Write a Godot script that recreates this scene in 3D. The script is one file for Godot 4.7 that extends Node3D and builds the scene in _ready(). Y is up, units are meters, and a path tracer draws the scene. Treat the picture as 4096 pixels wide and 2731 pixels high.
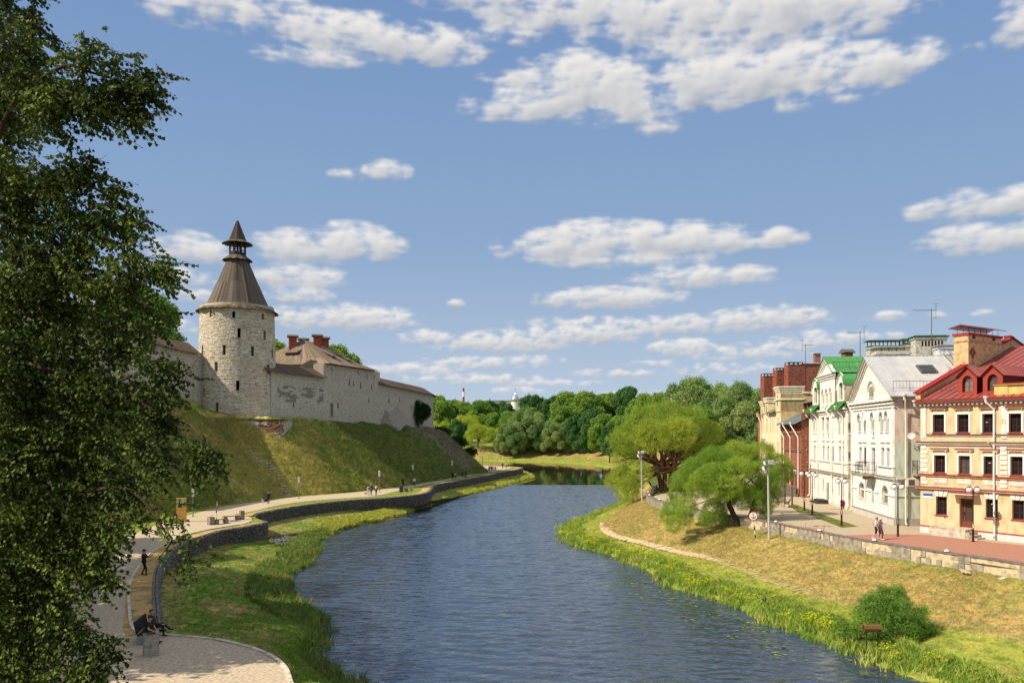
extends Node3D

# ---------------------------------------------------------------- mesh building
class MB:
	var v := PackedVector3Array()
	var n := PackedVector3Array()
	var c := PackedColorArray()
	var t := PackedVector2Array()
	var ix := PackedInt32Array()
	var col := Color.WHITE

	func tri(a: Vector3, b: Vector3, d: Vector3) -> void:
		var m := (b - a).cross(d - a).normalized()
		var k := v.size()
		v.append(a); v.append(b); v.append(d)
		for i in 3:
			n.append(m); c.append(col); t.append(Vector2.ZERO)
		ix.append(k); ix.append(k + 2); ix.append(k + 1)

	func quad(a: Vector3, b: Vector3, d: Vector3, e: Vector3) -> void:
		var m := (b - a).cross(d - a)
		if m.length_squared() < 1e-12:
			m = (d - a).cross(e - a)
		m = m.normalized()
		var k := v.size()
		v.append(a); v.append(b); v.append(d); v.append(e)
		for i in 4:
			n.append(m); c.append(col)
		t.append(Vector2(0, 0)); t.append(Vector2(1, 0)); t.append(Vector2(1, 1)); t.append(Vector2(0, 1))
		ix.append(k); ix.append(k + 2); ix.append(k + 1); ix.append(k); ix.append(k + 3); ix.append(k + 2)

	# eight corners: four below (counter-clockwise seen from above), the same four above
	func hexa(p: Array) -> void:
		quad(p[4], p[5], p[6], p[7]); quad(p[3], p[2], p[1], p[0])
		for i in 4:
			var j := (i + 1) % 4
			quad(p[i], p[j], p[j + 4], p[i + 4])

	func box(o: Vector3, s: Vector3, b := Basis()) -> void:
		var h := s * 0.5
		var p := []
		for y in [-1, 1]:
			for q in [[-1, 1], [1, 1], [1, -1], [-1, -1]]:
				p.append(o + b * Vector3(h.x * q[0], h.y * y, h.z * q[1]))
		hexa(p)

	func smooth(a: Vector3, na: Vector3) -> int:
		v.append(a); n.append(na); c.append(col); t.append(Vector2.ZERO)
		return v.size() - 1

	func tube(a: Vector3, b: Vector3, r0: float, r1: float, sides := 6, caps := true) -> void:
		var d := (b - a).normalized()
		var x := d.cross(Vector3.UP if absf(d.y) < 0.9 else Vector3.RIGHT).normalized()
		var y := d.cross(x)
		var k := v.size()
		for i in sides + 1:
			var w := TAU * i / sides
			var r := x * cos(w) + y * sin(w)
			smooth(a + r * r0, r); smooth(b + r * r1, r)
		for i in sides:
			var q := k + i * 2
			ix.append(q); ix.append(q + 1); ix.append(q + 2)
			ix.append(q + 1); ix.append(q + 3); ix.append(q + 2)
		if caps:
			for i in sides:
				var w0 := TAU * i / sides
				var w1 := TAU * (i + 1) / sides
				var p0 := x * cos(w0) + y * sin(w0)
				var p1 := x * cos(w1) + y * sin(w1)
				tri(b, b + p0 * r1, b + p1 * r1)
				if r0 > 0.002: tri(a, a + p1 * r0, a + p0 * r0)

	func path(pts: Array, r0: float, r1: float, sides := 6) -> void:
		for i in pts.size() - 1:
			var k0 := float(i) / (pts.size() - 1)
			var k1 := float(i + 1) / (pts.size() - 1)
			tube(pts[i], pts[i + 1], lerpf(r0, r1, k0), lerpf(r0, r1, k1), sides, true)

	# profile: [radius, height] pairs from below upwards
	func lathe(o: Vector3, prof: Array, sides := 16, flat := false) -> void:
		for j in prof.size() - 1:
			var r0: float = prof[j][0]
			var r1: float = prof[j + 1][0]
			var y0: float = prof[j][1]
			var y1: float = prof[j + 1][1]
			var sl := Vector2(y1 - y0, r0 - r1).normalized()
			var k := v.size()
			for i in sides + (0 if flat else 1):
				var w := TAU * i / sides
				if flat:
					var w2 := TAU * (i + 1) / sides
					var e0 := Vector3(sin(w), 0, cos(w))
					var e1 := Vector3(sin(w2), 0, cos(w2))
					quad(o + e0 * r0 + Vector3(0, y0, 0), o + e1 * r0 + Vector3(0, y0, 0), o + e1 * r1 + Vector3(0, y1, 0), o + e0 * r1 + Vector3(0, y1, 0))
				else:
					var e := Vector3(sin(w), 0, cos(w))
					var m := Vector3(e.x * sl.x, sl.y, e.z * sl.x)
					smooth(o + e * r0 + Vector3(0, y0, 0), m); smooth(o + e * r1 + Vector3(0, y1, 0), m)
			if not flat:
				for i in sides:
					var q := k + i * 2
					ix.append(q); ix.append(q + 1); ix.append(q + 2)
					ix.append(q + 1); ix.append(q + 3); ix.append(q + 2)

	func ball(o: Vector3, r: Vector3, rings := 6, sides := 10) -> void:
		var k := v.size()
		for j in rings + 1:
			var a := PI * j / rings - PI / 2
			for i in sides + 1:
				var w := TAU * i / sides
				var e := Vector3(cos(a) * sin(w), sin(a), cos(a) * cos(w))
				smooth(o + e * r, (e / r).normalized())
		for j in rings:
			for i in sides:
				var q := k + j * (sides + 1) + i
				var u := q + sides + 1
				ix.append(q); ix.append(u); ix.append(q + 1)
				ix.append(u); ix.append(u + 1); ix.append(q + 1)

	# a flat polygon (points on one plane, counter-clockwise seen from above) at its own heights
	func floor_poly(pts: Array, y: float) -> void:
		var p2 := PackedVector2Array()
		for p in pts: p2.append(Vector2(p.x, p.z))
		var tr := Geometry2D.triangulate_polygon(p2)
		if tr.is_empty():
			var q := p2.size()
			for i in q:
				for j in range(i + 2, q):
					if (j + 1) % q == i: continue
					var x = Geometry2D.segment_intersects_segment(p2[i], p2[i + 1], p2[j], p2[(j + 1) % q])
					if x != null: printerr("poly ", q, " crosses ", i, " ", j, " at ", x)
		for i in range(0, tr.size(), 3):
			var a := Vector3(p2[tr[i]].x, y, p2[tr[i]].y)
			var b := Vector3(p2[tr[i + 1]].x, y, p2[tr[i + 1]].y)
			var d := Vector3(p2[tr[i + 2]].x, y, p2[tr[i + 2]].y)
			if (b - a).cross(d - a).y < 0: tri(a, d, b)
			else: tri(a, b, d)

	# rows of points joined into a smooth sheet; cols is a row-wise list of colours
	func sheet(rows: Array, cols: Array, up := true) -> void:
		var k := v.size()
		var w: int = rows[0].size()
		for j in rows.size():
			for i in w:
				var p: Vector3 = rows[j][i]
				var dx: Vector3 = rows[j][mini(i + 1, w - 1)] - rows[j][maxi(i - 1, 0)]
				var dz: Vector3 = rows[mini(j + 1, rows.size() - 1)][i] - rows[maxi(j - 1, 0)][i]
				var m := dx.cross(dz).normalized()
				if up and m.y < 0: m = -m
				col = cols[j][i]
				smooth(p, m)
		for j in rows.size() - 1:
			for i in w - 1:
				var q := k + j * w + i
				var m2 := (v[q + 1] - v[q]).cross(v[q + w] - v[q])
				if m2.dot(n[q]) > 0:
					ix.append(q); ix.append(q + w); ix.append(q + 1); ix.append(q + 1); ix.append(q + w); ix.append(q + w + 1)
				else:
					ix.append(q); ix.append(q + 1); ix.append(q + w); ix.append(q + 1); ix.append(q + w + 1); ix.append(q + w)

	func mesh() -> ArrayMesh:
		var a := []
		a.resize(Mesh.ARRAY_MAX)
		a[Mesh.ARRAY_VERTEX] = v
		a[Mesh.ARRAY_NORMAL] = n
		a[Mesh.ARRAY_COLOR] = c
		a[Mesh.ARRAY_TEX_UV] = t
		a[Mesh.ARRAY_INDEX] = ix
		var m := ArrayMesh.new()
		m.add_surface_from_arrays(Mesh.PRIMITIVE_TRIANGLES, a)
		return m

# a facade: an upright plane with its own left-to-right axis, seen from outside
class Facade:
	var o: Vector3
	var d: Vector3
	var nn: Vector3
	func _init(a: Vector3, dir: Vector3) -> void:
		o = a; d = dir.normalized(); nn = d.cross(Vector3.UP)
	func at(u: float, y: float, out := 0.0) -> Vector3:
		return Vector3(o.x + d.x * u + nn.x * out, y, o.z + d.z * u + nn.z * out)
	func basis() -> Basis:
		return Basis(d, Vector3.UP, nn)
	# a block on the facade: centre u, bottom y, width, height, from depth a to depth b
	func block(m: MB, u: float, y: float, w: float, h: float, a: float, b: float) -> void:
		m.box(at(u, y + h / 2, (a + b) / 2), Vector3(w, h, b - a), basis())

var rng := RandomNumberGenerator.new()
var noise := FastNoiseLite.new()
var fine := FastNoiseLite.new()
var M := {}
var taken := {}

func rgb(r: float, g: float, b: float) -> Color:
	return Color(r / 255.0, g / 255.0, b / 255.0).srgb_to_linear()

func vary(k: Color, a: float) -> Color:
	var f := 1.0 + rng.randf_range(-a, a)
	return Color(k.r * f * rng.randf_range(0.97, 1.03), k.g * f, k.b * f * rng.randf_range(0.95, 1.05))

func numbered(called: String) -> String:
	var k: int = taken.get(called, 0)
	taken[called] = k + 1
	return called if k == 0 else "%s_%03d" % [called, k]

func tag(o: Node, label: String, category: String, group := "", kind := "") -> Node:
	if label: o.set_meta("label", label)
	if category: o.set_meta("category", category)
	if group: o.set_meta("group", group)
	if kind: o.set_meta("kind", kind)
	return o

func thing(called: String, label: String, category: String, at := Vector3.ZERO, turn := 0.0, group := "") -> Node3D:
	var o := Node3D.new()
	o.name = numbered(called)
	add_child(o)
	o.position = at
	o.rotation.y = turn
	tag(o, label, category, group)
	return o

func copy(src: Node3D, called: String, label: String, at: Vector3, turn := 0.0, size := 1.0) -> Node3D:
	var o: Node3D = src.duplicate()
	o.name = numbered(called)
	add_child(o)
	o.position = at
	o.rotation = Vector3(0, turn, 0)
	o.scale = Vector3.ONE * size
	o.set_meta("label", label)
	return o

func part(called: String, m, material: Material, parent: Node, kind := "") -> MeshInstance3D:
	var o := MeshInstance3D.new()
	o.name = called
	o.mesh = m.mesh() if m is MB else m
	o.material_override = material
	parent.add_child(o, true)
	if kind: o.set_meta("kind", kind)
	return o

func single(called: String, m, material: Material, label: String, category: String, group := "", kind := "") -> MeshInstance3D:
	var o := part(numbered(called), m, material, self)
	tag(o, label, category, group, kind)
	return o

func ground_piece(called: String, m, material: Material) -> MeshInstance3D:
	var o := part(numbered(called), m, material, self)
	o.set_meta("kind", "structure")
	return o

func scatter(called: String, mesh: Mesh, material: Material, places: Array, tints: Array, parent: Node) -> MultiMeshInstance3D:
	var mm := MultiMesh.new()
	mm.transform_format = MultiMesh.TRANSFORM_3D
	mm.use_colors = true
	mm.mesh = mesh
	mm.instance_count = places.size()
	for i in places.size():
		mm.set_instance_transform(i, places[i])
		mm.set_instance_color(i, tints[i])
	var o := MultiMeshInstance3D.new()
	o.name = called
	o.multimesh = mm
	o.material_override = material
	parent.add_child(o, true)
	o.set_meta("kind", "stuff")
	return o

# ---------------------------------------------------------------- materials
func noise_map(seed_: int, freq: float, size: int, octaves := 4, type := FastNoiseLite.TYPE_SIMPLEX_SMOOTH, ramp = null) -> NoiseTexture2D:
	var f := FastNoiseLite.new()
	f.seed = seed_
	f.noise_type = type
	f.frequency = freq
	f.fractal_octaves = octaves
	var t := NoiseTexture2D.new()
	t.width = size
	t.height = size
	t.seamless = true
	t.noise = f
	if ramp: t.color_ramp = ramp
	return t

func ramp(stops: Array) -> Gradient:
	var g := Gradient.new()
	var off := PackedFloat32Array()
	var cs := PackedColorArray()
	for s in stops:
		off.append(s[0]); cs.append(s[1])
	g.offsets = off
	g.colors = cs
	return g

func mat(rough: float, tex: Texture2D = null, scale := Vector3.ONE, bump: Texture2D = null, depth := 1.0) -> StandardMaterial3D:
	var m := StandardMaterial3D.new()
	m.vertex_color_use_as_albedo = true
	m.roughness = rough
	m.metallic_specular = 0.35
	m.cull_mode = BaseMaterial3D.CULL_DISABLED
	if tex or bump:
		m.uv1_triplanar = true
		m.uv1_world_triplanar = true
		m.uv1_scale = scale
	if tex: m.albedo_texture = tex
	if bump:
		m.heightmap_enabled = true
		m.heightmap_texture = bump
		m.heightmap_scale = depth
	return m

func g3(a: float) -> Color:
	return Color(a, a, a)

func make_materials() -> void:
	var mottled := noise_map(11, 0.008, 512, 5, FastNoiseLite.TYPE_SIMPLEX_SMOOTH, ramp([[0.2, Color(0.86, 0.845, 0.82)], [0.45, Color(0.965, 0.96, 0.95)], [0.75, g3(1.0)]]))
	var rough_n := noise_map(12, 0.04, 512, 4)
	var worn := noise_map(13, 0.012, 512, 6, FastNoiseLite.TYPE_SIMPLEX_SMOOTH, ramp([[0.25, Color(0.74, 0.72, 0.69)], [0.45, g3(0.92)], [0.75, g3(1.0)]]))
	M.paint = mat(0.6)
	M.stucco = mat(0.9, mottled, Vector3(0.42, 0.13, 0.42), rough_n, 0.08)
	M.worn = mat(0.92, worn, Vector3.ONE * 0.3, rough_n, 0.3)
	M.stone = mat(0.95, worn, Vector3.ONE * 0.45, rough_n, 3.0)
	M.metal_roof = mat(0.42, noise_map(14, 0.01, 256, 4, FastNoiseLite.TYPE_SIMPLEX_SMOOTH, ramp([[0.25, g3(0.93)], [0.7, g3(1.0)]])), Vector3(0.3, 0.3, 0.3))
	M.metal_roof.metallic_specular = 0.5
	M.wood = mat(0.9, worn, Vector3(2.5, 0.35, 2.5), rough_n, 1.0)
	M.iron = mat(0.5)
	M.skin = mat(0.7)
	M.grass = mat(0.95, noise_map(21, 0.006, 1024, 7, FastNoiseLite.TYPE_SIMPLEX_SMOOTH, ramp([[0.2, Color(0.66, 0.72, 0.66)], [0.42, Color(0.86, 0.88, 0.84)], [0.6, Color(1.0, 0.97, 0.92)], [0.85, Color(1.0, 0.93, 0.86)]])), Vector3.ONE * 0.11, noise_map(22, 0.05, 1024, 5), 9.0)
	M.gravel = mat(0.95, noise_map(23, 0.03, 1024, 6, FastNoiseLite.TYPE_SIMPLEX_SMOOTH, ramp([[0.2, g3(0.8)], [0.5, g3(0.94)], [0.85, g3(1.0)]])), Vector3.ONE * 0.15, null, 1.0)
	M.paving = mat(0.9, noise_map(24, 0.06, 512, 3, FastNoiseLite.TYPE_CELLULAR, ramp([[0.05, g3(0.7)], [0.4, g3(0.9)], [0.9, g3(1.0)]])), Vector3.ONE * 0.25, rough_n, 0.8)
	M.leaf = mat(0.62)
	M.leaf.metallic_specular = 0.22
	M.leaf.backlight_enabled = true
	M.leaf.backlight = g3(0.65)
	M.grassblade = mat(0.6)
	M.grassblade.backlight_enabled = true
	M.grassblade.backlight = g3(0.6)
	M.bark = mat(0.95, worn, Vector3(3, 0.6, 3), rough_n, 2.0)
	M.glass = mat(0.06)
	M.glass.metallic_specular = 0.55
	M.globe = mat(0.25)
	M.silver = mat(0.32)
	M.silver.metallic = 0.85
	M.water = mat(0.06, null, Vector3(0.05, 0.05, 0.09), noise_map(31, 0.03, 1024, 3), 1.2)
	M.water.metallic_specular = 0.58
	M.calm = mat(0.03, null, Vector3(0.022, 0.022, 0.034), M.water.heightmap_texture, 0.2)

func _ready() -> void:
	rng.seed = 4711
	noise.seed = 5
	noise.frequency = 1.0
	noise.fractal_octaves = 4
	fine.seed = 9
	fine.frequency = 1.0
	fine.fractal_octaves = 2
	# the camera stands level on the bridge; its lens is shifted upwards
	var cam := Camera3D.new()
	cam.name = "camera"
	add_child(cam)
	cam.position = Vector3(0, 12, 0)
	cam.set_frustum(0.2 * 341.0 / 796.7, Vector2(0, 0.1 * 92.2 / 796.7), 0.1, 6000.0)
	cam.current = true
	var env := Environment.new()
	env.background_mode = Environment.BG_SKY
	env.sky = Sky.new()
	env.sky.sky_material = make_sky()
	env.tonemap_mode = Environment.TONE_MAPPER_LINEAR
	env.tonemap_exposure = 1.2
	env.sdfgi_enabled = true
	env.ssao_enabled = true
	env.ssil_enabled = true
	var we := WorldEnvironment.new()
	we.name = "surroundings"
	we.environment = env
	add_child(we)
	var sun := DirectionalLight3D.new()
	sun.name = "sun"
	sun.light_energy = 1.6
	sun.light_color = Color(1.0, 0.95, 0.86)
	sun.light_angular_distance = 0.5
	sun.shadow_enabled = true
	add_child(sun)
	var to_sun := Vector3(-0.94 * 0.735, 0.678, 0.34 * 0.735).normalized()
	sun.look_at_from_position(to_sun * 100.0, Vector3.ZERO, Vector3.UP)
	make_materials()
	make_ground()
	make_fortress()
	make_buildings()
	make_trees()
	make_plants()
	make_street()
	make_people()

# ---------------------------------------------------------------- sky: air and clouds, computed
func air(el: float) -> Vector3:
	# linear colour of the clear sky at an elevation in degrees
	var k := clampf(el / 90.0, 0.0, 1.0)
	var low := Vector3(0.47, 0.55, 0.635)
	var mid := Vector3(0.225, 0.335, 0.51)
	var high := Vector3(0.14, 0.24, 0.445)
	var top := Vector3(0.07, 0.16, 0.36)
	if el < 13.0: return low.lerp(mid, pow(clampf(el / 13.0, 0, 1), 0.8))
	if el < 30.0: return mid.lerp(high, (el - 13.0) / 17.0)
	return high.lerp(top, pow((el - 30.0) / 60.0, 0.8))

# splats one cloud into the maps of density and of height within the cloud
func splat(dm: PackedFloat32Array, hm: PackedFloat32Array, wm: PackedFloat32Array, w: int, h: int, a0: float, e0: float, step: float, b: Array) -> void:
	var hw: float = b[2] * 1.35
	var hh: float = b[3] * 1.4
	var thick: float = b[4]
	var ix0 := maxi(0, int((b[0] - hw - a0) / step))
	var ix1 := mini(w - 1, int((b[0] + hw - a0) / step))
	var iy0 := maxi(0, int((e0 - b[1] - hh) / step))
	var iy1 := mini(h - 1, int((e0 - b[1] + hh) / step))
	for iy in range(iy0, iy1 + 1):
		var dy: float = (e0 - iy * step - b[1]) / hh
		var sy := dy * (1.0 if dy > 0 else 1.5)
		for i in range(ix0, ix1 + 1):
			var dx: float = (a0 + i * step - b[0]) / hw
			var d := (1.0 - dx * dx - sy * sy) * thick
			var k := iy * w + i
			if d > 0.0:
				dm[k] = maxf(dm[k], d) + 0.12 * minf(dm[k], d)
				hm[k] += dy * d * d
				wm[k] += d * d

func cloud_layer(w: int, h: int, a0: float, e0: float, step: float, blobs: Array, puff: FastNoiseLite, wisp: FastNoiseLite) -> Image:
	var dm := PackedFloat32Array()
	var hm := PackedFloat32Array()
	dm.resize(w * h)
	hm.resize(w * h)
	var wm := PackedFloat32Array()
	wm.resize(w * h)
	for b in blobs: splat(dm, hm, wm, w, h, a0, e0, step, b)
	var im := Image.create_empty(w, h, false, Image.FORMAT_RGBF)
	for iy in h:
		var el := e0 - iy * step
		var sky := air(el)
		var near_k := smoothstep(5.0, 15.0, el)
		for i in w:
			var k := iy * w + i
			var c := sky
			if dm[k] > 0.001:
				var az := a0 + i * step
				# far clouds show the same billows smaller
				var x := az * 0.62
				var y := el * 0.95
				var f := puff.get_noise_2d(x, y)
				var f2 := puff.get_noise_2d(x - 0.2, y + 0.28)
				if near_k < 0.999:
					f = lerpf(puff.get_noise_2d(x * 2.3 + 40.0, y * 2.6), f, near_k)
					f2 = lerpf(puff.get_noise_2d(x * 2.3 + 39.8, y * 2.6 + 0.28), f2, near_k)
				var g := wisp.get_noise_2d(x * 0.3, y * 0.9)
				var d := dm[k] * 1.0 + f * 0.85 + g * 0.38 - 0.1
				var cover := smoothstep(-0.08, 0.9, d) * smoothstep(0.0, 0.3, dm[k])
				if cover > 0.001:
					# lit from the upper left: billows facing the sun are white, undersides grey
					var lit := clampf(0.66 + (f - f2) * 0.42 + g * 0.1 + hm[k] / maxf(wm[k], 0.0001) * 0.85 - maxf(d - 0.6, 0.0) * 0.3, 0.0, 1.0)
					var far := clampf(1.0 - el / 9.0, 0.0, 1.0) * 0.45
					var white := Vector3(0.72, 0.70, 0.675).lerp(Vector3(0.62, 0.66, 0.70), far)
					var grey := Vector3(0.285, 0.32, 0.385).lerp(Vector3(0.42, 0.50, 0.58), far)
					c = sky.lerp(grey.lerp(white, lit), cover * 0.97)
			im.set_pixel(i, iy, Color(c.x, c.y, c.z))
	return im

func make_sky() -> PanoramaSkyMaterial:
	var puff := FastNoiseLite.new()
	puff.seed = 3
	puff.frequency = 0.5
	puff.fractal_octaves = 6
	puff.fractal_gain = 0.5
	var wisp := FastNoiseLite.new()
	wisp.seed = 8
	wisp.frequency = 2.6
	wisp.fractal_octaves = 5
	# the clouds in view: azimuth, elevation, half width, half height (degrees), thickness
	var seen := [
		[-19.72, 26.75, 5.83, 1.41, 0.7], [-22.98, 25.9, 2.92, 0.92, 0.4], [-18.6, 25.6, 1.69, 0.74, 0.5], [-12.66, 27.23, 0.75, 0.31, 0.5],
		[-11.61, 25.97, 6.01, 1.29, 1.0], [-6.73, 25.65, 4.63, 1.31, 0.95], [-14.58, 24.58, 3.52, 0.76, 0.6],
		[-1.75, 28.76, 5, 1.41, 0.7], [4.81, 27.84, 7.15, 1.5, 0.9], [11.85, 26.81, 7.2, 1.84, 1.0], [18.83, 26.52, 6.45, 1.96, 1.05], [24.76, 25.59, 3.36, 1.42, 0.75], [15.98, 25.3, 4.92, 1.14, 0.85], [0.44, 26.56, 2.82, 0.94, 0.4],
		[3.88, 24.99, 2.8, 0.78, 0.55], [-0.5, 23.87, 1.88, 0.56, 0.5], [1.06, 22.15, 4.07, 1.19, 0.9], [5.43, 23.26, 4.65, 1.87, 1.1], [8.52, 21.8, 3.98, 1.3, 0.8], [13.64, 23.02, 3.84, 2.01, 1.05], [18.83, 22.98, 4.77, 1.72, 1.0], [23.98, 22.51, 4.18, 1.37, 0.95], [21.04, 21.44, 3.27, 0.82, 0.6], [11.85, 25.08, 3.6, 0.92, 0.6], [10.34, 20.76, 1.51, 0.77, 0.4],
		[32.24, 23.37, 1.12, 1.46, 0.8], [30.06, 22.71, 0.7, 0.33, 0.35],
		[-8.88, 17.95, 1.59, 0.68, 1.0], [-11.61, 17.58, 1.35, 0.43, 0.45],
		[-22.45, 12.11, 2.14, 1.04, 0.95], [-20.27, 11.73, 1.93, 0.88, 0.7], [-14.87, 12.51, 3.22, 1.21, 0.95], [-11.31, 13.06, 3.31, 1.29, 1.0], [-14.87, 10.62, 2.92, 0.91, 0.9], [-14.87, 9.45, 2.34, 0.73, 0.8], [-21.91, 10.2, 2.16, 0.7, 0.6], [-21.64, 9.09, 1.62, 0.58, 0.6], [-14.58, 7.83, 2.93, 0.85, 0.8], [-10.71, 7.95, 3.63, 0.98, 0.95], [-22.98, 7.03, 1.59, 0.63, 0.6],
		[3.56, 12.9, 4.37, 1.06, 0.85], [6.05, 13.45, 4.33, 1.37, 1.0], [11.25, 13.27, 4.22, 1.23, 0.95], [14.23, 12.98, 3.24, 1.09, 0.9], [8.52, 12.05, 5.82, 0.62, 0.7], [18.55, 12.98, 1.63, 0.71, 1.0],
		[13.04, 10.7, 4.46, 0.85, 0.85], [15.98, 10.68, 2.6, 0.66, 0.9], [6.98, 9.45, 4.78, 0.81, 1.0],
		[-6.11, 6.79, 1.86, 0.56, 0.9], [-0.81, 6.39, 4.7, 0.88, 0.85], [4.81, 6.98, 4.97, 0.87, 0.9], [11.85, 7.46, 4.8, 0.74, 0.85], [17.7, 7.71, 3.69, 0.89, 0.95], [6.98, 7.87, 6.17, 0.44, 0.6],
		[12.15, 5.95, 2.09, 0.67, 1.0], [16.56, 5.48, 3.45, 0.66, 0.7], [21.04, 6.11, 3, 0.7, 0.75], [23.98, 6.27, 2.35, 0.4, 0.6],
		[29.7, 13.79, 3.07, 0.98, 0.95], [32.46, 13.73, 1.78, 0.9, 0.9], [30.17, 11.74, 3.04, 0.97, 0.9], [32.46, 11.72, 1.78, 0.9, 0.85],
		[-4, 9.23, 0.62, 0.28, 0.9], [25.15, 7.55, 1.13, 0.37, 0.85], [28.15, 7.49, 0.54, 0.25, 0.7], [30.59, 7.42, 0.6, 0.22, 0.7],
		[-7.04, 4.5, 3.39, 0.5, 0.7], [-2.38, 4.99, 4.06, 0.5, 0.75], [1.69, 5.21, 1.88, 0.38, 0.8], [-3, 3.84, 5.31, 0.44, 0.7], [2.32, 3.59, 3.75, 0.31, 0.6], [7.59, 4.27, 3.38, 0.34, 0.7], [14.52, 4.39, 4.4, 0.48, 0.5], [10.04, 4.92, 1.82, 0.25, 0.5], [0.44, 3.07, 2.19, 0.28, 0.7], [7.59, 2.79, 3.69, 0.25, 0.5], [-7.66, 2.79, 2.46, 0.28, 0.5],
	]
	# the rest of the sky carries clouds of the same kind
	var r := RandomNumberGenerator.new()
	r.seed = 77
	var rest := []
	for i in 620:
		var el := 3.0 + 80.0 * pow(r.randf(), 1.7)
		var az := r.randf_range(-180, 180)
		var big := r.randf_range(0.4, 1.0) * (2.0 + 0.26 * el)
		if absf(az) - big * 1.4 / cos(deg_to_rad(minf(el, 80))) < 36.0 and el - big * 0.5 < 31.0: continue
		rest.append([az, el, big / cos(deg_to_rad(minf(el, 75))), big * 0.34, r.randf_range(0.6, 1.1)])
	var w := 1024
	var coarse := cloud_layer(w, 256, -180.0, 90.0 - 0.17578, 360.0 / w, rest, puff, wisp)
	var whole := Image.create_empty(w, 512, false, Image.FORMAT_RGBF)
	var low := air(0.0) * 0.55
	whole.fill(Color(low.x, low.y, low.z))
	whole.blit_rect(coarse, Rect2i(0, 0, w, 256), Vector2i.ZERO)
	whole.resize(4096, 2048, Image.INTERPOLATE_CUBIC)
	var step := 360.0 / 4096
	var nx := 820
	var near := cloud_layer(nx, 400, -step * (nx / 2 - 0.5), step * 399.5, step, seen, puff, wisp)
	# the picture starts at the middle of the view, so that the two halves go to its two edges
	var pano := Image.create_empty(4096, 2048, false, Image.FORMAT_RGBF)
	whole.blit_rect(near, Rect2i(0, 0, nx, 400), Vector2i(2048 - nx / 2, 1024 - 400))
	pano.blit_rect(whole, Rect2i(2048, 0, 2048, 2048), Vector2i(0, 0))
	pano.blit_rect(whole, Rect2i(0, 0, 2048, 2048), Vector2i(2048, 0))
	var m := PanoramaSkyMaterial.new()
	m.panorama = ImageTexture.create_from_image(pano)
	return m

# ---------------------------------------------------------------- the ground: river, banks, hill, paths
var left_water := []
var left_wall := []
var right_water := []
var right_shelf := []
var right_wall := []
var right_mb: MB
var left_mb: MB
var hill_mb: MB

# a smooth curve through points, with n points in all
func curve(pts: Array, n: int) -> Array:
	var out := []
	var k := pts.size() - 1
	for i in n:
		var f := float(i) / (n - 1) * k
		var a := mini(int(f), k - 1)
		var p: Vector3 = pts[a].cubic_interpolate(pts[a + 1], pts[maxi(a - 1, 0)], pts[mini(a + 2, k)], f - a)
		out.append(p)
	return out

# a bank: matched contours joined by rows; rough is the height of its unevenness, tint gives the colour
func bank(contours: Array, per: Array, n: int, rough: float, tint: Callable) -> MB:
	var lines := []
	for c in contours: lines.append(curve(c, n))
	var rows := []
	var cols := []
	for j in lines.size() - 1:
		var last := j == lines.size() - 2
		for s in per[j] + (1 if last else 0):
			var f: float = float(s) / per[j]
			var row := []
			var crow := []
			for i in n:
				var p: Vector3 = lines[j][i].lerp(lines[j + 1][i], f)
				var edge := 0.0 if (last and s == per[j]) or (j == 0 and s == 0) else 1.0
				p.y += edge * rough * (noise.get_noise_2d(p.x * 0.16, p.z * 0.16) + 0.45 * noise.get_noise_2d(p.x * 0.7 + 50, p.z * 0.7))
				row.append(p)
				crow.append(tint.call(p, j + f))
			rows.append(row)
			cols.append(crow)
	var m := MB.new()
	m.sheet(rows, cols)
	return m

func blotch(p: Vector3, f: float, seed_: float) -> float:
	return clampf(0.5 + 0.9 * noise.get_noise_2d(p.x * f + seed_, p.z * f - seed_), 0.0, 1.0)

var GREEN := rgb(132, 152, 60)
var LUSH := rgb(100, 144, 42)
var OLIVE := rgb(156, 152, 80)
var DRY := rgb(186, 166, 106)
var TAN := rgb(190, 164, 116)
var DIRT := rgb(142, 116, 90)

func right_tint(p: Vector3, j: float) -> Color:
	var a := blotch(p, 0.12, 3.0)
	var b := blotch(p, 0.5, 9.0)
	if j < 1.0: return rgb(96, 88, 62).lerp(GREEN, j)
	if j < 2.0:
		var k := GREEN.lerp(rgb(176, 178, 84), clampf(a * 0.7 + b * 0.5, 0, 1))
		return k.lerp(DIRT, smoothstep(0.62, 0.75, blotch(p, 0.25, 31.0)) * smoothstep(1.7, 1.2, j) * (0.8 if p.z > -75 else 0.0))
	if absf(j - 2.0) < 0.1 and p.z > -68 and p.z < -42: return rgb(190, 168, 120).lerp(OLIVE, b * 0.7)
	var slope := OLIVE.lerp(DRY, clampf(a * 0.9 + b * 0.6 - 0.05, 0, 1))
	slope = slope.lerp(rgb(190, 160, 104), smoothstep(0.66, 0.9, blotch(p, 0.3, 77.0)) * 0.6)
	return slope.lerp(GREEN, smoothstep(2.8, 3.0, j) * 0.55 * (0.4 + b))

func left_tint(p: Vector3, j: float) -> Color:
	var a := blotch(p, 0.13, 13.0)
	var b := blotch(p, 0.6, 19.0)
	if j < 1.0: return rgb(70, 66, 46).lerp(GREEN, j)
	var k := LUSH.lerp(GREEN, b)
	var dry := 0.8 * smoothstep(0.5, 0.82, a * 0.7 + b * 0.4)
	dry = maxf(dry, smoothstep(1.75, 1.98, j) * 0.85)
	if p.z < -64: dry = dry * 0.8 + 0.15
	return k.lerp(TAN if b > 0.4 else DRY, clampf(dry * 0.9, 0, 1))

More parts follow.
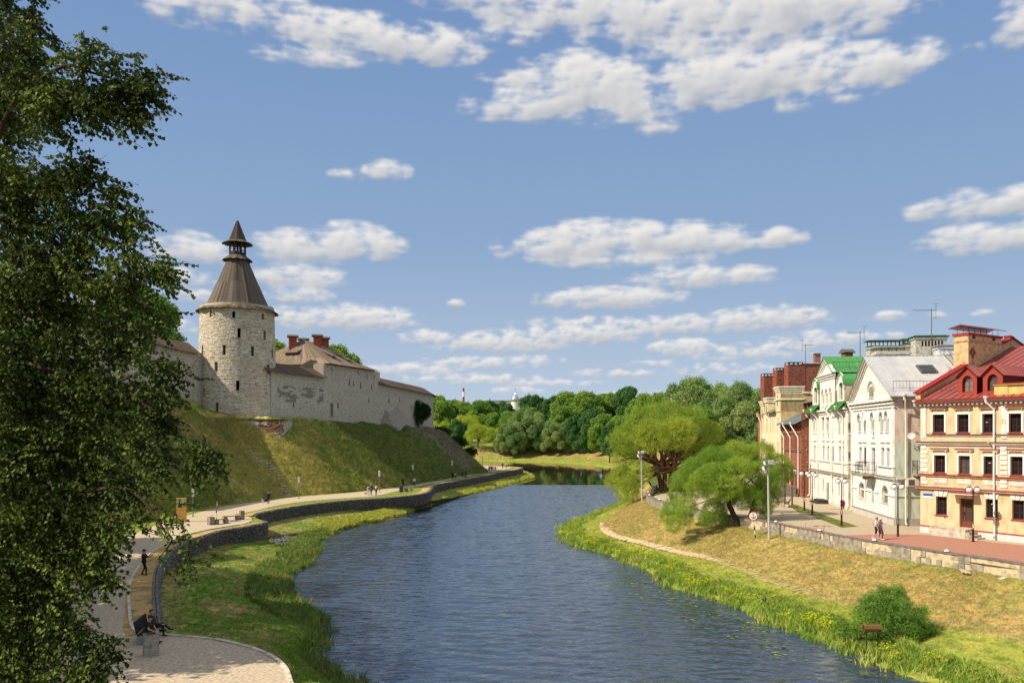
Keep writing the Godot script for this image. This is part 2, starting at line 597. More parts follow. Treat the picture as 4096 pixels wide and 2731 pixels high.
func hill_tint(p: Vector3, j: float) -> Color:
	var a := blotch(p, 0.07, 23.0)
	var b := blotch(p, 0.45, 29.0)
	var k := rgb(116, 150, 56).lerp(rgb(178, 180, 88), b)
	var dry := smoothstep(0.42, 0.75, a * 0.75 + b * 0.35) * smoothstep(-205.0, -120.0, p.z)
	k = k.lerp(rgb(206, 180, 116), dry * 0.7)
	if p.z < -150: k = k.lerp(rgb(70, 102, 38), 0.8)  # lush far slope, darkened further to paint in the shade there
	k = k.lerp(rgb(84, 110, 42), 0.6 * smoothstep(-124.0, -112.0, p.z) * (0.4 + a))  # painted shade: the left flank is darkened where it lies in shadow
	# dry spur below the tower, painted brighter to strengthen its sunlit wedge
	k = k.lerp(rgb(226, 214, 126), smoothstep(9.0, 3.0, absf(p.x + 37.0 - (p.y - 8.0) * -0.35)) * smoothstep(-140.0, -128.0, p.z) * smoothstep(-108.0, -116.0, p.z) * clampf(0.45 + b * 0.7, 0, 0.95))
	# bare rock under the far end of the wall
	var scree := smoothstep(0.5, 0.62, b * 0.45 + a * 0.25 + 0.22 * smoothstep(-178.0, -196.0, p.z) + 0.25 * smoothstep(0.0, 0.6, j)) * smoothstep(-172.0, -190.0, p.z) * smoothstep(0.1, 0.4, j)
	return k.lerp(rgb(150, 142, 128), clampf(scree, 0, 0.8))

func far_tint(p: Vector3, j: float) -> Color:
	var b := blotch(p, 0.08, 41.0)
	if j < 1.0: return rgb(84, 92, 40)
	if j < 2.0: return rgb(168, 176, 78).lerp(rgb(140, 158, 62), b)
	if j < 3.0: return rgb(186, 156, 104).lerp(rgb(150, 152, 78), b)
	return rgb(130, 148, 60).lerp(rgb(158, 164, 84), b)

func make_ground() -> void:
	var m := MB.new()
	# the sheet that everything lies on, out to the horizon: the river bed and the plain
	m.col = rgb(84, 82, 58)
	m.quad(Vector3(-4000, -1.6, 600), Vector3(4000, -1.6, 600), Vector3(4000, -1.6, -5000), Vector3(-4000, -1.6, -5000))
	ground_piece("ground", m, M.grass)

	# ---- right bank
	right_water = [Vector3(140, 0, -318), Vector3(60, 0, -268)] + [Vector3(34.06, 0, -236.13), Vector3(24.63, 0, -190.96), Vector3(20.32, 0, -146.4), Vector3(16, 0, -130.71), Vector3(6.39, 0, -101.67), Vector3(6.77, 0, -85.45), Vector3(9.33, 0, -80.15), Vector3(12.15, 0, -68.2), Vector3(12.61, 0, -62.39), Vector3(15.23, 0, -56.89), Vector3(16.56, 0, -50.6), Vector3(18.16, 0, -46.23), Vector3(19.53, 0, -39.93)] + [Vector3(25, 0, -26), Vector3(28, 0, 0), Vector3(30, 0, 40)]
	right_shelf = [Vector3(140, 1.1, -308), Vector3(64, 1.1, -255)] + [Vector3(37.23, 1.1, -224.12), Vector3(27.4, 1.1, -183), Vector3(22.11, 1.1, -142.48), Vector3(17.99, 1.1, -124.67), Vector3(11.01, 1.1, -97.3), Vector3(10.32, 1.1, -87.87), Vector3(11.75, 1.1, -81.42), Vector3(16.06, 1.1, -70.99), Vector3(17.89, 1.1, -66.94), Vector3(19.43, 1.1, -56.99), Vector3(21.63, 1.1, -50.5), Vector3(23.68, 1.1, -46.5), Vector3(26.88, 1.1, -42.08)] + [Vector3(32, 1.1, -28), Vector3(34, 1.1, 0), Vector3(36, 1.1, 40)]
	right_wall = [Vector3(140, 3.1, -296), Vector3(70, 3.1, -240)] + [Vector3(36.02, 3.1, -191.61), Vector3(27.13, 3.1, -158.13), Vector3(22.18, 3.1, -125.28), Vector3(20.12, 3.1, -114.7), Vector3(17.86, 3.1, -105.76), Vector3(17.32, 3.1, -96.95), Vector3(18.33, 3.1, -89), Vector3(20.71, 3.1, -78.3), Vector3(22.49, 3.1, -74.71), Vector3(24.53, 3.1, -66.21), Vector3(26.14, 3.1, -60.1), Vector3(28.92, 3.1, -53.4), Vector3(31.24, 3.1, -48.62)] + [Vector3(37, 3.1, -32), Vector3(40, 3.1, 0), Vector3(42, 3.1, 40)]
	var bed := []
	for p in right_water: bed.append(p + Vector3(-3.0, -1.7, 0))
	right_mb = bank([bed, right_water, right_shelf, right_wall], [2, 8, 16], 420, 0.16, right_tint)
	ground_piece("right_bank", right_mb, M.grass)

	# ---- left bank, from the water up to the foot of the stone wall
	left_water = [Vector3(-2, 0, 40), Vector3(-3, 0, 5)] + [Vector3(-5.38, 0, -31.15), Vector3(-8.67, 0, -38.32), Vector3(-10.96, 0, -42.48), Vector3(-12.25, 0, -50.02), Vector3(-13.78, 0, -53.43), Vector3(-16.57, 0, -57.64), Vector3(-18.93, 0, -65.36), Vector3(-19.28, 0, -69.71), Vector3(-19.48, 0, -74.44), Vector3(-20.36, 0, -79.28), Vector3(-21.24, 0, -84.14), Vector3(-21.36, 0, -89.63), Vector3(-21.15, 0, -98.48), Vector3(-20.67, 0, -101.67), Vector3(-19.38, 0, -105.58), Vector3(-17.76, 0, -109.8), Vector3(-16.21, 0, -114.97), Vector3(-15.15, 0, -122.68), Vector3(-13.54, 0, -133.9), Vector3(-9.58, 0, -152.5), Vector3(-5.95, 0, -165.11), Vector3(-1.59, 0, -181.49), Vector3(2.67, 0, -203.33), Vector3(6.06, 0, -221.82), Vector3(2.49, 0, -267.8)] + [Vector3(-16, 0, -300), Vector3(-40, 0, -330)]
	left_wall = [Vector3(-7, 2.3, 40), Vector3(-7.5, 2.3, 0)] + [Vector3(-7.31, 2.3, -27.52), Vector3(-8.53, 2.3, -30.98), Vector3(-10.06, 2.3, -34.33), Vector3(-12.37, 2.3, -36.75), Vector3(-15.45, 2.3, -38.42)] + [Vector3(-16.97, 2.55, -38.86), Vector3(-19.4, 2.55, -43.78), Vector3(-21.67, 2.55, -48.71), Vector3(-24.3, 2.55, -54.9), Vector3(-26.33, 2.55, -60.68), Vector3(-27.88, 2.55, -66.77), Vector3(-28.35, 2.55, -70.88), Vector3(-28.43, 2.55, -77.55), Vector3(-27.15, 2.55, -81.19), Vector3(-26.42, 2.55, -86.04), Vector3(-30.04, 2.55, -93.48), Vector3(-28.01, 2.55, -104.18), Vector3(-23.13, 2.55, -113.77), Vector3(-17.86, 2.55, -118.45), Vector3(-13.72, 2.55, -128.1), Vector3(-13.81, 2.55, -147.81), Vector3(-8.05, 2.55, -171.22), Vector3(-2.76, 2.55, -194.31), Vector3(1.75, 2.55, -213.5), Vector3(1.12, 2.55, -227.55)] + [Vector3(-18, 2.55, -255), Vector3(-40, 2.55, -290)]
	var foot := []
	for i in left_wall.size():
		var p: Vector3 = left_wall[i]
		foot.append(Vector3(p.x, p.y if i < 7 else (1.5 if i < 12 else 1.15), p.z))
	bed = []
	for p in left_water: bed.append(p + Vector3(2.5, -1.7, 1.0))
	left_mb = bank([bed, left_water, foot], [2, 18], 560, 0.13, left_tint)
	ground_piece("left_bank", left_mb, M.grass)

	# ---- the terrace behind that wall, with the path on it
	var hill_foot := [Vector3(-70, 2.4, 40), Vector3(-62, 2.4, -20), Vector3(-52, 2.4, -50), Vector3(-44, 2.4, -72)] + [Vector3(-39.62, 2.4, -85.7), Vector3(-40.27, 2.4, -94.96), Vector3(-39.33, 2.4, -106.47), Vector3(-37.01, 2.4, -115.58), Vector3(-35.24, 2.4, -120.33), Vector3(-31.27, 2.4, -125.49), Vector3(-26.94, 2.4, -131.1), Vector3(-23.13, 2.4, -138.33), Vector3(-18.7, 2.4, -151.45), Vector3(-11.48, 2.4, -181.11), Vector3(-7, 2.4, -206.68)] + [Vector3(-11, 2.4, -232), Vector3(-30, 2.4, -252), Vector3(-70, 2.4, -270)]
	var top := [Vector3(-110, 16, 30), Vector3(-100, 17, -20), Vector3(-84, 18, -50), Vector3(-70, 19, -78), Vector3(-61, 19.3, -95), Vector3(-58.6, 19.2, -108), Vector3(-55.6, 18.9, -119), Vector3(-52, 17.4, -128.5), Vector3(-49.5, 15.9, -130.5), Vector3(-44, 14.9, -130.5), Vector3(-39.5, 15, -134.5), Vector3(-34.5, 14.4, -150), Vector3(-27.5, 14.1, -171), Vector3(-18.6, 13.2, -196), Vector3(-19, 11.5, -208), Vector3(-34, 12, -226), Vector3(-70, 12, -240)]
	hill_foot.remove_at(hill_foot.size() - 3)
	var inside := []
	for p in top: inside.append(Vector3(p.x - 60, maxf(p.y - 1.0, 12.0), p.z - 15))
	var mid := []
	for i in top.size(): mid.append(hill_foot[i].lerp(top[i], 0.52) + Vector3(0, -0.5 if i < 9 else 0.3, 0))
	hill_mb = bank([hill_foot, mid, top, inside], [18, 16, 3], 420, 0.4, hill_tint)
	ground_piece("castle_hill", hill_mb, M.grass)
	var lawn := MB.new()
	lawn.col = rgb(140, 154, 62)
	lawn.floor_poly([Vector3(-7.2, 0, 40), Vector3(-70, 0, 40), Vector3(-120, 0, 30), Vector3(-120, 0, -120), Vector3(-60, 0, -150), Vector3(-30, 0, -160), Vector3(-24, 0, -200), Vector3(-30, 0, -250)] + reversed(curve(left_wall.slice(1, left_wall.size() - 1), 160)), 2.4)
	ground_piece("left_lawn", lawn, M.grass)
	# the gravel path and the round plaza near the bridge
	var path_right := [Vector3(-7.22, 2.42, -27.18), Vector3(-8.49, 2.42, -30.6), Vector3(-9.47, 2.42, -32.95), Vector3(-11.04, 2.42, -35.06), Vector3(-13.15, 2.42, -36.68), Vector3(-15.1, 2.42, -37.54), Vector3(-16.47, 2.42, -37.86), Vector3(-17.73, 2.42, -38.36), Vector3(-18.38, 2.42, -38.79), Vector3(-19.77, 2.42, -41.25), Vector3(-23.68, 2.42, -49.25), Vector3(-25.82, 2.42, -54.45), Vector3(-28.74, 2.42, -63.06), Vector3(-30.27, 2.42, -70.13), Vector3(-30.8, 2.42, -75.24), Vector3(-30.47, 2.42, -78.97), Vector3(-29.59, 2.42, -81.92), Vector3(-28.69, 2.42, -83.88), Vector3(-28.64, 2.42, -87.22), Vector3(-29.53, 2.42, -90.37), Vector3(-31.46, 2.42, -93.75), Vector3(-32.93, 2.42, -94.76), Vector3(-31.99, 2.42, -99.05), Vector3(-31.51, 2.42, -105.61), Vector3(-29.42, 2.42, -113.11), Vector3(-24.5, 2.42, -119.26), Vector3(-21.17, 2.42, -122.6), Vector3(-19.52, 2.42, -131.82), Vector3(-17.94, 2.42, -139.14), Vector3(-15.91, 2.42, -152.45), Vector3(-12.53, 2.42, -168.57), Vector3(-7.91, 2.42, -190.56), Vector3(-2.97, 2.42, -208.71), Vector3(0, 2.42, -224.76), Vector3(-1.03, 2.42, -235.32)] + [Vector3(-8, 2.42, -246), Vector3(-20, 2.42, -256)]
	var path_left := [Vector3(-22, 2.42, -250), Vector3(-11, 2.42, -236)] + [Vector3(-6.39, 2.42, -208.71), Vector3(-11.14, 2.42, -178.89), Vector3(-18.35, 2.42, -148.57), Vector3(-22.72, 2.42, -135.9), Vector3(-26.49, 2.42, -128.91), Vector3(-30.76, 2.42, -123.46), Vector3(-34.46, 2.42, -117.66), Vector3(-36.37, 2.42, -111.66), Vector3(-38.32, 2.42, -103.74), Vector3(-38.11, 2.42, -94.76), Vector3(-37.67, 2.42, -85.52), Vector3(-36.02, 2.42, -75.24), Vector3(-33.94, 2.42, -65.66), Vector3(-30.29, 2.42, -55.66), Vector3(-26.93, 2.42, -48.03), Vector3(-23.26, 2.42, -40.3), Vector3(-21.17, 2.42, -34.72), Vector3(-18.06, 2.42, -27.18)] + [Vector3(-30, 2.42, 0)]
	var gravel := MB.new()
	gravel.col = rgb(200, 182, 156)
	gravel.floor_poly([Vector3(-8, 0, 0)] + curve(path_right, 200) + path_left, 2.425)
	ground_piece("path", gravel, M.gravel)
	# its kerb of pale stone, block by block
	var kerb := MB.new()
	var kp := curve(path_right.slice(0, 18), 150)
	for i in kp.size() - 1:
		var a: Vector3 = kp[i]
		var b: Vector3 = kp[i + 1]
		kerb.col = vary(rgb(218, 208, 192), 0.08)
		var d := (b - a)
		kerb.box((a + b) / 2 + Vector3(0, 0.02, 0), Vector3(d.length() * 0.985, 0.11, 0.16), Basis(d.normalized(), Vector3.UP, d.normalized().cross(Vector3.UP)))
	part("kerb_stones", kerb, M.worn, get_node("path"), "stuff")

	# ---- the promenade on the right
	var front := [Vector3(42.5, 3.7, 40), Vector3(40.4, 3.7, 0), Vector3(37.4, 3.7, -32)] + reversed(curve(right_wall.slice(6, 15), 60)) + [Vector3(18.68, 3.7, -105.48), Vector3(20.69, 3.7, -110.07), Vector3(23.03, 3.7, -114.2)] + [Vector3(34, 3.7, -132), Vector3(50, 3.7, -170), Vector3(110, 3.7, -190), Vector3(110, 3.7, 40)]
	m = MB.new()
	m.col = rgb(190, 174, 148)
	m.floor_poly(front, 3.7)
	ground_piece("promenade", m, M.gravel)
	m = MB.new()
	m.col = rgb(186, 134, 112)
	m.floor_poly([Vector3(40.9, 0, 0), Vector3(37.9, 0, -32)] + [Vector3(32, 3.7, -49.8), Vector3(30.65, 3.7, -52.47), Vector3(29.44, 3.7, -54.54), Vector3(28.76, 3.7, -56.78), Vector3(27.79, 3.7, -59.33), Vector3(27.02, 3.7, -62.12), Vector3(26.21, 3.7, -64.91), Vector3(29.25, 3.7, -65.75), Vector3(32.08, 3.7, -66.04), Vector3(34.31, 3.7, -65.47)] + [Vector3(36, 0, -62), Vector3(52, 0, -42), Vector3(80, 0, 0)], 3.704)
	ground_piece("red_paving", m, M.paving)
	m = MB.new()
	m.col = rgb(112, 118, 52)
	m.floor_poly([Vector3(30.41, 3.7, -82.09), Vector3(32.01, 3.7, -82.81), Vector3(31.02, 3.7, -71.35), Vector3(29.19, 3.7, -70.47)], 3.706)
	m.floor_poly([Vector3(32.11, 3.7, -92.53), Vector3(33.33, 3.7, -94.07), Vector3(32.38, 3.7, -83.79), Vector3(30.18, 3.7, -83.79)], 3.706)
	ground_piece("grass_verge", m, M.grass)
	m = MB.new()
	m.col = rgb(108, 120, 52)
	m.floor_poly([Vector3(29, 0, -119), Vector3(36, 0, -126), Vector3(60, 0, -180), Vector3(120, 0, -250), Vector3(140, 0, -290)] + curve(right_wall.slice(0, 7), 40), 3.6)
	ground_piece("park_lawn", m, M.grass)
	# the flagstone path on the right slope
	var flags := thing("stone_path", "pale flagstones in a broken line along the right slope", "path")
	flags.set_meta("kind", "structure")
	var line := curve(right_shelf.slice(6, 13), 130)
	for i in line.size() - 1:
		if i > 112: continue
		var a: Vector3 = line[i]
		var b: Vector3 = line[i + 1]
		var d := (b - a).normalized()
		var nrm := d.cross(Vector3.UP)
		if nrm.x < 0: nrm = -nrm
		var s := MB.new()
		s.col = vary(rgb(216, 192, 154).lerp(rgb(176, 166, 104), smoothstep(62.0, 96.0, i)), 0.07)
		var wd := rng.randf_range(0.85, 1.1)
		var o := (a + b) / 2 + nrm * 0.2 + Vector3(0, 0.1 - 0.07 * smoothstep(62.0, 90.0, i) + noise.get_noise_2d(a.x * 0.16, a.z * 0.16) * 0.16 + rng.randf_range(-0.02, 0.02), 0)
		s.box(o, Vector3((b - a).length() * rng.randf_range(0.97, 0.995), 0.1, wd), Basis(d, Vector3.UP, d.cross(Vector3.UP)).rotated(d, 0.12).rotated(Vector3.UP, rng.randf_range(-0.08, 0.08)))
		part("slab", s, M.worn, flags)

	# ---- the far bank
	var far_water := [Vector3(-60, 0, -316), Vector3(-30, 0, -322)] + [Vector3(-13.23, 0, -345.83), Vector3(4.43, 0, -337.85), Vector3(21.88, 0, -322.94), Vector3(34.91, 0, -285.19), Vector3(44.49, 0, -267.8)] + [Vector3(70, 0, -298), Vector3(120, 0, -330), Vector3(200, 0, -380)]
	var f1 := []
	var f2 := []
	var f3 := []
	var f0 := []
	var f4 := []
	for p in far_water:
		var away: Vector3 = Vector3(p.x * 0.12, 0, -1).normalized()
		f0.append(p - away * 3 + Vector3(0, -1.7, 0))
		f1.append(p + away * 15 + Vector3(0, 1.0, 0))
		f2.append(p + away * 32 + Vector3(0, 6.0, 0))
		f3.append(p + away * 80 + Vector3(0, 8.0, 0))
		f4.append(p + away * 1500 + Vector3(p.x * 12.0, 9.0, 0))
	ground_piece("far_bank", bank([f0, far_water, f1, f2, f3, f4], [1, 6, 10, 6, 3], 140, 0.5, far_tint), M.grass)

	# ---- the water: ruffled by the wind near the bridge, calm beyond
	var tiles := []
	var plain := []
	for i in 6:
		for j in 11:
			tiles.append(Transform3D(Basis(), Vector3(-60.0 + i * 20.0, 0, -187.0 + j * 20.0)))
			plain.append(Color.WHITE)
	scatter("river", waves(20.0, 190), M.water, tiles, plain, self).set_meta("kind", "structure")
	m = MB.new()
	m.col = Color(0.02, 0.022, 0.014)
	m.quad(Vector3(-90, 0, -187), Vector3(220, 0, -187), Vector3(220, 0, -420), Vector3(-90, 0, -420))
	ground_piece("calm_river", m, M.calm)

# one square of wind ripples whose edges meet those of its neighbours
func waves(side: float, n: int) -> ArrayMesh:
	var r := RandomNumberGenerator.new()
	r.seed = 66
	var w := []
	while w.size() < 44:
		var l := pow(r.randf(), 1.8) * 1.7 + 0.36
		var a := PI / 2 + r.randfn() * 0.42 + 0.15
		var k := Vector2(roundf(cos(a) * side / l), roundf(sin(a) * side / l)) * TAU / side
		if k.length() < 1.5: continue
		w.append([k, 0.0195 / k.length(), r.randf() * TAU])
	var m := MB.new()
	m.col = Color(0.03, 0.046, 0.072)
	for j in n + 1:
		for i in n + 1:
			var p := Vector2(i, j) * side / n
			var h := 0.0
			var g := Vector2.ZERO
			for q in w:
				var f: float = p.dot(q[0]) + q[2]
				h += q[1] * sin(f)
				g += q[0] * (q[1] * cos(f))
			m.smooth(Vector3(p.x, h, p.y), Vector3(-g.x, 1.0, -g.y).normalized())
	for j in n:
		for i in n:
			var q := j * (n + 1) + i
			m.ix.append_array(PackedInt32Array([q, q + 1, q + n + 1, q + 1, q + n + 2, q + n + 1]))
	return m.mesh()

func reversed(a: Array) -> Array:
	var b := a.duplicate()
	b.reverse()
	return b

# ---------------------------------------------------------------- walls with openings, masonry, plank roofs
# a wall surface in its own coordinates: at.call(u, y, out) gives the point; holes are [u centre, bottom, width, height]
func pierced(m: MB, at: Callable, u0: float, u1: float, y0: float, y1: float, holes: Array, depth: float, step := 3.0) -> void:
	var us := [u0, u1]
	var ys := [y0, y1]
	for h in holes:
		us.append_array([h[0] - h[2] / 2, h[0] + h[2] / 2])
		ys.append_array([h[1], h[1] + h[3]])
	var u := u0 + step
	while u < u1:
		us.append(u)
		u += step
	us.sort(); ys.sort()
	for i in us.size() - 1:
		var a: float = us[i]
		var b: float = us[i + 1]
		if b - a < 0.002 or a < u0 - 0.001 or b > u1 + 0.001: continue
		var from_y := -1e9
		for j in ys.size():
			var solid := false
			if j < ys.size() - 1 and ys[j + 1] - ys[j] > 0.002 and ys[j] >= y0 - 0.001 and ys[j + 1] <= y1 + 0.001:
				solid = true
				for h in holes:
					if (a + b) / 2 > h[0] - h[2] / 2 and (a + b) / 2 < h[0] + h[2] / 2 and (ys[j] + ys[j + 1]) / 2 > h[1] and (ys[j] + ys[j + 1]) / 2 < h[1] + h[3]:
						solid = false
						break
			elif j < ys.size() - 1 and ys[j + 1] - ys[j] <= 0.002:
				continue
			if solid and from_y < -1e8: from_y = ys[j]
			if not solid and from_y > -1e8:
				m.quad(at.call(a, from_y, 0.0), at.call(b, from_y, 0.0), at.call(b, ys[j], 0.0), at.call(a, ys[j], 0.0))
				from_y = -1e9
	for h in holes:
		var a: float = h[0] - h[2] / 2
		var b: float = h[0] + h[2] / 2
		var c: float = h[1]
		var d: float = h[1] + h[3]
		var e := -depth
		m.quad(at.call(a, c, 0.0), at.call(b, c, 0.0), at.call(b, c, e), at.call(a, c, e))
		m.quad(at.call(a, d, e), at.call(b, d, e), at.call(b, d, 0.0), at.call(a, d, 0.0))
		m.quad(at.call(a, c, e), at.call(a, d, e), at.call(a, d, 0.0), at.call(a, c, 0.0))
		m.quad(at.call(b, c, 0.0), at.call(b, d, 0.0), at.call(b, d, e), at.call(b, c, e))

# courses of flat irregular stones standing a little proud of the wall behind them
func masonry(m: MB, at: Callable, u0: float, u1: float, y0: float, top: Callable, holes: Array, shade: Callable, course := 0.3, long := 0.85, rough := 0.055) -> void:
	var y := y0
	while true:
		var h := course * rng.randf_range(0.8, 1.2)
		var u := u0 - rng.randf() * long
		var any := false
		while u < u1:
			var w := long * rng.randf_range(0.5, 1.5)
			var a := maxf(u, u0)
			var b := minf(u + w, u1) - 0.025
			u += w
			if b - a < 0.08: continue
			var lid: float = top.call((a + b) / 2)
			if y + h * 0.6 > lid: continue
			any = true
			var c := y + rng.randf_range(0.0, 0.02)
			var d := minf(y + h - 0.03, lid)
			var out := rng.randf_range(0.01, rough)
			if rng.randf() < 0.02: out = 0.004
			var hit := false
			for q in holes:
				if b > q[0] - q[2] / 2 - 0.02 and a < q[0] + q[2] / 2 + 0.02 and d > q[1] and c < q[1] + q[3]:
					if a < q[0] - q[2] / 2 - 0.15: b = q[0] - q[2] / 2 - 0.01
					elif b > q[0] + q[2] / 2 + 0.15: a = q[0] + q[2] / 2 + 0.01
					else: hit = true
			if hit: continue
			m.col = shade.call((a + b) / 2, y)
			var o1 := out + rng.randf_range(-0.012, 0.012)
			var p0: Vector3 = at.call(a, c, out)
			var p1: Vector3 = at.call(b, c, o1)
			var p2: Vector3 = at.call(b, d, o1 - 0.01)
			var p3: Vector3 = at.call(a, d, out - 0.01)
			var q0: Vector3 = at.call(a - 0.008, c - 0.01, -0.02)
			var q1: Vector3 = at.call(b + 0.008, c - 0.01, -0.02)
			var q2: Vector3 = at.call(b + 0.008, d + 0.01, -0.02)
			var q3: Vector3 = at.call(a - 0.008, d + 0.01, -0.02)
			m.quad(p0, p1, p2, p3)
			m.quad(q0, q1, p1, p0)
			m.quad(p3, p2, q2, q3)
			m.quad(q0, p0, p3, q3)
			m.quad(p1, q1, q2, p2)
		y += h
		if not any and y > y0 + 2.0: break
		if y > 80.0: break

# boards running up a slope: eave from a to b, upper edge from d (above a) to c (above b)
func boards(m: MB, a: Vector3, b: Vector3, c: Vector3, d: Vector3, width: float, tone: Color, ragged := 0.0) -> void:
	var n := maxi(2, int(a.distance_to(b) / width))
	var nrm := (b - a).cross(d - a)
	if nrm.length() < 1e-6: nrm = (b - a).cross(c - a)
	nrm = nrm.normalized()
	for i in n:
		var f0 := (i + 0.03) / n
		var f1 := (i + 0.97) / n
		var up := nrm * rng.randf_range(0.0, 0.025)
		var e0 := a.lerp(b, f0)
		var e1 := a.lerp(b, f1)
		var r0 := d.lerp(c, f0)
		var r1 := d.lerp(c, f1)
		var s := -rng.randf() * ragged
		e0 = e0.lerp(r0, s); e1 = e1.lerp(r1, s + rng.randf_range(-0.02, 0.02) * ragged)
		m.col = vary(tone, 0.36)
		var t := nrm * 0.035
		m.quad(e0 + up + t, e1 + up + t, r1 + up + t, r0 + up + t)
		m.quad(e0 + up - t, e1 + up - t, e1 + up + t, e0 + up + t)
		m.quad(e1 + up - t, r1 + up - t, r1 + up + t, e1 + up + t)
		m.quad(r0 + up - t, e0 + up - t, e0 + up + t, r0 + up + t)
		m.quad(r0 + up - t, r1 + up - t, e1 + up - t, e0 + up - t)

var OLDWOOD := rgb(106, 88, 74)
var LIME := rgb(222, 213, 194)

func lime(u: float, y: float) -> Color:
	var a := noise.get_noise_2d(u * 0.13, y * 0.2)
	var b := noise.get_noise_2d(u * 0.5 + 90, y * 0.7)
	var k := LIME.lerp(rgb(214, 200, 174), clampf(0.5 + a + b * 0.4, 0, 1))
	k = k.lerp(rgb(176, 158, 132), clamp(b * 0.8 - 0.1, 0, 0.4))
	return vary(k, 0.16)

func lime_grey(u: float, y: float) -> Color:
	var k := lime(u, y).lerp(rgb(206, 198, 186), 0.6)
	# plaster has come off in patches along the middle of the wall
	return k

func lime_patched(u: float, y: float) -> Color:
	var n := noise.get_noise_2d(u * 0.22 + 7.0, y * 0.5)
	if y > 17.4 and y < 20.4 and u > 2.0 and n > 0.02: return vary(rgb(150, 144, 136), 0.1)
	return lime_grey(u, y)

func polyline_at(pts: Array) -> Callable:
	var lens := [0.0]
	for i in pts.size() - 1: lens.append(lens[i] + pts[i].distance_to(pts[i + 1]))
	return func(u: float, y: float, out: float) -> Vector3:
		var i := 0
		while i < pts.size() - 2 and u > lens[i + 1]: i += 1
		var d: Vector3 = (pts[i + 1] - pts[i]).normalized()
		var p: Vector3 = pts[i] + d * (u - lens[i])
		var q := d.cross(Vector3.UP)
		return Vector3(p.x + q.x * out, y, p.z + q.z * out)

func length_of(pts: Array) -> float:
	var s := 0.0
	for i in pts.size() - 1: s += pts[i].distance_to(pts[i + 1])
	return s

# roof along a wall: eave line in front, ridge behind, short back slope
func wall_roof(m: MB, at: Callable, u0: float, u1: float, eave: Callable, rise: float, reach: float) -> void:
	var n := maxi(1, int((u1 - u0) / 3.0))
	for i in n:
		var a := lerpf(u0, u1, float(i) / n)
		var b := lerpf(u0, u1, float(i + 1) / n)
		var ya: float = eave.call(a)
		var yb: float = eave.call(b)
		boards(m, at.call(a, ya - 0.25, 0.7), at.call(b, yb - 0.25, 0.7), at.call(b, yb + rise, -reach), at.call(a, ya + rise, -reach), 0.28, OLDWOOD, 0.05)
		boards(m, at.call(b, yb, -reach * 2), at.call(a, ya, -reach * 2), at.call(a, ya + rise + 0.02, -reach), at.call(b, yb + rise + 0.02, -reach), 0.6, OLDWOOD)

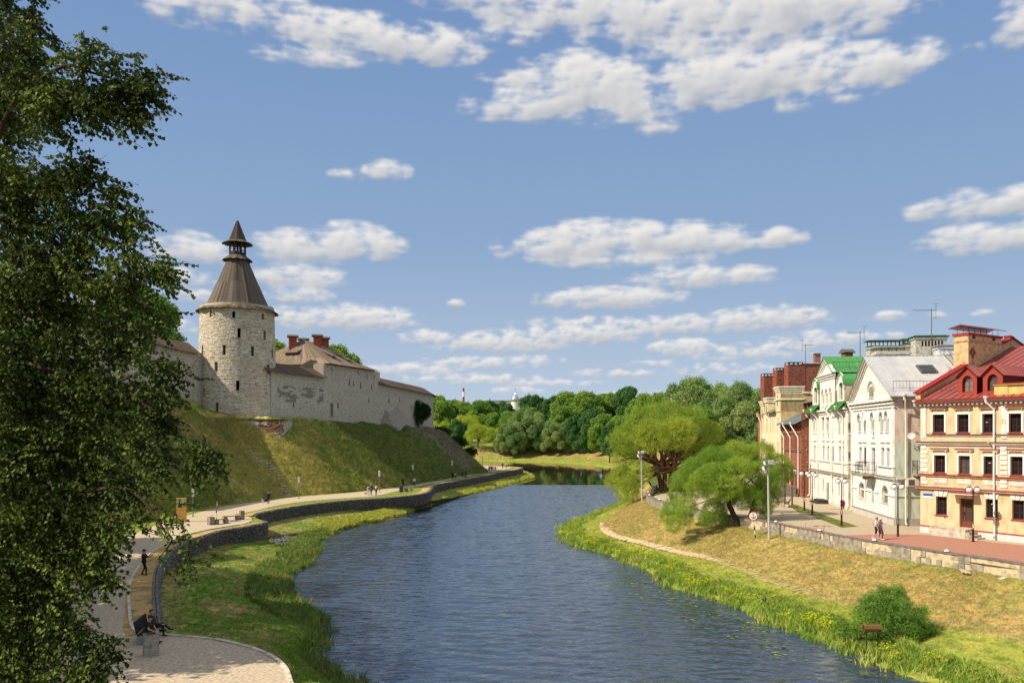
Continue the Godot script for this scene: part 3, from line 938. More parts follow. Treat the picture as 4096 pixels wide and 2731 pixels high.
func make_tower() -> void:
	var t := thing("round_tower", "round pale stone fortress tower under a tall pointed plank roof with lookout", "tower", Vector3(-47.2, 0, -137))
	var at := func(u: float, y: float, out: float) -> Vector3:
		var w := u / 6.3
		var r := 6.5 + (y - 15.0) * -0.0242 + out
		return Vector3(sin(w) * r, y, cos(w) * r)
	var holes := []
	for q in [[-2.68, 31.29, 0.42, 0.95], [1.48, 31.1, 0.5, 1.0], [6.62, 31.14, 0.5, 1.0], [2.34, 27.83, 0.5, 1.55], [6.99, 27.83, 0.55, 1.5], [-0.06, 24.93, 0.5, 1.6], [4.54, 24.9, 0.5, 1.6], [-4.68, 25.1, 0.55, 1.5], [9.19, 25.01, 0.7, 1.5], [-1.4, 22.21, 0.55, 1.55], [7.73, 22.08, 0.55, 1.6], [2.12, 19.17, 0.5, 1.55], [-4.04, 18.43, 0.55, 1.0], [-1.17, 15.61, 0.5, 1.5], [8.42, 15.31, 0.55, 1.7]]:
		holes.append([q[0], q[1], q[2], q[3]])
	for k in [-14.0, -10.0, -17.0]: holes.append([k, 22.0 + k * 0.1, 0.55, 1.5])
	var half := PI * 6.3
	var m := MB.new()
	m.col = rgb(176, 164, 140)
	pierced(m, at, -half + 2.0, half + 2.0, 12.0, 33.7, holes, 0.9, 1.0)
	part("wall", m, M.stone, t)
	m = MB.new()
	masonry(m, at, -half + 2.0, half + 2.0, 12.0, func(_u): return 33.5, holes, lime, 0.25, 0.7, 0.045)
	part("masonry", m, M.stone, t, "stuff")
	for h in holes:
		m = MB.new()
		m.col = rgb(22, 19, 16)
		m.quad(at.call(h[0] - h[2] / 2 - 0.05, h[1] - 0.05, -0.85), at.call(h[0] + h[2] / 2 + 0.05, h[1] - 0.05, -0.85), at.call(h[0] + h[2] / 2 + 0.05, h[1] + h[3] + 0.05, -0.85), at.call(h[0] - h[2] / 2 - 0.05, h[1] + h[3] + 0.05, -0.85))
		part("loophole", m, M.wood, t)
	var ring := func(target: MB, r0: float, y0: float, r1: float, y1: float, sides: int, width: float, tone: Color, ragged: float) -> void:
		for i in sides:
			var w0 := TAU * (i + 0.3) / sides
			var w1 := TAU * (i + 1.3) / sides
			boards(target, Vector3(sin(w0) * r0, y0, cos(w0) * r0), Vector3(sin(w1) * r0, y0, cos(w1) * r0), Vector3(sin(w1) * r1, y1, cos(w1) * r1), Vector3(sin(w0) * r1, y1, cos(w0) * r1), width, tone, ragged)
	var grey := rgb(108, 98, 88)
	m = MB.new()
	ring.call(m, 6.65, 32.75, 5.0, 33.95, 24, 0.3, rgb(110, 92, 76), 0.14)
	part("eave_boards", m, M.wood, t, "stuff")
	m = MB.new()
	ring.call(m, 5.2, 33.7, 3.5, 37.6, 12, 0.3, grey, 0.03)
	ring.call(m, 3.54, 37.4, 1.62, 42.0, 12, 0.26, grey, 0.03)
	part("roof", m, M.wood, t, "stuff")
	m = MB.new()
	ring.call(m, 2.4, 41.75, 1.35, 42.55, 12, 0.24, grey, 0.2)
	part("lower_skirt", m, M.wood, t, "stuff")
	var l := MB.new()
	l.col = rgb(70, 60, 50)
	l.lathe(Vector3.ZERO, [[1.42, 42.3], [1.42, 43.05]], 8, true)
	l.lathe(Vector3.ZERO, [[0.0, 42.32], [1.5, 42.33]], 8, true)
	part("lantern_parapet", l, M.wood, t)
	for i in 8:
		var w := TAU * i / 8
		l = MB.new()
		l.col = vary(rgb(84, 72, 60), 0.15)
		l.box(Vector3(sin(w) * 1.34, 43.7, cos(w) * 1.34), Vector3(0.2, 2.8, 0.2), Basis(Vector3.UP, w))
		part("lantern_post", l, M.wood, t)
	l = MB.new()
	l.col = rgb(60, 52, 44)
	l.tube(Vector3(0, 42.3, 0), Vector3(0, 45.2, 0), 0.16, 0.16, 8)
	for i in 4:
		l.box(Vector3(0, 43.4 + 0.3 * i, 0), Vector3(2.6, 0.08, 0.08), Basis(Vector3.UP, i * PI / 4))
	part("king_post", l, M.wood, t)
	m = MB.new()
	ring.call(m, 2.4, 44.6, 1.3, 45.15, 12, 0.24, grey, 0.2)
	part("upper_skirt", m, M.wood, t, "stuff")
	m = MB.new()
	ring.call(m, 1.5, 44.95, 0.24, 48.3, 8, 0.2, rgb(92, 82, 72), 0.03)
	part("spire", m, M.wood, t, "stuff")
	m = MB.new()
	m.col = rgb(70, 62, 54)
	m.lathe(Vector3.ZERO, [[0.3, 48.1], [0.26, 48.4], [0.13, 48.6], [0.0, 48.65]], 8)
	part("finial", m, M.wood, t)

func fortress_wall(called: String, label: String, pts: Array, base: float, eave: Callable, holes: Array, roofs: Array) -> Node3D:
	var t := thing(called, label, "fortress wall")
	var at := polyline_at(pts)
	var n := length_of(pts)
	var m := MB.new()
	m.col = rgb(172, 164, 150)
	var bits := maxi(1, int(n / 4.0))
	for i in bits:
		var a := n * i / bits
		var b := n * (i + 1) / bits
		var near := holes.filter(func(h): return h[0] > a and h[0] < b)
		pierced(m, at, a, b, base, minf(eave.call(a + 0.01), eave.call(b - 0.01)), near, 0.5, 5.0)
		# the top and the back, so that the wall has its thickness
		m.quad(at.call(b, base, -2.2), at.call(a, base, -2.2), at.call(a, eave.call(a), -2.2), at.call(b, eave.call(b - 0.01), -2.2))
		m.quad(at.call(a, eave.call(a) - 0.1, 0.0), at.call(b, eave.call(b - 0.01) - 0.1, 0.0), at.call(b, eave.call(b - 0.01), -2.2), at.call(a, eave.call(a), -2.2))
	m.quad(at.call(0, base, -2.2), at.call(0, base, 0), at.call(0, eave.call(0.01), 0), at.call(0, eave.call(0.01), -2.2))
	m.quad(at.call(n, base, 0), at.call(n, base, -2.2), at.call(n, eave.call(n - 0.01), -2.2), at.call(n, eave.call(n - 0.01), 0))
	part("wall", m, M.stone, t)
	m = MB.new()
	masonry(m, at, 0, n, base, eave, holes, lime_patched if n < 17.0 else lime_grey, 0.25, 0.75, 0.045)
	part("masonry", m, M.stone, t, "stuff")
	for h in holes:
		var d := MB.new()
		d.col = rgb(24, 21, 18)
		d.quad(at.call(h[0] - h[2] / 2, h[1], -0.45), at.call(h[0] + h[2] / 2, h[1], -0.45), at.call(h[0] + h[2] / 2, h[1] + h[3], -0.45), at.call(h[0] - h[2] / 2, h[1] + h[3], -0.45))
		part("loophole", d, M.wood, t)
	for r in roofs:
		m = MB.new()
		wall_roof(m, at, r[0], r[1], r[2], r[3], r[4])
		part("roof", m, M.wood, t, "stuff")
	return t

func make_fortress() -> void:
	make_tower()
	# the wall that climbs to the left of the tower
	var lp := [Vector3(-62.5, 0, -90), Vector3(-60.5, 0, -107), Vector3(-57.8, 0, -119), Vector3(-50.6, 0, -134.5)]
	var le := func(u: float) -> float: return 27.6 - 2.2 * smoothstep(20.0, 44.0, u)
	fortress_wall("fortress_wall", "stone fortress wall under a plank roof climbing the hill left of the round tower", lp, 15.0, le, [[36.0, 20.0, 0.4, 0.8], [40.5, 22.6, 0.35, 0.7], [30.0, 22.5, 0.35, 0.7]], [[0.0, 43.4, le, 1.7, 2.2]])
	# the long wall to the right of the tower: low, high under the house, low again
	var p1 := [Vector3(-40.9, 0, -135.2), Vector3(-35.6, 0, -150.3)]
	var e1 := func(_u: float) -> float: return 22.8
	fortress_wall("fortress_wall", "low stretch of grey stone fortress wall with a plank roof beside the tower", p1, 10.0, e1, [[6.5, 16.8, 0.35, 0.7], [12.0, 19.5, 0.3, 0.5]], [[-1.5, 16.3, e1, 1.6, 2.4]])
	var p2 := [Vector3(-35.6, 0, -150.3), Vector3(-28.4, 0, -171.2)]
	var e2 := func(_u: float) -> float: return 25.25
	var hh := [[2.9, 15.3, 1.2, 2.4], [5.2, 17.0, 0.6, 0.9], [9.5, 21.6, 0.45, 1.1], [11.0, 21.5, 0.4, 1.0], [14.0, 21.3, 0.4, 1.2], [16.5, 23.6, 0.35, 0.8], [18.5, 21.3, 0.4, 1.0], [3.0, 24.0, 0.35, 0.6], [13.0, 23.9, 0.3, 0.7], [19.5, 23.5, 0.35, 0.7], [17.3, 18.6, 0.4, 0.7]]
	fortress_wall("fortress_wall", "tall stretch of grey stone fortress wall carrying the house with brick chimneys", p2, 9.0, e2, hh, [])
	var p3 := [Vector3(-28.4, 0, -171.2), Vector3(-22.0, 0, -189), Vector3(-19.6, 0, -196.0), Vector3(-19.8, 0, -200.5), Vector3(-22.4, 0, -205), Vector3(-30, 0, -211)]
	var e3 := func(u: float) -> float: return 22.9 - 0.045 * u
	fortress_wall("fortress_wall", "far end of the stone fortress wall curving round under a sagging plank roof", p3, 5.0, e3, [[4.0, 18.8, 0.5, 0.9], [9.0, 19.2, 0.4, 0.8], [15.0, 17.5, 0.4, 0.8], [22.5, 18.0, 0.4, 0.7]], [[-0.8, 39.5, e3, 1.5, 2.2]])
	# bricked-up patches of bare wall show darker where the plaster fell
	# the stone footing under the tower
	var f := thing("stone_footing", "crumbling block of stone and brick masonry at the foot of the tower", "masonry")
	var fp := [Vector3(-46.2, 0, -131.0), Vector3(-44.6, 0, -129.6), Vector3(-37.6, 0, -130.1), Vector3(-37.2, 0, -134.5)]
	var fat := polyline_at(fp)
	var m := MB.new()
	m.col = rgb(130, 122, 110)
	var fn := length_of(fp)
	for i in 3:
		var a: float = [0.0, fp[0].distance_to(fp[1]), fn - fp[2].distance_to(fp[3])][i]
		var b: float = [fp[0].distance_to(fp[1]), fn - fp[2].distance_to(fp[3]), fn][i]
		pierced(m, fat, a, b, 7.5, 14.25, [], 0.3, 5.0)
	m.floor_poly([fp[0], fp[1], fp[2], fp[3], Vector3(-40, 0, -134)], 14.25)
	part("core", m, M.stone, f)
	m = MB.new()
	masonry(m, fat, 0, fn, 7.5, func(u): return 14.2 + 0.15 * noise.get_noise_1d(u * 0.8), [], func(u, y):
		var k := lime_grey(u, y)
		return vary(rgb(150, 110, 86), 0.2) if u > 5.5 and u < 10.0 and y > 12.2 and noise.get_noise_2d(u * 0.5, y) > -0.25 else k, 0.24, 0.6, 0.12)
	part("masonry", m, M.stone, f, "stuff")
	m = MB.new()
	m.col = rgb(176, 168, 152)
	m.floor_poly([Vector3(-46.4, 0, -131.3), Vector3(-44.7, 0, -129.4), Vector3(-37.4, 0, -129.9), Vector3(-37.0, 0, -134.6), Vector3(-40, 0, -134.8)], 14.34)
	part("ledge", m, M.worn, f)
	# the ruined buttress against the far wall
	var bt := thing("buttress", "leaning rubble buttress against the far stretch of the fortress wall", "buttress")
	m = MB.new()
	m.col = rgb(168, 160, 146)
	var b0 := Vector3(-30.06, 13.78, -171)
	var b1 := Vector3(-24.88, 11.93, -172)
	var b2 := Vector3(-29.95, 21.64, -175)
	m.hexa([b0, b1, b1 + Vector3(2, 3, -6), b0 + Vector3(0, 2, -5), b2 + Vector3(-1.0, 0, 0), b2 + Vector3(0.3, 0, 0), b2 + Vector3(1, 0, -4), b2 + Vector3(-1, 0, -4)])
	part("core", m, M.stone, bt)
	m = MB.new()
	for i in 900:
		var fy := rng.randf()
		var q := b0.lerp(b1, rng.randf()).lerp(b2 + Vector3(rng.randf_range(-0.8, 0.2), 0, 0), fy)
		m.col = vary(rgb(186, 176, 160), 0.2)
		m.box(q, Vector3(rng.randf_range(0.25, 0.7), rng.randf_range(0.15, 0.35), 0.7), Basis.from_euler(Vector3(rng.randf() * 0.4, rng.randf() * 0.6, rng.randf() * 0.3)))
	part("rubble", m, M.stone, bt, "stuff")
	make_house()

func brick_chimney(called: String, label: String, o: Vector3, w: float, h: float, turn: float, cap: Color, group: String) -> void:
	var c := thing(called, label, "chimney", o, turn, group)
	var m := MB.new()
	m.col = rgb(172, 100, 78)
	m.box(Vector3(0, h / 2, 0), Vector3(w, h, w * 0.9))
	part("stack", m, M.worn, c)
	m = MB.new()
	var y := 0.05
	while y < h - 0.05:
		var x := -w / 2
		while x < w / 2 - 0.05:
			var l := minf(0.26, w / 2 - x)
			for s in [-1, 1]:
				m.col = vary(rgb(184, 106, 82), 0.18)
				m.box(Vector3(x + l / 2, y + 0.04, s * w * 0.45), Vector3(l - 0.02, 0.075, 0.04))
				m.box(Vector3(s * w * 0.5, y + 0.04, (x + l / 2) * 0.9), Vector3(0.04, 0.075, l * 0.9 - 0.02))
			x += 0.26
		y += 0.09
	part("bricks", m, M.worn, c, "stuff")
	m = MB.new()
	m.col = cap
	for s in [-1, 1]:
		m.hexa([Vector3(-w * 0.72, h + 0.05, s * 0.0 - 0.0), Vector3(w * 0.72, h + 0.05, 0.0), Vector3(w * 0.72, h + 0.05, -w * 0.7 * s), Vector3(-w * 0.72, h + 0.05, -w * 0.7 * s), Vector3(-w * 0.72, h + 0.55, 0), Vector3(w * 0.72, h + 0.55, 0), Vector3(w * 0.72, h + 0.12, -w * 0.75 * s), Vector3(-w * 0.72, h + 0.12, -w * 0.75 * s)])
	part("cap", m, M.wood, c)

func make_house() -> void:
	var t := thing("fortress_house", "house with a hipped plank roof and brick chimneys behind the fortress wall", "house")
	var ax := Vector3(0.327, 0, -0.945)
	var le := Vector3(-0.945, 0, -0.327)
	var p0 := Vector3(-35.2, 25.3, -151.6)
	var c := [p0, p0 + ax * 17.5, p0 + ax * 17.5 + le * 20, p0 + le * 20]
	var m := MB.new()
	m.col = rgb(190, 178, 158)
	var base := []
	for q in c: base.append(Vector3(q.x, 14, q.z) + (le * 0.4))
	var lid := []
	for q in c: lid.append(q + le * 0.4)
	m.hexa(base + lid)
	part("wall", m, M.stone, t)
	var eave := [c[0] - ax * 0.7 - le * 0.9, c[1] + ax * 0.7 - le * 0.9, c[2] + ax * 0.7 + le * 0.7, c[3] - ax * 0.7 + le * 0.7]
	var inner := [c[0] + ax * 2.0 + le * 2.2 + Vector3(0, 1.35, 0), c[1] - ax * 2 + le * 2.2 + Vector3(0, 1.35, 0), c[2] - ax * 2 - le * 2 + Vector3(0, 1.35, 0), c[3] + ax * 2 - le * 2 + Vector3(0, 1.35, 0)]
	var r0 := Vector3(-42.3, 30.9, -161.0)
	var r1 := r0 + ax * 7.0
	m = MB.new()
	var tone := rgb(138, 122, 104)
	for i in 4:
		var j := (i + 1) % 4
		boards(m, eave[j], eave[i], inner[i], inner[j], 0.32, tone, 0.02) if false else boards(m, eave[i], eave[j], inner[j], inner[i], 0.32, tone, 0.02)
	boards(m, inner[0], inner[1], r1, r0, 0.32, tone)
	boards(m, inner[1], inner[2], r1, r1, 0.32, tone)
	boards(m, inner[2], inner[3], r0, r1, 0.32, tone)
	boards(m, inner[3], inner[0], r0, r0, 0.32, tone)
	part("roof", m, M.wood, t, "stuff")
	# shed dormers
	var dormer := func(o: Vector3, face: Vector3, w: float, h: float, back: float) -> void:
		var side := face.cross(Vector3.UP)
		var d := MB.new()
		d.col = rgb(96, 84, 70)
		var a := o - side * w / 2
		var b := o + side * w / 2
		d.hexa([a, b, b - face * back, a - face * back, a + Vector3(0, h, 0), b + Vector3(0, h, 0), b - face * back + Vector3(0, h, 0), a - face * back + Vector3(0, h, 0)])
		var dm := part("dormer", d, M.wood, t)
		d = MB.new()
		boards(d, a + side * -0.3 + Vector3(0, h, 0) + face * 0.4, b + side * 0.3 + Vector3(0, h, 0) + face * 0.4, b + side * 0.3 + Vector3(0, h + 1.5, 0) - face * back, a - side * 0.3 + Vector3(0, h + 1.5, 0) - face * back, 0.3, tone)
		var ro := part("dormer_roof", d, M.wood, dm, "stuff")
		d = MB.new()
		d.col = rgb(30, 28, 28)
		d.box(o + Vector3(0, h * 0.5, 0) + face * 0.02, Vector3(w * 0.6, h * 0.6, 0.05), Basis(side * -1.0, Vector3.UP, face))
		part("window", d, M.glass, dm)
	dormer.call(Vector3(-43.69, 26.69, -157.5), -ax, 2.6, 1.3, 3.2)
	dormer.call(Vector3(-35.6, 26.37, -159), -le, 1.2, 1.1, 2.5)
	dormer.call(Vector3(-33.71, 26.05, -164), -le, 1.2, 1.1, 2.5)
	# the small gabled porch roof over the lower wall
	m = MB.new()
	var g0 := Vector3(-38.16, 26.03, -151)
	var gl := Vector3(-40.15, 24.94, -151)
	var gr := Vector3(-36.45, 24.31, -151)
	boards(m, gl, gl - ax * -4.0, g0 + ax * 4.0, g0, 0.3, tone)
	boards(m, gr + ax * 4.0, gr, g0, g0 + ax * 4.0, 0.3, tone)
	m.col = rgb(104, 92, 78)
	m.tri(gl, gr, g0)
	part("porch_roof", m, M.wood, t, "stuff")
	var grp := "brick chimneys of the fortress house"
	brick_chimney("brick_chimney", "small red brick chimney standing alone left on the fortress house roof", Vector3(-44.04, 29.75, -160) + Vector3(0, -1.4, 0), 1.5, 2.95, 0.33, OLDWOOD, grp)
	brick_chimney("brick_chimney", "tallest red brick chimney with a wooden cap on the fortress house roof", Vector3(-39.82, 29.7, -163) + Vector3(0, -1.2, 0), 1.55, 3.3, 0.33, OLDWOOD, grp)
	brick_chimney("brick_chimney", "red brick chimney right behind the tallest one on the fortress house roof", Vector3(-39.02, 29.57, -166) + Vector3(0, -1.2, 0), 1.5, 3.3, 0.33, OLDWOOD, grp)
	brick_chimney("brick_chimney", "squat capped chimney just showing over the ridge of the fortress house roof", Vector3(-43.19, 31.4, -165) + Vector3(0, -2.0, 0), 1.6, 1.9, 0.33, OLDWOOD, grp)

# ---------------------------------------------------------------- houses on the promenade
func arch_fill(m: MB, f: Facade, q: Array, depth: float) -> void:
	var u: float = q[0]
	var w: float = q[2]
	var top: float = q[1] + q[3]
	var rise := minf(w * 0.62, q[3] * 0.4)
	var pts := []
	for i in 9:
		var a := PI * i / 8
		pts.append(Vector2(u - cos(a) * w / 2, top - rise + sin(a) * rise))
	for i in 8:
		var corner := Vector2(u - w / 2, top) if i < 4 else Vector2(u + w / 2, top)
		m.tri(f.at(corner.x, corner.y, 0.0), f.at(pts[i].x, pts[i].y, 0.0), f.at(pts[i + 1].x, pts[i + 1].y, 0.0))
		m.quad(f.at(pts[i].x, pts[i].y, 0.0), f.at(pts[i].x, pts[i].y, -depth), f.at(pts[i + 1].x, pts[i + 1].y, -depth), f.at(pts[i + 1].x, pts[i + 1].y, 0.0))
	m.tri(f.at(u - w / 2, top, 0.0), f.at(pts[4].x, pts[4].y, 0.0), f.at(u + w / 2, top, 0.0))

# a wall with its openings; q is [centre, bottom, width, height, arched]
func facade_wall(f: Facade, u0: float, u1: float, y0: float, y1: float, holes: Array, tone: Color, parent: Node, called := "wall", depth := 0.36) -> MeshInstance3D:
	var m := MB.new()
	m.col = tone
	var at := func(u: float, y: float, out: float) -> Vector3: return f.at(u, y, out)
	pierced(m, at, u0, u1, y0, y1, holes, depth, 4.0)
	for q in holes:
		if q.size() > 4 and q[4]: arch_fill(m, f, q, depth)
	return part(called, m, M.stucco, parent)

# window joinery set back in its opening, with a pane behind
func window(f: Facade, q: Array, parent: Node, look: Dictionary) -> void:
	var u: float = q[0]
	var y: float = q[1]
	var w: float = q[2]
	var h: float = q[3]
	var b := -0.32
	var m := MB.new()
	m.col = look.frame
	var s := 0.055
	var dz := 0.06
	for k in [-1, 1]: f.block(m, u + k * (w / 2 - s / 2), y, s, h, b, b + dz)
	f.block(m, u, y + h - s - 0.002, w - s * 2, s, b, b + dz - 0.004)
	f.block(m, u, y + 0.002, w - s * 2, s, b, b + dz - 0.004)
	var cols: int = look.get("cols", 2)
	var rows: int = look.get("rows", 3)
	for i in range(1, cols): f.block(m, u - w / 2 + w * i / cols, y + s, 0.045, h - s * 2, b, b + dz - 0.008)
	for i in range(1, rows): f.block(m, u, y + h * i / rows, w - s * 2, 0.03, b, b + dz - 0.014)
	if look.has("sill"):
		m.col = look.sill
		f.block(m, u, y - 0.07, w + 0.16, 0.07, -0.2, 0.1)
	if look.has("surround"):
		m.col = look.surround
		var t: float = look.get("wide", 0.13)
		for k in [-1, 1]: f.block(m, u + k * (w / 2 + t / 2), y, t, h, 0.0, 0.05)
		f.block(m, u, y + h + 0.001, w + t * 2 + 0.06, t, 0.0, 0.06)
	if look.has("hood"):
		m.col = look.hood
		var hy: float = y + h + look.get("lift", 0.3)
		f.block(m, u, hy + 0.12, w + 0.56, 0.05, 0.0, 0.3)
		m.col = look.get("hood_under", look.hood)
		f.block(m, u, hy, w + 0.44, 0.12, 0.0, 0.2)
		for k in [-1, 1]: f.block(m, u + k * (w / 2 + 0.07), hy - 0.12, 0.1, 0.12, 0.0, 0.14)
	var o := part("window", m, M.paint, parent)
	m = MB.new()
	m.col = look.get("pane", rgb(38, 38, 40)) if rng.randf() < 0.75 else rgb(84, 80, 74)
	m.quad(f.at(u - w / 2, y, b + 0.02), f.at(u + w / 2, y, b + 0.02), f.at(u + w / 2, y + h, b + 0.02), f.at(u - w / 2, y + h, b + 0.02))
	part("pane", m, M.glass, o)
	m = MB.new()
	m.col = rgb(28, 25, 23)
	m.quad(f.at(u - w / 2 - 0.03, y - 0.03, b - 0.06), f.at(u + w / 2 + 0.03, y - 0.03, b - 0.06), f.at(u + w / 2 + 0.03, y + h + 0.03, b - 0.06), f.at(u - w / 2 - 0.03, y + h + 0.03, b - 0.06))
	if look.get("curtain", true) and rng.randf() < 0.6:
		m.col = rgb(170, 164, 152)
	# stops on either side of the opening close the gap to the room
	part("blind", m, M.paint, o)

func hood_arch(m: MB, f: Facade, q: Array, t := 0.14) -> void:
	var u: float = q[0]
	var w: float = q[2]
	var rise := minf(w * 0.62, q[3] * 0.4)
	var y: float = q[1] + q[3] - rise
	for i in 8:
		var a := PI * i / 8
		var b := PI * (i + 1) / 8
		var p := []
		for d in [0.0, 0.13]:
			for r in [[a, 0.02], [b, 0.02], [b, t], [a, t]]:
				p.append(f.at(u - cos(r[0]) * (w / 2 + r[1]), y + sin(r[0]) * (rise + r[1]), d))
		m.quad(p[7], p[6], p[5], p[4]); m.quad(p[3], p[7], p[4], p[0]); m.quad(p[2], p[6], p[7], p[3]); m.quad(p[1], p[5], p[6], p[2]); m.quad(p[0], p[4], p[5], p[1])
		m.quad(p[4], p[5], p[6], p[7])
	for k in [-1, 1]: f.block(m, u + k * (w / 2 + 0.1), y - 0.14, 0.2, 0.16, 0.0, 0.16)

# horizontal mouldings, each [height above y, thickness, projection, colour]
func cornice(f: Facade, u0: float, u1: float, y: float, steps: Array, parent: Node, called := "cornice") -> void:
	var m := MB.new()
	for s in steps:
		m.col = s[3]
		f.block(m, (u0 + u1) / 2, y + s[0], u1 - u0, s[1], -0.01, s[2])
	part(called, m, M.stucco, parent)

func downpipe(pts: Array, parent: Node, tone: Color) -> void:
	var m := MB.new()
	m.col = tone
	m.path(pts, 0.075, 0.075, 8)
	var a: Vector3 = pts[0]
	m.lathe(a + Vector3(0, -0.06, 0), [[0.08, -0.3], [0.09, -0.1], [0.2, 0.12], [0.2, 0.2]], 10)
	for i in range(1, int(pts[-2].distance_to(pts[1]) / 1.6)):
		var q: Vector3 = pts[1].lerp(pts[-2], i * 1.6 / pts[-2].distance_to(pts[1]))
		m.tube(q - Vector3(0, 0.02, 0), q + Vector3(0, 0.02, 0), 0.09, 0.09, 8)
	part("downpipe", m, M.paint, parent)

# sheet metal with standing seams: eave a-b, ridge d-c
func seamed(m: MB, a: Vector3, b: Vector3, c: Vector3, d: Vector3, tone: Color, gap := 0.6) -> void:
	m.col = tone
	var nrm := (b - a).cross(d - a)
	if nrm.length() < 1e-5: nrm = (b - a).cross(c - a)
	nrm = nrm.normalized()
	var n := maxi(1, int(maxf(a.distance_to(b), d.distance_to(c)) / gap))
	for i in n:
		m.col = vary(tone, 0.06)
		var f0 := float(i) / n
		var f1 := float(i + 1) / n
		m.quad(a.lerp(b, f0), a.lerp(b, f1), d.lerp(c, f1), d.lerp(c, f0))
		var e := a.lerp(b, f0)
		var r := d.lerp(c, f0)
		if e.distance_to(r) < 0.3: continue
		var x := (b - a).normalized() * 0.02
		m.hexa([e - x, e + x, r + x, r - x, e - x + nrm * 0.05, e + x + nrm * 0.05, r + x + nrm * 0.05, r - x + nrm * 0.05])
	# its thickness
	m.quad(a - nrm * 0.08, b - nrm * 0.08, b, a)
	m.quad(d - nrm * 0.08, c - nrm * 0.08, b - nrm * 0.08, a - nrm * 0.08)

func railing(a: Vector3, b: Vector3, h: float, gap: float, tone: Color, parent: Node, called := "railing", thick := 0.02) -> void:
	var m := MB.new()
	m.col = tone
	m.tube(a + Vector3(0, h, 0), b + Vector3(0, h, 0), thick * 1.3, thick * 1.3, 5)
	m.tube(a + Vector3(0, h * 0.35, 0), b + Vector3(0, h * 0.35, 0), thick, thick, 5)
	var n := maxi(1, int(a.distance_to(b) / gap))
	for i in n + 1:
		var p := a.lerp(b, float(i) / n)
		var post := i % 5 == 0
		m.tube(p + Vector3(0, 0.0 if post else h * 0.35, 0), p + Vector3(0, h, 0), thick * (1.3 if post else 0.7), thick * (1.3 if post else 0.7), 4)
	part(called, m, M.iron, parent)

var WHITE := rgb(234, 230, 222)

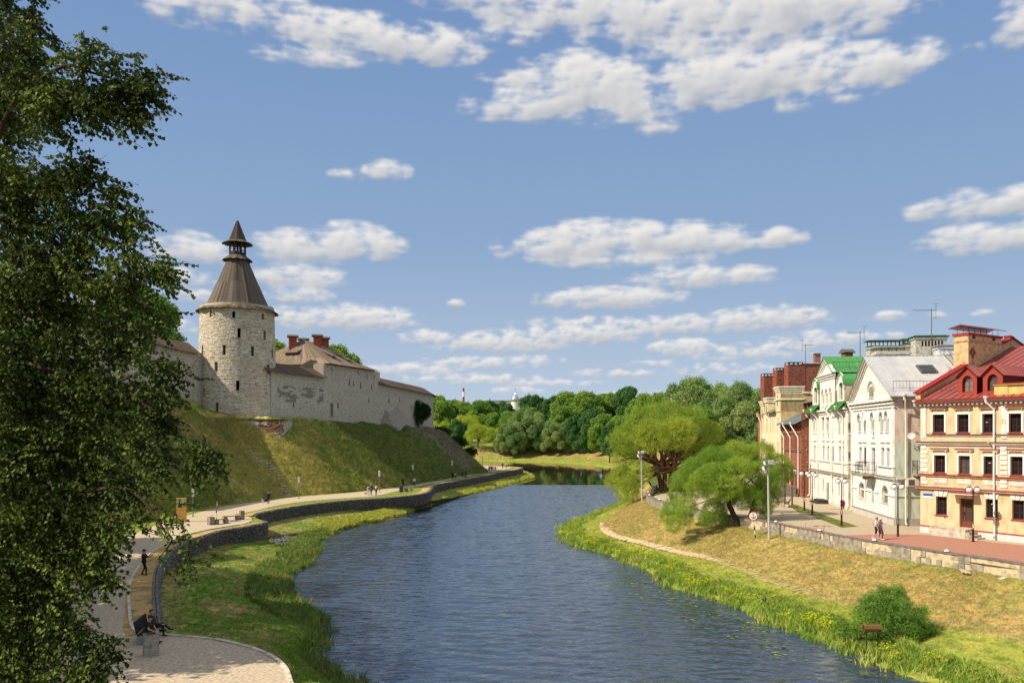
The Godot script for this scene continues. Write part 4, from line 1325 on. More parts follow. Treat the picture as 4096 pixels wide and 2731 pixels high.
func make_yellow() -> void:
	var t := thing("yellow_house", "yellow three storey house with red metal roof and two red dormers", "house")
	var f := Facade.new(Vector3(34.6, 0, -67.5), Vector3(0.53, 0, 0.85))
	var y_wall := rgb(214, 194, 156)
	var red := rgb(168, 70, 62)
	var brown := rgb(120, 60, 50)
	var third := [[1.57, 12.12, 0.98, 1.49], [3.58, 12.12, 0.93, 1.46], [5.55, 12.09, 0.9, 1.49], [7.54, 12.11, 0.91, 1.45], [9.55, 12.12, 0.9, 1.55]]
	var second := [[1.67, 8.78, 0.95, 1.45], [3.69, 8.78, 0.92, 1.45], [5.67, 8.8, 0.94, 1.43], [7.65, 8.83, 0.9, 1.43], [9.55, 8.84, 0.9, 1.6]]
	var ground := [[1.8, 5.29, 0.92, 1.5], [5.81, 5.38, 0.93, 1.47], [7.75, 5.44, 0.86, 1.46], [9.6, 5.47, 1.0, 1.7]]
	var door := [3.81, 4.43, 1.03, 2.34]
	var top := 14.6
	var holes: Array = third + second + ground + [door]
	facade_wall(f, 0.0, 12.0, 3.5, top, holes, y_wall, t)
	# the other walls
	var back := -f.nn
	var m := MB.new()
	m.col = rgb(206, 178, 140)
	var sl := f.at(0, 3.5)
	var sb := sl + back * 15.0
	m.quad(sb, sl, f.at(0, top), f.at(0, top) + back * 15.0)
	m.quad(f.at(12, 3.5), f.at(12, 3.5) + back * 15, f.at(12, top) + back * 15, f.at(12, top))
	m.quad(f.at(12, 3.5) + back * 15, sb, f.at(0, top) + back * 15, f.at(12, top) + back * 15)
	part("side_wall", m, M.stucco, t)
	for q in third: window(f, q, t, {"frame": rgb(84, 42, 38), "surround": WHITE, "sill": red, "hood": red, "hood_under": rgb(190, 176, 150), "lift": 0.42, "cols": 2, "rows": 3})
	for q in second: window(f, q, t, {"frame": rgb(96, 44, 38), "surround": WHITE, "sill": red, "hood": red, "hood_under": WHITE, "lift": 0.42, "cols": 2, "rows": 3})
	for q in ground: window(f, q, t, {"frame": rgb(84, 42, 38), "sill": red, "cols": 2, "rows": 3})
	# plinth, string courses, main cornice with its row of blocks
	var base_y := 4.23
	cornice(f, 0.0, 12.0, 3.5, [[0.0, base_y - 3.5, 0.08, rgb(206, 204, 204)]], t, "plinth")
	cornice(f, -0.05, door[0] - door[2] / 2, base_y, [[0.0, 0.08, 0.12, red]], t, "plinth_band")
	cornice(f, door[0] + door[2] / 2, 12.0, base_y, [[0.0, 0.08, 0.12, red]], t, "plinth_band")
	var y1 := 7.3
	cornice(f, -0.3, 12.0, y1, [[0.0, 0.12, 0.12, rgb(196, 160, 110)], [0.12, 0.12, 0.26, WHITE], [0.24, 0.06, 0.36, red]], t)
	var y2 := 8.46
	cornice(f, -0.05, 12.0, y2, [[0.0, 0.14, 0.12, rgb(176, 140, 106)], [0.14, 0.05, 0.2, red]], t)
	var y3 := 11.08
	cornice(f, -0.25, 12.0, y3, [[0.0, 0.1, 0.14, WHITE], [0.12, 0.1, 0.24, WHITE], [0.22, 0.06, 0.32, brown]], t)
	var y4 := 11.83
	cornice(f, 0.55, 12.0, y4, [[0.0, 0.05, 0.1, WHITE], [0.08, 0.06, 0.16, brown]], t)
	cornice(f, -0.1, 12.0, top - 0.35, [[0.0, 0.1, 0.1, rgb(214, 196, 160)], [0.22, 0.14, 0.36, rgb(196, 186, 170)]], t)
	for i in 34:
		m = MB.new()
		m.col = WHITE
		f.block(m, 0.15 + i * 0.36, top - 0.25, 0.16, 0.13, 0.1, 0.28)
		part("dentil", m, M.stucco, t)
	# corner blocks and panels
	var quoin := func(u: float, y: float, w: float) -> void:
		var b := MB.new()
		b.col = WHITE
		f.block(b, u, y, w, 0.26, 0.0, 0.06)
		part("quoin", b, M.stucco, t)
	var k := 0
	for y in [310, 368, 430, 488, 550, 610, 716, 773]:
		var hy: float = 12.0 - ((1700.0 + y / 3.336) / 1.741497 - 995.0) / 1830.0 * 67.2
		quoin.call(0.36 if k % 2 else 0.29, hy, 0.6 if k % 2 else 0.42)
		quoin.call(6.72, hy - 0.0, 0.5)
		k += 1
	var panel := func(q: Array) -> void:
		var b := MB.new()
		b.col = WHITE
		f.block(b, q[0], q[1], q[2], q[3], 0.0, 0.05)
		b.col = rgb(214, 206, 190)
		var tall: bool = q[3] > q[2]
		for s in [-1, 1]:
			f.block(b, q[0] + s * (q[2] / 2 - 0.07), q[1] + 0.07, 0.025, q[3] - 0.14, 0.05, 0.075)
			f.block(b, q[0], q[1] + q[3] / 2 + s * (q[3] / 2 - 0.07), q[2] - 0.16, 0.025, 0.05, 0.075)
		for i in 12:
			var a := TAU * i / 12
			var r := 0.13
			var c := TAU * (i + 1) / 12
			b.tube(f.at(q[0] + cos(a) * r, q[1] + q[3] / 2 + sin(a) * r, 0.055), f.at(q[0] + cos(c) * r, q[1] + q[3] / 2 + sin(c) * r, 0.055), 0.025, 0.025, 4, false)
		part("panel", b, M.stucco, t)
	for q in [[1.71, 7.9, 1.15, 0.43], [3.73, 7.93, 1.12, 0.41], [5.68, 7.95, 1.08, 0.39], [7.65, 7.98, 1.05, 0.37]]: panel.call(q)
	var pb := 11.63
	panel.call([0.33, pb, 0.4, 14.22 - pb])
	panel.call([6.75, pb, 0.42, 14.22 - pb])
	# three wedge stones over each ground floor window
	for q in ground:
		for s in [-1, 0, 1]:
			var b := MB.new()
			b.col = WHITE
			var y0: float = q[1] + q[3] + 0.04
			var x0: float = q[0] + s * 0.32
			var x1: float = q[0] + s * 0.42
			b.hexa([f.at(x0 - 0.12, y0, 0.06), f.at(x0 + 0.12, y0, 0.06), f.at(x0 + 0.12, y0, 0.0), f.at(x0 - 0.12, y0, 0.0), f.at(x1 - 0.19, y0 + 0.5, 0.06), f.at(x1 + 0.19, y0 + 0.5, 0.06), f.at(x1 + 0.19, y0 + 0.5, 0.0), f.at(x1 - 0.19, y0 + 0.5, 0.0)])
			part("keystone", b, M.stucco, t)
	# door, canopy, steps
	m = MB.new()
	m.col = rgb(116, 62, 50)
	for s in [-1, 1]: f.block(m, door[0] + s * (door[2] / 2 - 0.06), door[1], 0.12, door[3], -0.34, -0.22)
	f.block(m, door[0], door[1] + door[3] - 0.13, door[2] - 0.24, 0.12, -0.34, -0.23)
	f.block(m, door[0], door[1] + 0.002, door[2] - 0.24, 0.5, -0.34, -0.24)
	f.block(m, door[0] - 0.22, door[1] + 0.5, 0.1, door[3] - 0.63, -0.34, -0.24)
	var dr := part("door", m, M.paint, t)
	m = MB.new()
	m.col = rgb(78, 66, 60)
	m.quad(f.at(door[0] - door[2] / 2, door[1], -0.3), f.at(door[0] + door[2] / 2, door[1], -0.3), f.at(door[0] + door[2] / 2, door[1] + door[3], -0.3), f.at(door[0] - door[2] / 2, door[1] + door[3], -0.3))
	part("pane", m, M.glass, dr)
	m = MB.new()
	m.col = rgb(60, 40, 34)
	f.block(m, door[0] - 0.25, door[1] + 1.0, 0.04, 0.24, -0.22, -0.14)
	part("handle", m, M.iron, dr)
	m = MB.new()
	m.col = WHITE
	var cy := 7.13
	f.block(m, door[0] + 0.05, cy, 1.9, 0.12, 0.0, 0.85)
	m.col = red
	f.block(m, door[0] + 0.05, cy + 0.121, 2.0, 0.06, 0.0, 0.92)
	part("canopy", m, M.paint, t)
	m = MB.new()
	m.col = rgb(206, 194, 178)
	f.block(m, door[0] - 0.85, 3.6, 3.0, door[1] - 3.6 - 0.02, 0.09, 1.3)
	part("landing", m, M.worn, t)
	for i in 3:
		m = MB.new()
		m.col = rgb(190, 178, 160)
		f.block(m, door[0] + 0.65 + 0.15 + 0.3 * i, 3.6, 0.3, (door[1] - 3.62) * (3 - i) / 4.0, 0.09, 1.25)
		part("step", m, M.worn, t)
	# the blue street plate and small notices
	m = MB.new()
	var pq := [0.66, 6.63, 0.81, 0.36]
	m.col = rgb(50, 84, 168)
	f.block(m, pq[0], pq[1] + 0.15, pq[2], pq[3] - 0.15, 0.0, 0.03)
	m.col = rgb(226, 228, 232)
	f.block(m, pq[0], pq[1], pq[2], 0.149, 0.0, 0.03)
	part("street_plate", m, M.paint, t)
	m = MB.new()
	m.col = rgb(60, 90, 170)
	f.block(m, 2.1, 5.05, 0.1, 0.2, 0.0, 0.02)
	part("notice", m, M.paint, t)
	# roof, fire wall with coping, dormers, attic wall
	var rt := rgb(152, 78, 70)
	var roof := func(u: float, s: float, up := 0.0) -> Vector3: return f.at(u, 14.85 + 0.352 * (s + 0.5) + up, -s)
	m = MB.new()
	seamed(m, roof.call(-0.35, -0.5), roof.call(12.0, -0.5), roof.call(12.0, 14.6), roof.call(-0.35, 14.6), rt, 0.62)
	m.col = rt
	m.quad(f.at(12, 15.2, -29), f.at(-0.3, 14.7, -29), roof.call(-0.3, 14.6), roof.call(12, 14.6))
	m.col = red * 0.7
	f.block(m, 5.8, 14.6, 12.3, 0.14, 0.0, 0.5)
	part("roof", m, M.metal_roof, t)
	m = MB.new()
	m.col = rgb(216, 182, 140)
	m.hexa([roof.call(-0.28, -0.25, -0.3), roof.call(0.16, -0.25, -0.3), roof.call(0.16, 14.6, -0.3), roof.call(-0.28, 14.6, -0.3), roof.call(-0.28, -0.25, 0.5), roof.call(0.16, -0.25, 0.5), roof.call(0.16, 14.6, 0.75), roof.call(-0.28, 14.6, 0.75)])
	m.col = rgb(150, 44, 44)
	m.hexa([roof.call(-0.4, -0.4, 0.5), roof.call(0.28, -0.4, 0.5), roof.call(0.28, 14.9, 0.75), roof.call(-0.4, 14.9, 0.75), roof.call(-0.4, -0.4, 0.64), roof.call(0.28, -0.4, 0.64), roof.call(0.28, 14.9, 0.9), roof.call(-0.4, 14.9, 0.9)])
	m.col = rgb(206, 176, 140)
	m.hexa([f.at(-0.28, 20.1, -14.4), f.at(0.16, 20.1, -14.4), f.at(0.16, 18.0, -22), f.at(-0.28, 18.0, -22), f.at(-0.28, 21.1, -14.4), f.at(0.16, 21.1, -14.4), f.at(0.16, 18.8, -22), f.at(-0.28, 18.8, -22)])
	m.col = rgb(150, 44, 44)
	m.hexa([f.at(-0.4, 21.1, -14.3), f.at(0.28, 21.1, -14.3), f.at(0.28, 18.8, -22), f.at(-0.4, 18.8, -22), f.at(-0.4, 21.25, -14.3), f.at(0.28, 21.25, -14.3), f.at(0.28, 18.95, -22), f.at(-0.4, 18.95, -22)])
	part("fire_wall", m, M.stucco, t)
	m = MB.new()
	m.col = rgb(222, 186, 138)
	m.box(f.at(-0.35, 18.2, -9.7), Vector3(1.3, 5.2, 5.6), f.basis())
	m.col = rgb(200, 170, 130)
	m.box(f.at(-0.35, 20.3, -9.7), Vector3(1.42, 0.16, 5.72), f.basis())
	m.col = red
	m.box(f.at(-0.35, 20.9, -9.7), Vector3(1.5, 0.22, 5.8), f.basis())
	var ch := part("chimney", m, M.worn, t)
	m = MB.new()
	m.col = rgb(40, 34, 30)
	for s in [-8.0, -11.4]:
		m = MB.new()
		m.col = rgb(40, 34, 30)
		f.block(m, 0.305, 20.5, 0.02, 0.3, s, s + 0.45)
		part("vent_hole", m, M.paint, ch)
	m = MB.new()
	m.col = rgb(130, 78, 58)
	for i in 9: m.box(f.at(0.303, 18.8 + 0.11 * i, -7.55 - 0.07 * absf(i - 4.0) * 0.3), Vector3(0.02, 0.08, 1.1 - absf(i - 4) * 0.2), f.basis())
	part("bare_bricks", m, M.worn, ch, "stuff")
	m = MB.new()
	m.col = rgb(128, 44, 56)
	for s in [-1, 1]: m.hexa([f.at(-0.35 - 0.95 * s, 21.45, -6.5), f.at(-0.35 - 0.95 * s, 21.45, -12.9), f.at(-0.35, 21.7, -12.6), f.at(-0.35, 21.7, -6.8), f.at(-0.35 - 0.95 * s, 21.5, -6.5), f.at(-0.35 - 0.95 * s, 21.5, -12.9), f.at(-0.35, 21.8, -12.6), f.at(-0.35, 21.8, -6.8)])
	for i in 6:
		for s in [-0.5, 0.5]: m.tube(f.at(-0.35 + s, 21.0, -7.2 - i * 1.0), f.at(-0.35 + s, 21.48, -7.2 - i * 1.0), 0.02, 0.02, 4)
	part("chimney_cap", m, M.metal_roof, ch)
	for x in [3.75, 5.72]:
		var d := MB.new()
		d.col = rgb(158, 62, 50)
		var z0 := -0.32
		var by := 14.85 + 0.352 * 0.8 - 0.05
		var w := 1.5
		var fd := Facade.new(f.at(x, 0, z0), f.d)
		var q := [0.0, by + 0.3, 0.82, 1.32, true]
		var at := func(u: float, y: float, out: float) -> Vector3: return fd.at(u, y, out)
		pierced(d, at, -w / 2, w / 2, by, by + 1.62, [q], 0.2, 4.0)
		arch_fill(d, fd, q, 0.2)
		d.tri(fd.at(-w / 2, by + 1.62), fd.at(w / 2, by + 1.62), fd.at(0, by + 2.3))
		d.col = rgb(96, 34, 36)
		for s in [-1, 1]:
			d.quad(fd.at(s * w / 2, by, 0), fd.at(s * w / 2, by + 0.9, -3.4), fd.at(s * w / 2, by + 1.62, -3.4), fd.at(s * w / 2, by + 1.62, 0))
		var dm := part("dormer", d, M.paint, t)
		d = MB.new()
		for s in [-1, 1]:
			var e0 := fd.at(s * (w / 2 + 0.14), by + 1.5, 0.16)
			var e1 := fd.at(s * (w / 2 + 0.14), by + 1.5, -3.9)
			var r0 := fd.at(0, by + 2.38, 0.16)
			var r1 := fd.at(0, by + 2.38, -5.4)
			if s > 0: seamed(d, e0, e1, r1, r0, rgb(152, 76, 68), 0.5)
			else: seamed(d, e1, e0, r0, r1, rgb(152, 76, 68), 0.5)
		part("dormer_roof", d, M.metal_roof, dm)
		window(fd, q, dm, {"frame": brown, "cols": 2, "rows": 3, "pane": rgb(120, 116, 110)})
	m = MB.new()
	m.col = rgb(228, 190, 120)
	f.block(m, 6.5, 14.85, 1.0, 1.02, -0.35, 0.0)
	f.block(m, 9.5, 14.85, 5.0, 0.9, -0.4, -0.06)
	m.col = rgb(196, 160, 110)
	f.block(m, 9.0, 15.76, 6.1, 0.1, -0.5, 0.1)
	m.col = red
	f.block(m, 9.0, 15.865, 6.2, 0.06, -0.55, 0.14)
	part("attic_wall", m, M.stucco, t)
	downpipe([f.at(5.62, 14.8, 0.5), f.at(5.62, 14.5, 0.5), f.at(6.05, 13.9, 0.14), f.at(6.05, 8.5, 0.16), f.at(6.1, 4.1, 0.16), f.at(6.15, 3.9, 0.4)], t, rgb(226, 222, 216))
	downpipe([f.at(-0.3, 14.7, 0.35), f.at(-0.3, 14.4, 0.3), f.at(-0.12, 13.7, -0.5), f.at(-0.12, 8.5, -0.5), f.at(-0.12, 3.9, -0.5)], t, rgb(220, 216, 210))
	railing(roof.call(1.2, 1.1), roof.call(3.0, 1.1), 0.75, 0.3, rgb(96, 40, 36), t, "snow_guard", 0.015)
	railing(roof.call(4.6, 1.1), roof.call(4.9, 1.1), 0.75, 0.15, rgb(60, 30, 28), t, "snow_guard", 0.015)

func make_white() -> void:
	var t := thing("white_house", "white three storey house with a pointed gable, arched windows and pale grey metal roof", "house")
	var f := Facade.new(Vector3(36.3, 0, -84.9), Vector3(-0.13, 0, 0.99))
	var w := 12.9
	var top := 15.3
	var side := rgb(206, 186, 176)
	var up3 := [[2.5, 12.21, 0.89, 1.82, true], [4.03, 12.2, 0.86, 1.83, true], [6.74, 12.22, 0.9, 1.84, true], [9.41, 12.16, 0.87, 1.87, true], [10.89, 12.16, 0.87, 1.89, true]]
	var up2 := [[2.76, 8.84, 0.86, 1.75], [4.25, 8.86, 0.79, 1.75], [6.91, 8.08, 1.06, 2.52], [9.68, 8.96, 0.86, 1.71], [11.15, 8.97, 0.85, 1.69]]
	var low := [[3.1, 5.4, 1.84, 1.65, true], [6.73, 5.45, 0.8, 1.7, true], [10.24, 5.54, 1.74, 1.62, true]]
	facade_wall(f, 0.0, w, 3.4, top, up3 + up2 + low, rgb(234, 235, 234), t)
	var look := {"frame": rgb(120, 74, 60), "cols": 1, "rows": 2, "sill": rgb(224, 220, 210)}
	for q in up3 + up2: window(f, q, t, look)
	for q in low: window(f, q, t, {"frame": rgb(150, 136, 112), "cols": 3, "rows": 2, "sill": rgb(224, 220, 210), "pane": rgb(110, 104, 88)})
	var m := MB.new()
	m.col = rgb(230, 228, 220)
	for q in up3: hood_arch(m, f, q)
	for q in up2:
		f.block(m, q[0], q[1] + q[3] + 0.02, q[2] + 0.1, 0.5, 0.0, 0.06)
		f.block(m, q[0], q[1] + q[3] + 0.52, q[2] + 0.3, 0.12, 0.0, 0.18)
	m.tri(f.at(up2[2][0] - 0.45, up2[2][1] + up2[2][3] + 1.0, 0.1), f.at(up2[2][0] + 0.45, up2[2][1] + up2[2][3] + 1.0, 0.1), f.at(up2[2][0], up2[2][1] + up2[2][3] + 1.9, 0.1))
	part("window_mouldings", m, M.stucco, t)
	# pilasters, mouldings, plinth
	var pale := rgb(230, 231, 226)
	for u in [0.25, 3.9, 8.5, w - 0.3]:
		m = MB.new()
		m.col = pale
		f.block(m, u, 8.1, 0.5, top - 8.2, 0.0, 0.08)
		part("pilaster", m, M.stucco, t)
	cornice(f, -0.1, w + 0.12, top - 0.9, [[0.0, 0.16, 0.12, pale], [0.3, 0.2, 0.24, pale], [0.62, 0.25, 0.4, pale]], t)
	cornice(f, 0.0, w + 0.06, 7.77, [[0.0, 0.12, 0.12, pale], [0.12, 0.14, 0.28, pale], [0.26, 0.05, 0.36, rgb(150, 146, 138)]], t)
	cornice(f, 8.0, w + 0.03, 8.9, [[0.0, 0.1, 0.16, pale]], t)
	cornice(f, 0.0, 4.0, 8.79, [[0.0, 0.1, 0.16, pale]], t)
	for q in [[0.0, 1.5], [2.95, 6.2], [7.3, 8.6], [10.6, w + 0.02]]: cornice(f, q[0], q[1], 6.3, [[0.0, 0.12, 0.12, pale]], t, "impost")
	var ph := 4.37
	cornice(f, 0.0, w + 0.02, 3.4, [[0.0, ph - 3.45, 0.1, rgb(196, 190, 184)], [ph - 3.45, 0.06, 0.16, rgb(150, 142, 132)]], t, "plinth")
	for k in 5:
		m = MB.new()
		m.col = rgb(168, 178, 172)
		f.block(m, w / 2, ph + 0.55 + k * 0.5, w - 0.04, 0.025, -0.005, 0.006)
		part("groove", m, M.stucco, t)
	# the side wall
	var g := Facade.new(f.at(w, 0, 0), -f.nn)
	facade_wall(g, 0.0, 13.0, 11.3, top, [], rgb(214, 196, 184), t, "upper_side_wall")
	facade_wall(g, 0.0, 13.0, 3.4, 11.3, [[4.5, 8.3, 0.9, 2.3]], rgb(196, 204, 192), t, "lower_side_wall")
	cornice(g, 0.12, 13.0, 7.77, [[0.0, 0.12, 0.12, rgb(204, 208, 200)], [0.12, 0.14, 0.28, rgb(210, 212, 204)]], t)
	cornice(g, 0.12, 13.0, 6.33, [[0.0, 0.1, 0.1, rgb(204, 208, 200)]], t)
	cornice(g, 0.1, 13.0, 3.4, [[0.0, ph - 3.4, 0.1, rgb(160, 154, 148)]], t, "plinth")
	cornice(g, -0.3, 13.0, top - 0.3, [[0.0, 0.3, 0.35, rgb(196, 190, 184)]], t)
	m = MB.new()
	m.col = rgb(210, 204, 196)
	m.quad(f.at(0, 3.4) - f.nn * 13.0, f.at(0, 3.4), f.at(0, top), f.at(0, top) - f.nn * 13.0)
	part("far_wall", m, M.stucco, t)
	# gable and roof
	var px := Vector2(5.33, 19.47)
	var e := top
	m = MB.new()
	m.col = rgb(232, 230, 224)
	m.tri(f.at(-0.05, e, 0.02), f.at(w + 0.05, e, 0.02), f.at(px.x, px.y, 0.02))
	part("gable", m, M.stucco, t)
	m = MB.new()
	m.col = rgb(206, 202, 190)
	var gw := [6.38, 15.61, 1.32, 1.06, true]
	var nb := MB.new()
	nb.col = rgb(150, 142, 126)
	f.block(nb, gw[0], gw[1], gw[2], gw[3] * 0.8, 0.02, 0.04)
	for i in 8:
		var a0 := PI * i / 8
		var a1 := PI * (i + 1) / 8
		nb.tri(f.at(gw[0], gw[1] + gw[3] * 0.8, 0.04), f.at(gw[0] + cos(a0) * gw[2] / 2, gw[1] + gw[3] * 0.8 + sin(a0) * gw[3] * 0.2, 0.04), f.at(gw[0] + cos(a1) * gw[2] / 2, gw[1] + gw[3] * 0.8 + sin(a1) * gw[3] * 0.2, 0.04))
	part("blind_window", nb, M.stucco, t)
	# stepped rake mouldings
	for k in 3:
		var o := 0.12 + 0.13 * (2 - k)
		var dn := 0.28 * k
		for s in [[-0.25, e], [w + 0.25, e]]:
			var a := f.at(s[0], s[1] - 0.05 - dn * 0.6, 0)
			var b := f.at(px.x, px.y - 0.02 - dn, 0)
			var nr := f.nn * o
			m.hexa([a, a + nr, b + nr, b, a + Vector3(0, 0.22, 0), a + nr + Vector3(0, 0.22, 0), b + nr + Vector3(0, 0.22, 0), b + Vector3(0, 0.22, 0)])
	hood_arch(m, f, [gw[0], gw[1], gw[2] + 0.3, gw[3] + 0.35], 0.2)
	f.block(m, gw[0], gw[1] - 0.12, gw[2] + 0.3, 0.12, 0.0, 0.14)
	part("rake_moulding", m, M.stucco, t)
	m = MB.new()
	var tone := rgb(186, 185, 184)
	var over := f.nn * 0.5
	var in_ := -f.nn * 13.0
	var re := f.at(w + 0.45, e + 0.1) + over
	var rr := f.at(px.x, px.y + 0.25) + over
	seamed(m, re, re + in_, rr + in_, rr, tone, 0.65)
	var rl := f.at(-0.45, e + 0.1) + over
	seamed(m, rl + in_, rl, rr, rr + in_, tone, 0.65)
	m.col = rgb(150, 148, 146)
	m.tube(re + Vector3(0, -0.06, 0), re + in_ + Vector3(0, -0.06, 0), 0.09, 0.09, 8)
	m.tube(rr, rr + in_, 0.06, 0.06, 6)
	part("roof", m, M.metal_roof, t)
	var slope := func(s: float, k: float, up := 0.0) -> Vector3: return re.lerp(rr, k) - f.nn * s + Vector3(0, up, 0)
	var nrm: Vector3 = ((slope.call(1, 0) - slope.call(0, 0)).cross(slope.call(0, 1) - slope.call(0, 0))).normalized()
	for q in [[4.9, 0.62], [9.6, 0.60]]:
		var sb := Basis(-f.nn, (rr - re).normalized(), nrm)
		m = MB.new()
		m.col = rgb(92, 88, 84)
		m.box(slope.call(q[0], q[1]) + nrm * 0.1, Vector3(1.5, 1.7, 0.16), sb)
		var sk := part("skylight", m, M.paint, t)
		m = MB.new()
		m.col = rgb(30, 34, 46)
		m.box(slope.call(q[0], q[1]) + nrm * 0.19, Vector3(1.2, 1.4, 0.03), sb)
		part("pane", m, M.glass, sk)
	railing(slope.call(0.5, 0.1), slope.call(10.0, 0.1), 0.95, 0.28, rgb(76, 66, 60), t, "snow_guard", 0.016)
	m = MB.new()
	m.col = rgb(66, 58, 54)
	for s in [7.6, 8.15]: m.tube(slope.call(s, 0.62, 0.1), slope.call(s, 0.99, 0.1), 0.025, 0.025, 5)
	for i in 9: m.tube(slope.call(7.6, 0.63 + 0.044 * i, 0.1), slope.call(8.15, 0.63 + 0.044 * i, 0.1), 0.02, 0.02, 5)
	part("roof_ladder", m, M.iron, t)
	m = MB.new()
	m.col = rgb(170, 168, 164)
	var h0: Vector3 = slope.call(6.4, 0.42)
	m.hexa([h0 + nrm * -0.4 - f.nn * -0.9, h0 + f.nn * -0.9, h0 + f.nn * -0.9 + (rr - re) * 0.15, h0 - f.nn * -0.9 + (rr - re) * 0.15, h0 + Vector3(0, 0.75, 0) - f.nn * -0.1, h0 + Vector3(0, 0.75, 0) + f.nn * -0.1, h0 + Vector3(0, 0.75, 0) + f.nn * -0.1 + (rr - re) * 0.12, h0 + Vector3(0, 0.75, 0) - f.nn * -0.1 + (rr - re) * 0.12])
	part("roof_hatch", m, M.metal_roof, t)
	# balcony on the front
	var bal := func(fa: Facade, u0: float, u1: float, y: float, out: float, h: float, tone2: Color) -> void:
		var b := MB.new()
		b.col = rgb(176, 160, 140)
		fa.block(b, (u0 + u1) / 2, y - 0.16, u1 - u0, 0.16, 0.0, out)
		fa.block(b, (u0 + u1) / 2, y - 0.55, (u1 - u0) * 0.45, 0.4, 0.0, out * 0.6)
		var bo := part("balcony", b, M.worn, t)
		railing(fa.at(u0 + 0.05, y, out - 0.05), fa.at(u1 - 0.05, y, out - 0.05), h, 0.2, tone2, bo, "railing", 0.018)
		railing(fa.at(u0 + 0.05, y, 0.0), fa.at(u0 + 0.05, y, out - 0.05), h, 0.2, tone2, bo, "railing", 0.018)
		railing(fa.at(u1 - 0.05, y, 0.0), fa.at(u1 - 0.05, y, out - 0.05), h, 0.2, tone2, bo, "railing", 0.018)
	bal.call(f, up2[2][0] - 1.5, up2[2][0] + 1.0, up2[2][1], 1.3, 1.15, rgb(40, 36, 34))
	bal.call(g, 1.5, 5.0, 8.4, 1.2, 1.2, rgb(40, 34, 32))
	# pipes, satellite dish, cooling unit
	downpipe([f.at(w + 0.7, e + 0.1, -0.6), f.at(w + 0.7, e - 0.4, -0.7), f.at(w + 0.2, e - 1.2, -0.9), f.at(w + 0.2, 8.0, -0.9), f.at(w + 0.2, 3.95, -0.9), f.at(w + 0.5, 3.85, -0.9)], t, rgb(226, 220, 212))
	downpipe([f.at(-0.2, e, 0.4), f.at(-0.2, e - 0.4, 0.35), f.at(0.05, e - 1.0, 0.14), f.at(0.05, 8.0, 0.14), f.at(0.05, 4.0, 0.14), f.at(0.1, 3.85, 0.35)], t, rgb(226, 220, 212))
	downpipe([f.at(4.6, 8.0, 0.3), f.at(4.6, 7.8, 0.25), f.at(4.65, 7.5, 0.14), f.at(4.65, 5.4, 0.14), f.at(4.7, 5.2, 0.2)], t, rgb(226, 220, 212))
	m = MB.new()
	m.col = rgb(216, 210, 202)
	var dq := g.at(1.2, 11.78, 0.6)
	var aim := (f.nn * 0.3 + g.nn + Vector3(0, 0.45, 0)).normalized()
	var db := Basis.looking_at(-aim)
	var prof := []
	for i in 6: prof.append([0.32 * i / 5.0, 0.11 * pow(i / 5.0, 2)])
	var tmp := MB.new()
	tmp.lathe(Vector3.ZERO, prof, 16)
	var tb := Basis(db.x, -db.z * -1.0, -db.y)
	for i in tmp.v.size():
		m.v.append(dq + tb * tmp.v[i]); m.n.append(tb * tmp.n[i]); m.c.append(m.col); m.t.append(Vector2.ZERO)
	for i in tmp.ix: m.ix.append(i)
	m.tube(dq, dq - aim * 0.5 + Vector3(0, -0.3, 0), 0.03, 0.03, 6)
	m.tube(dq, dq + aim * 0.45, 0.015, 0.03, 6)
	part("satellite_dish", m, M.paint, t)
	m = MB.new()
	m.col = rgb(206, 196, 180)
	g.block(m, 1.45, 7.3, 1.0, 0.66, 0.12, 0.5)
	m.col = rgb(90, 84, 78)
	g.block(m, 1.3, 7.3 + 0.08, 0.5, 0.5, 0.5, 0.51)
	part("cooling_unit", m, M.paint, t)

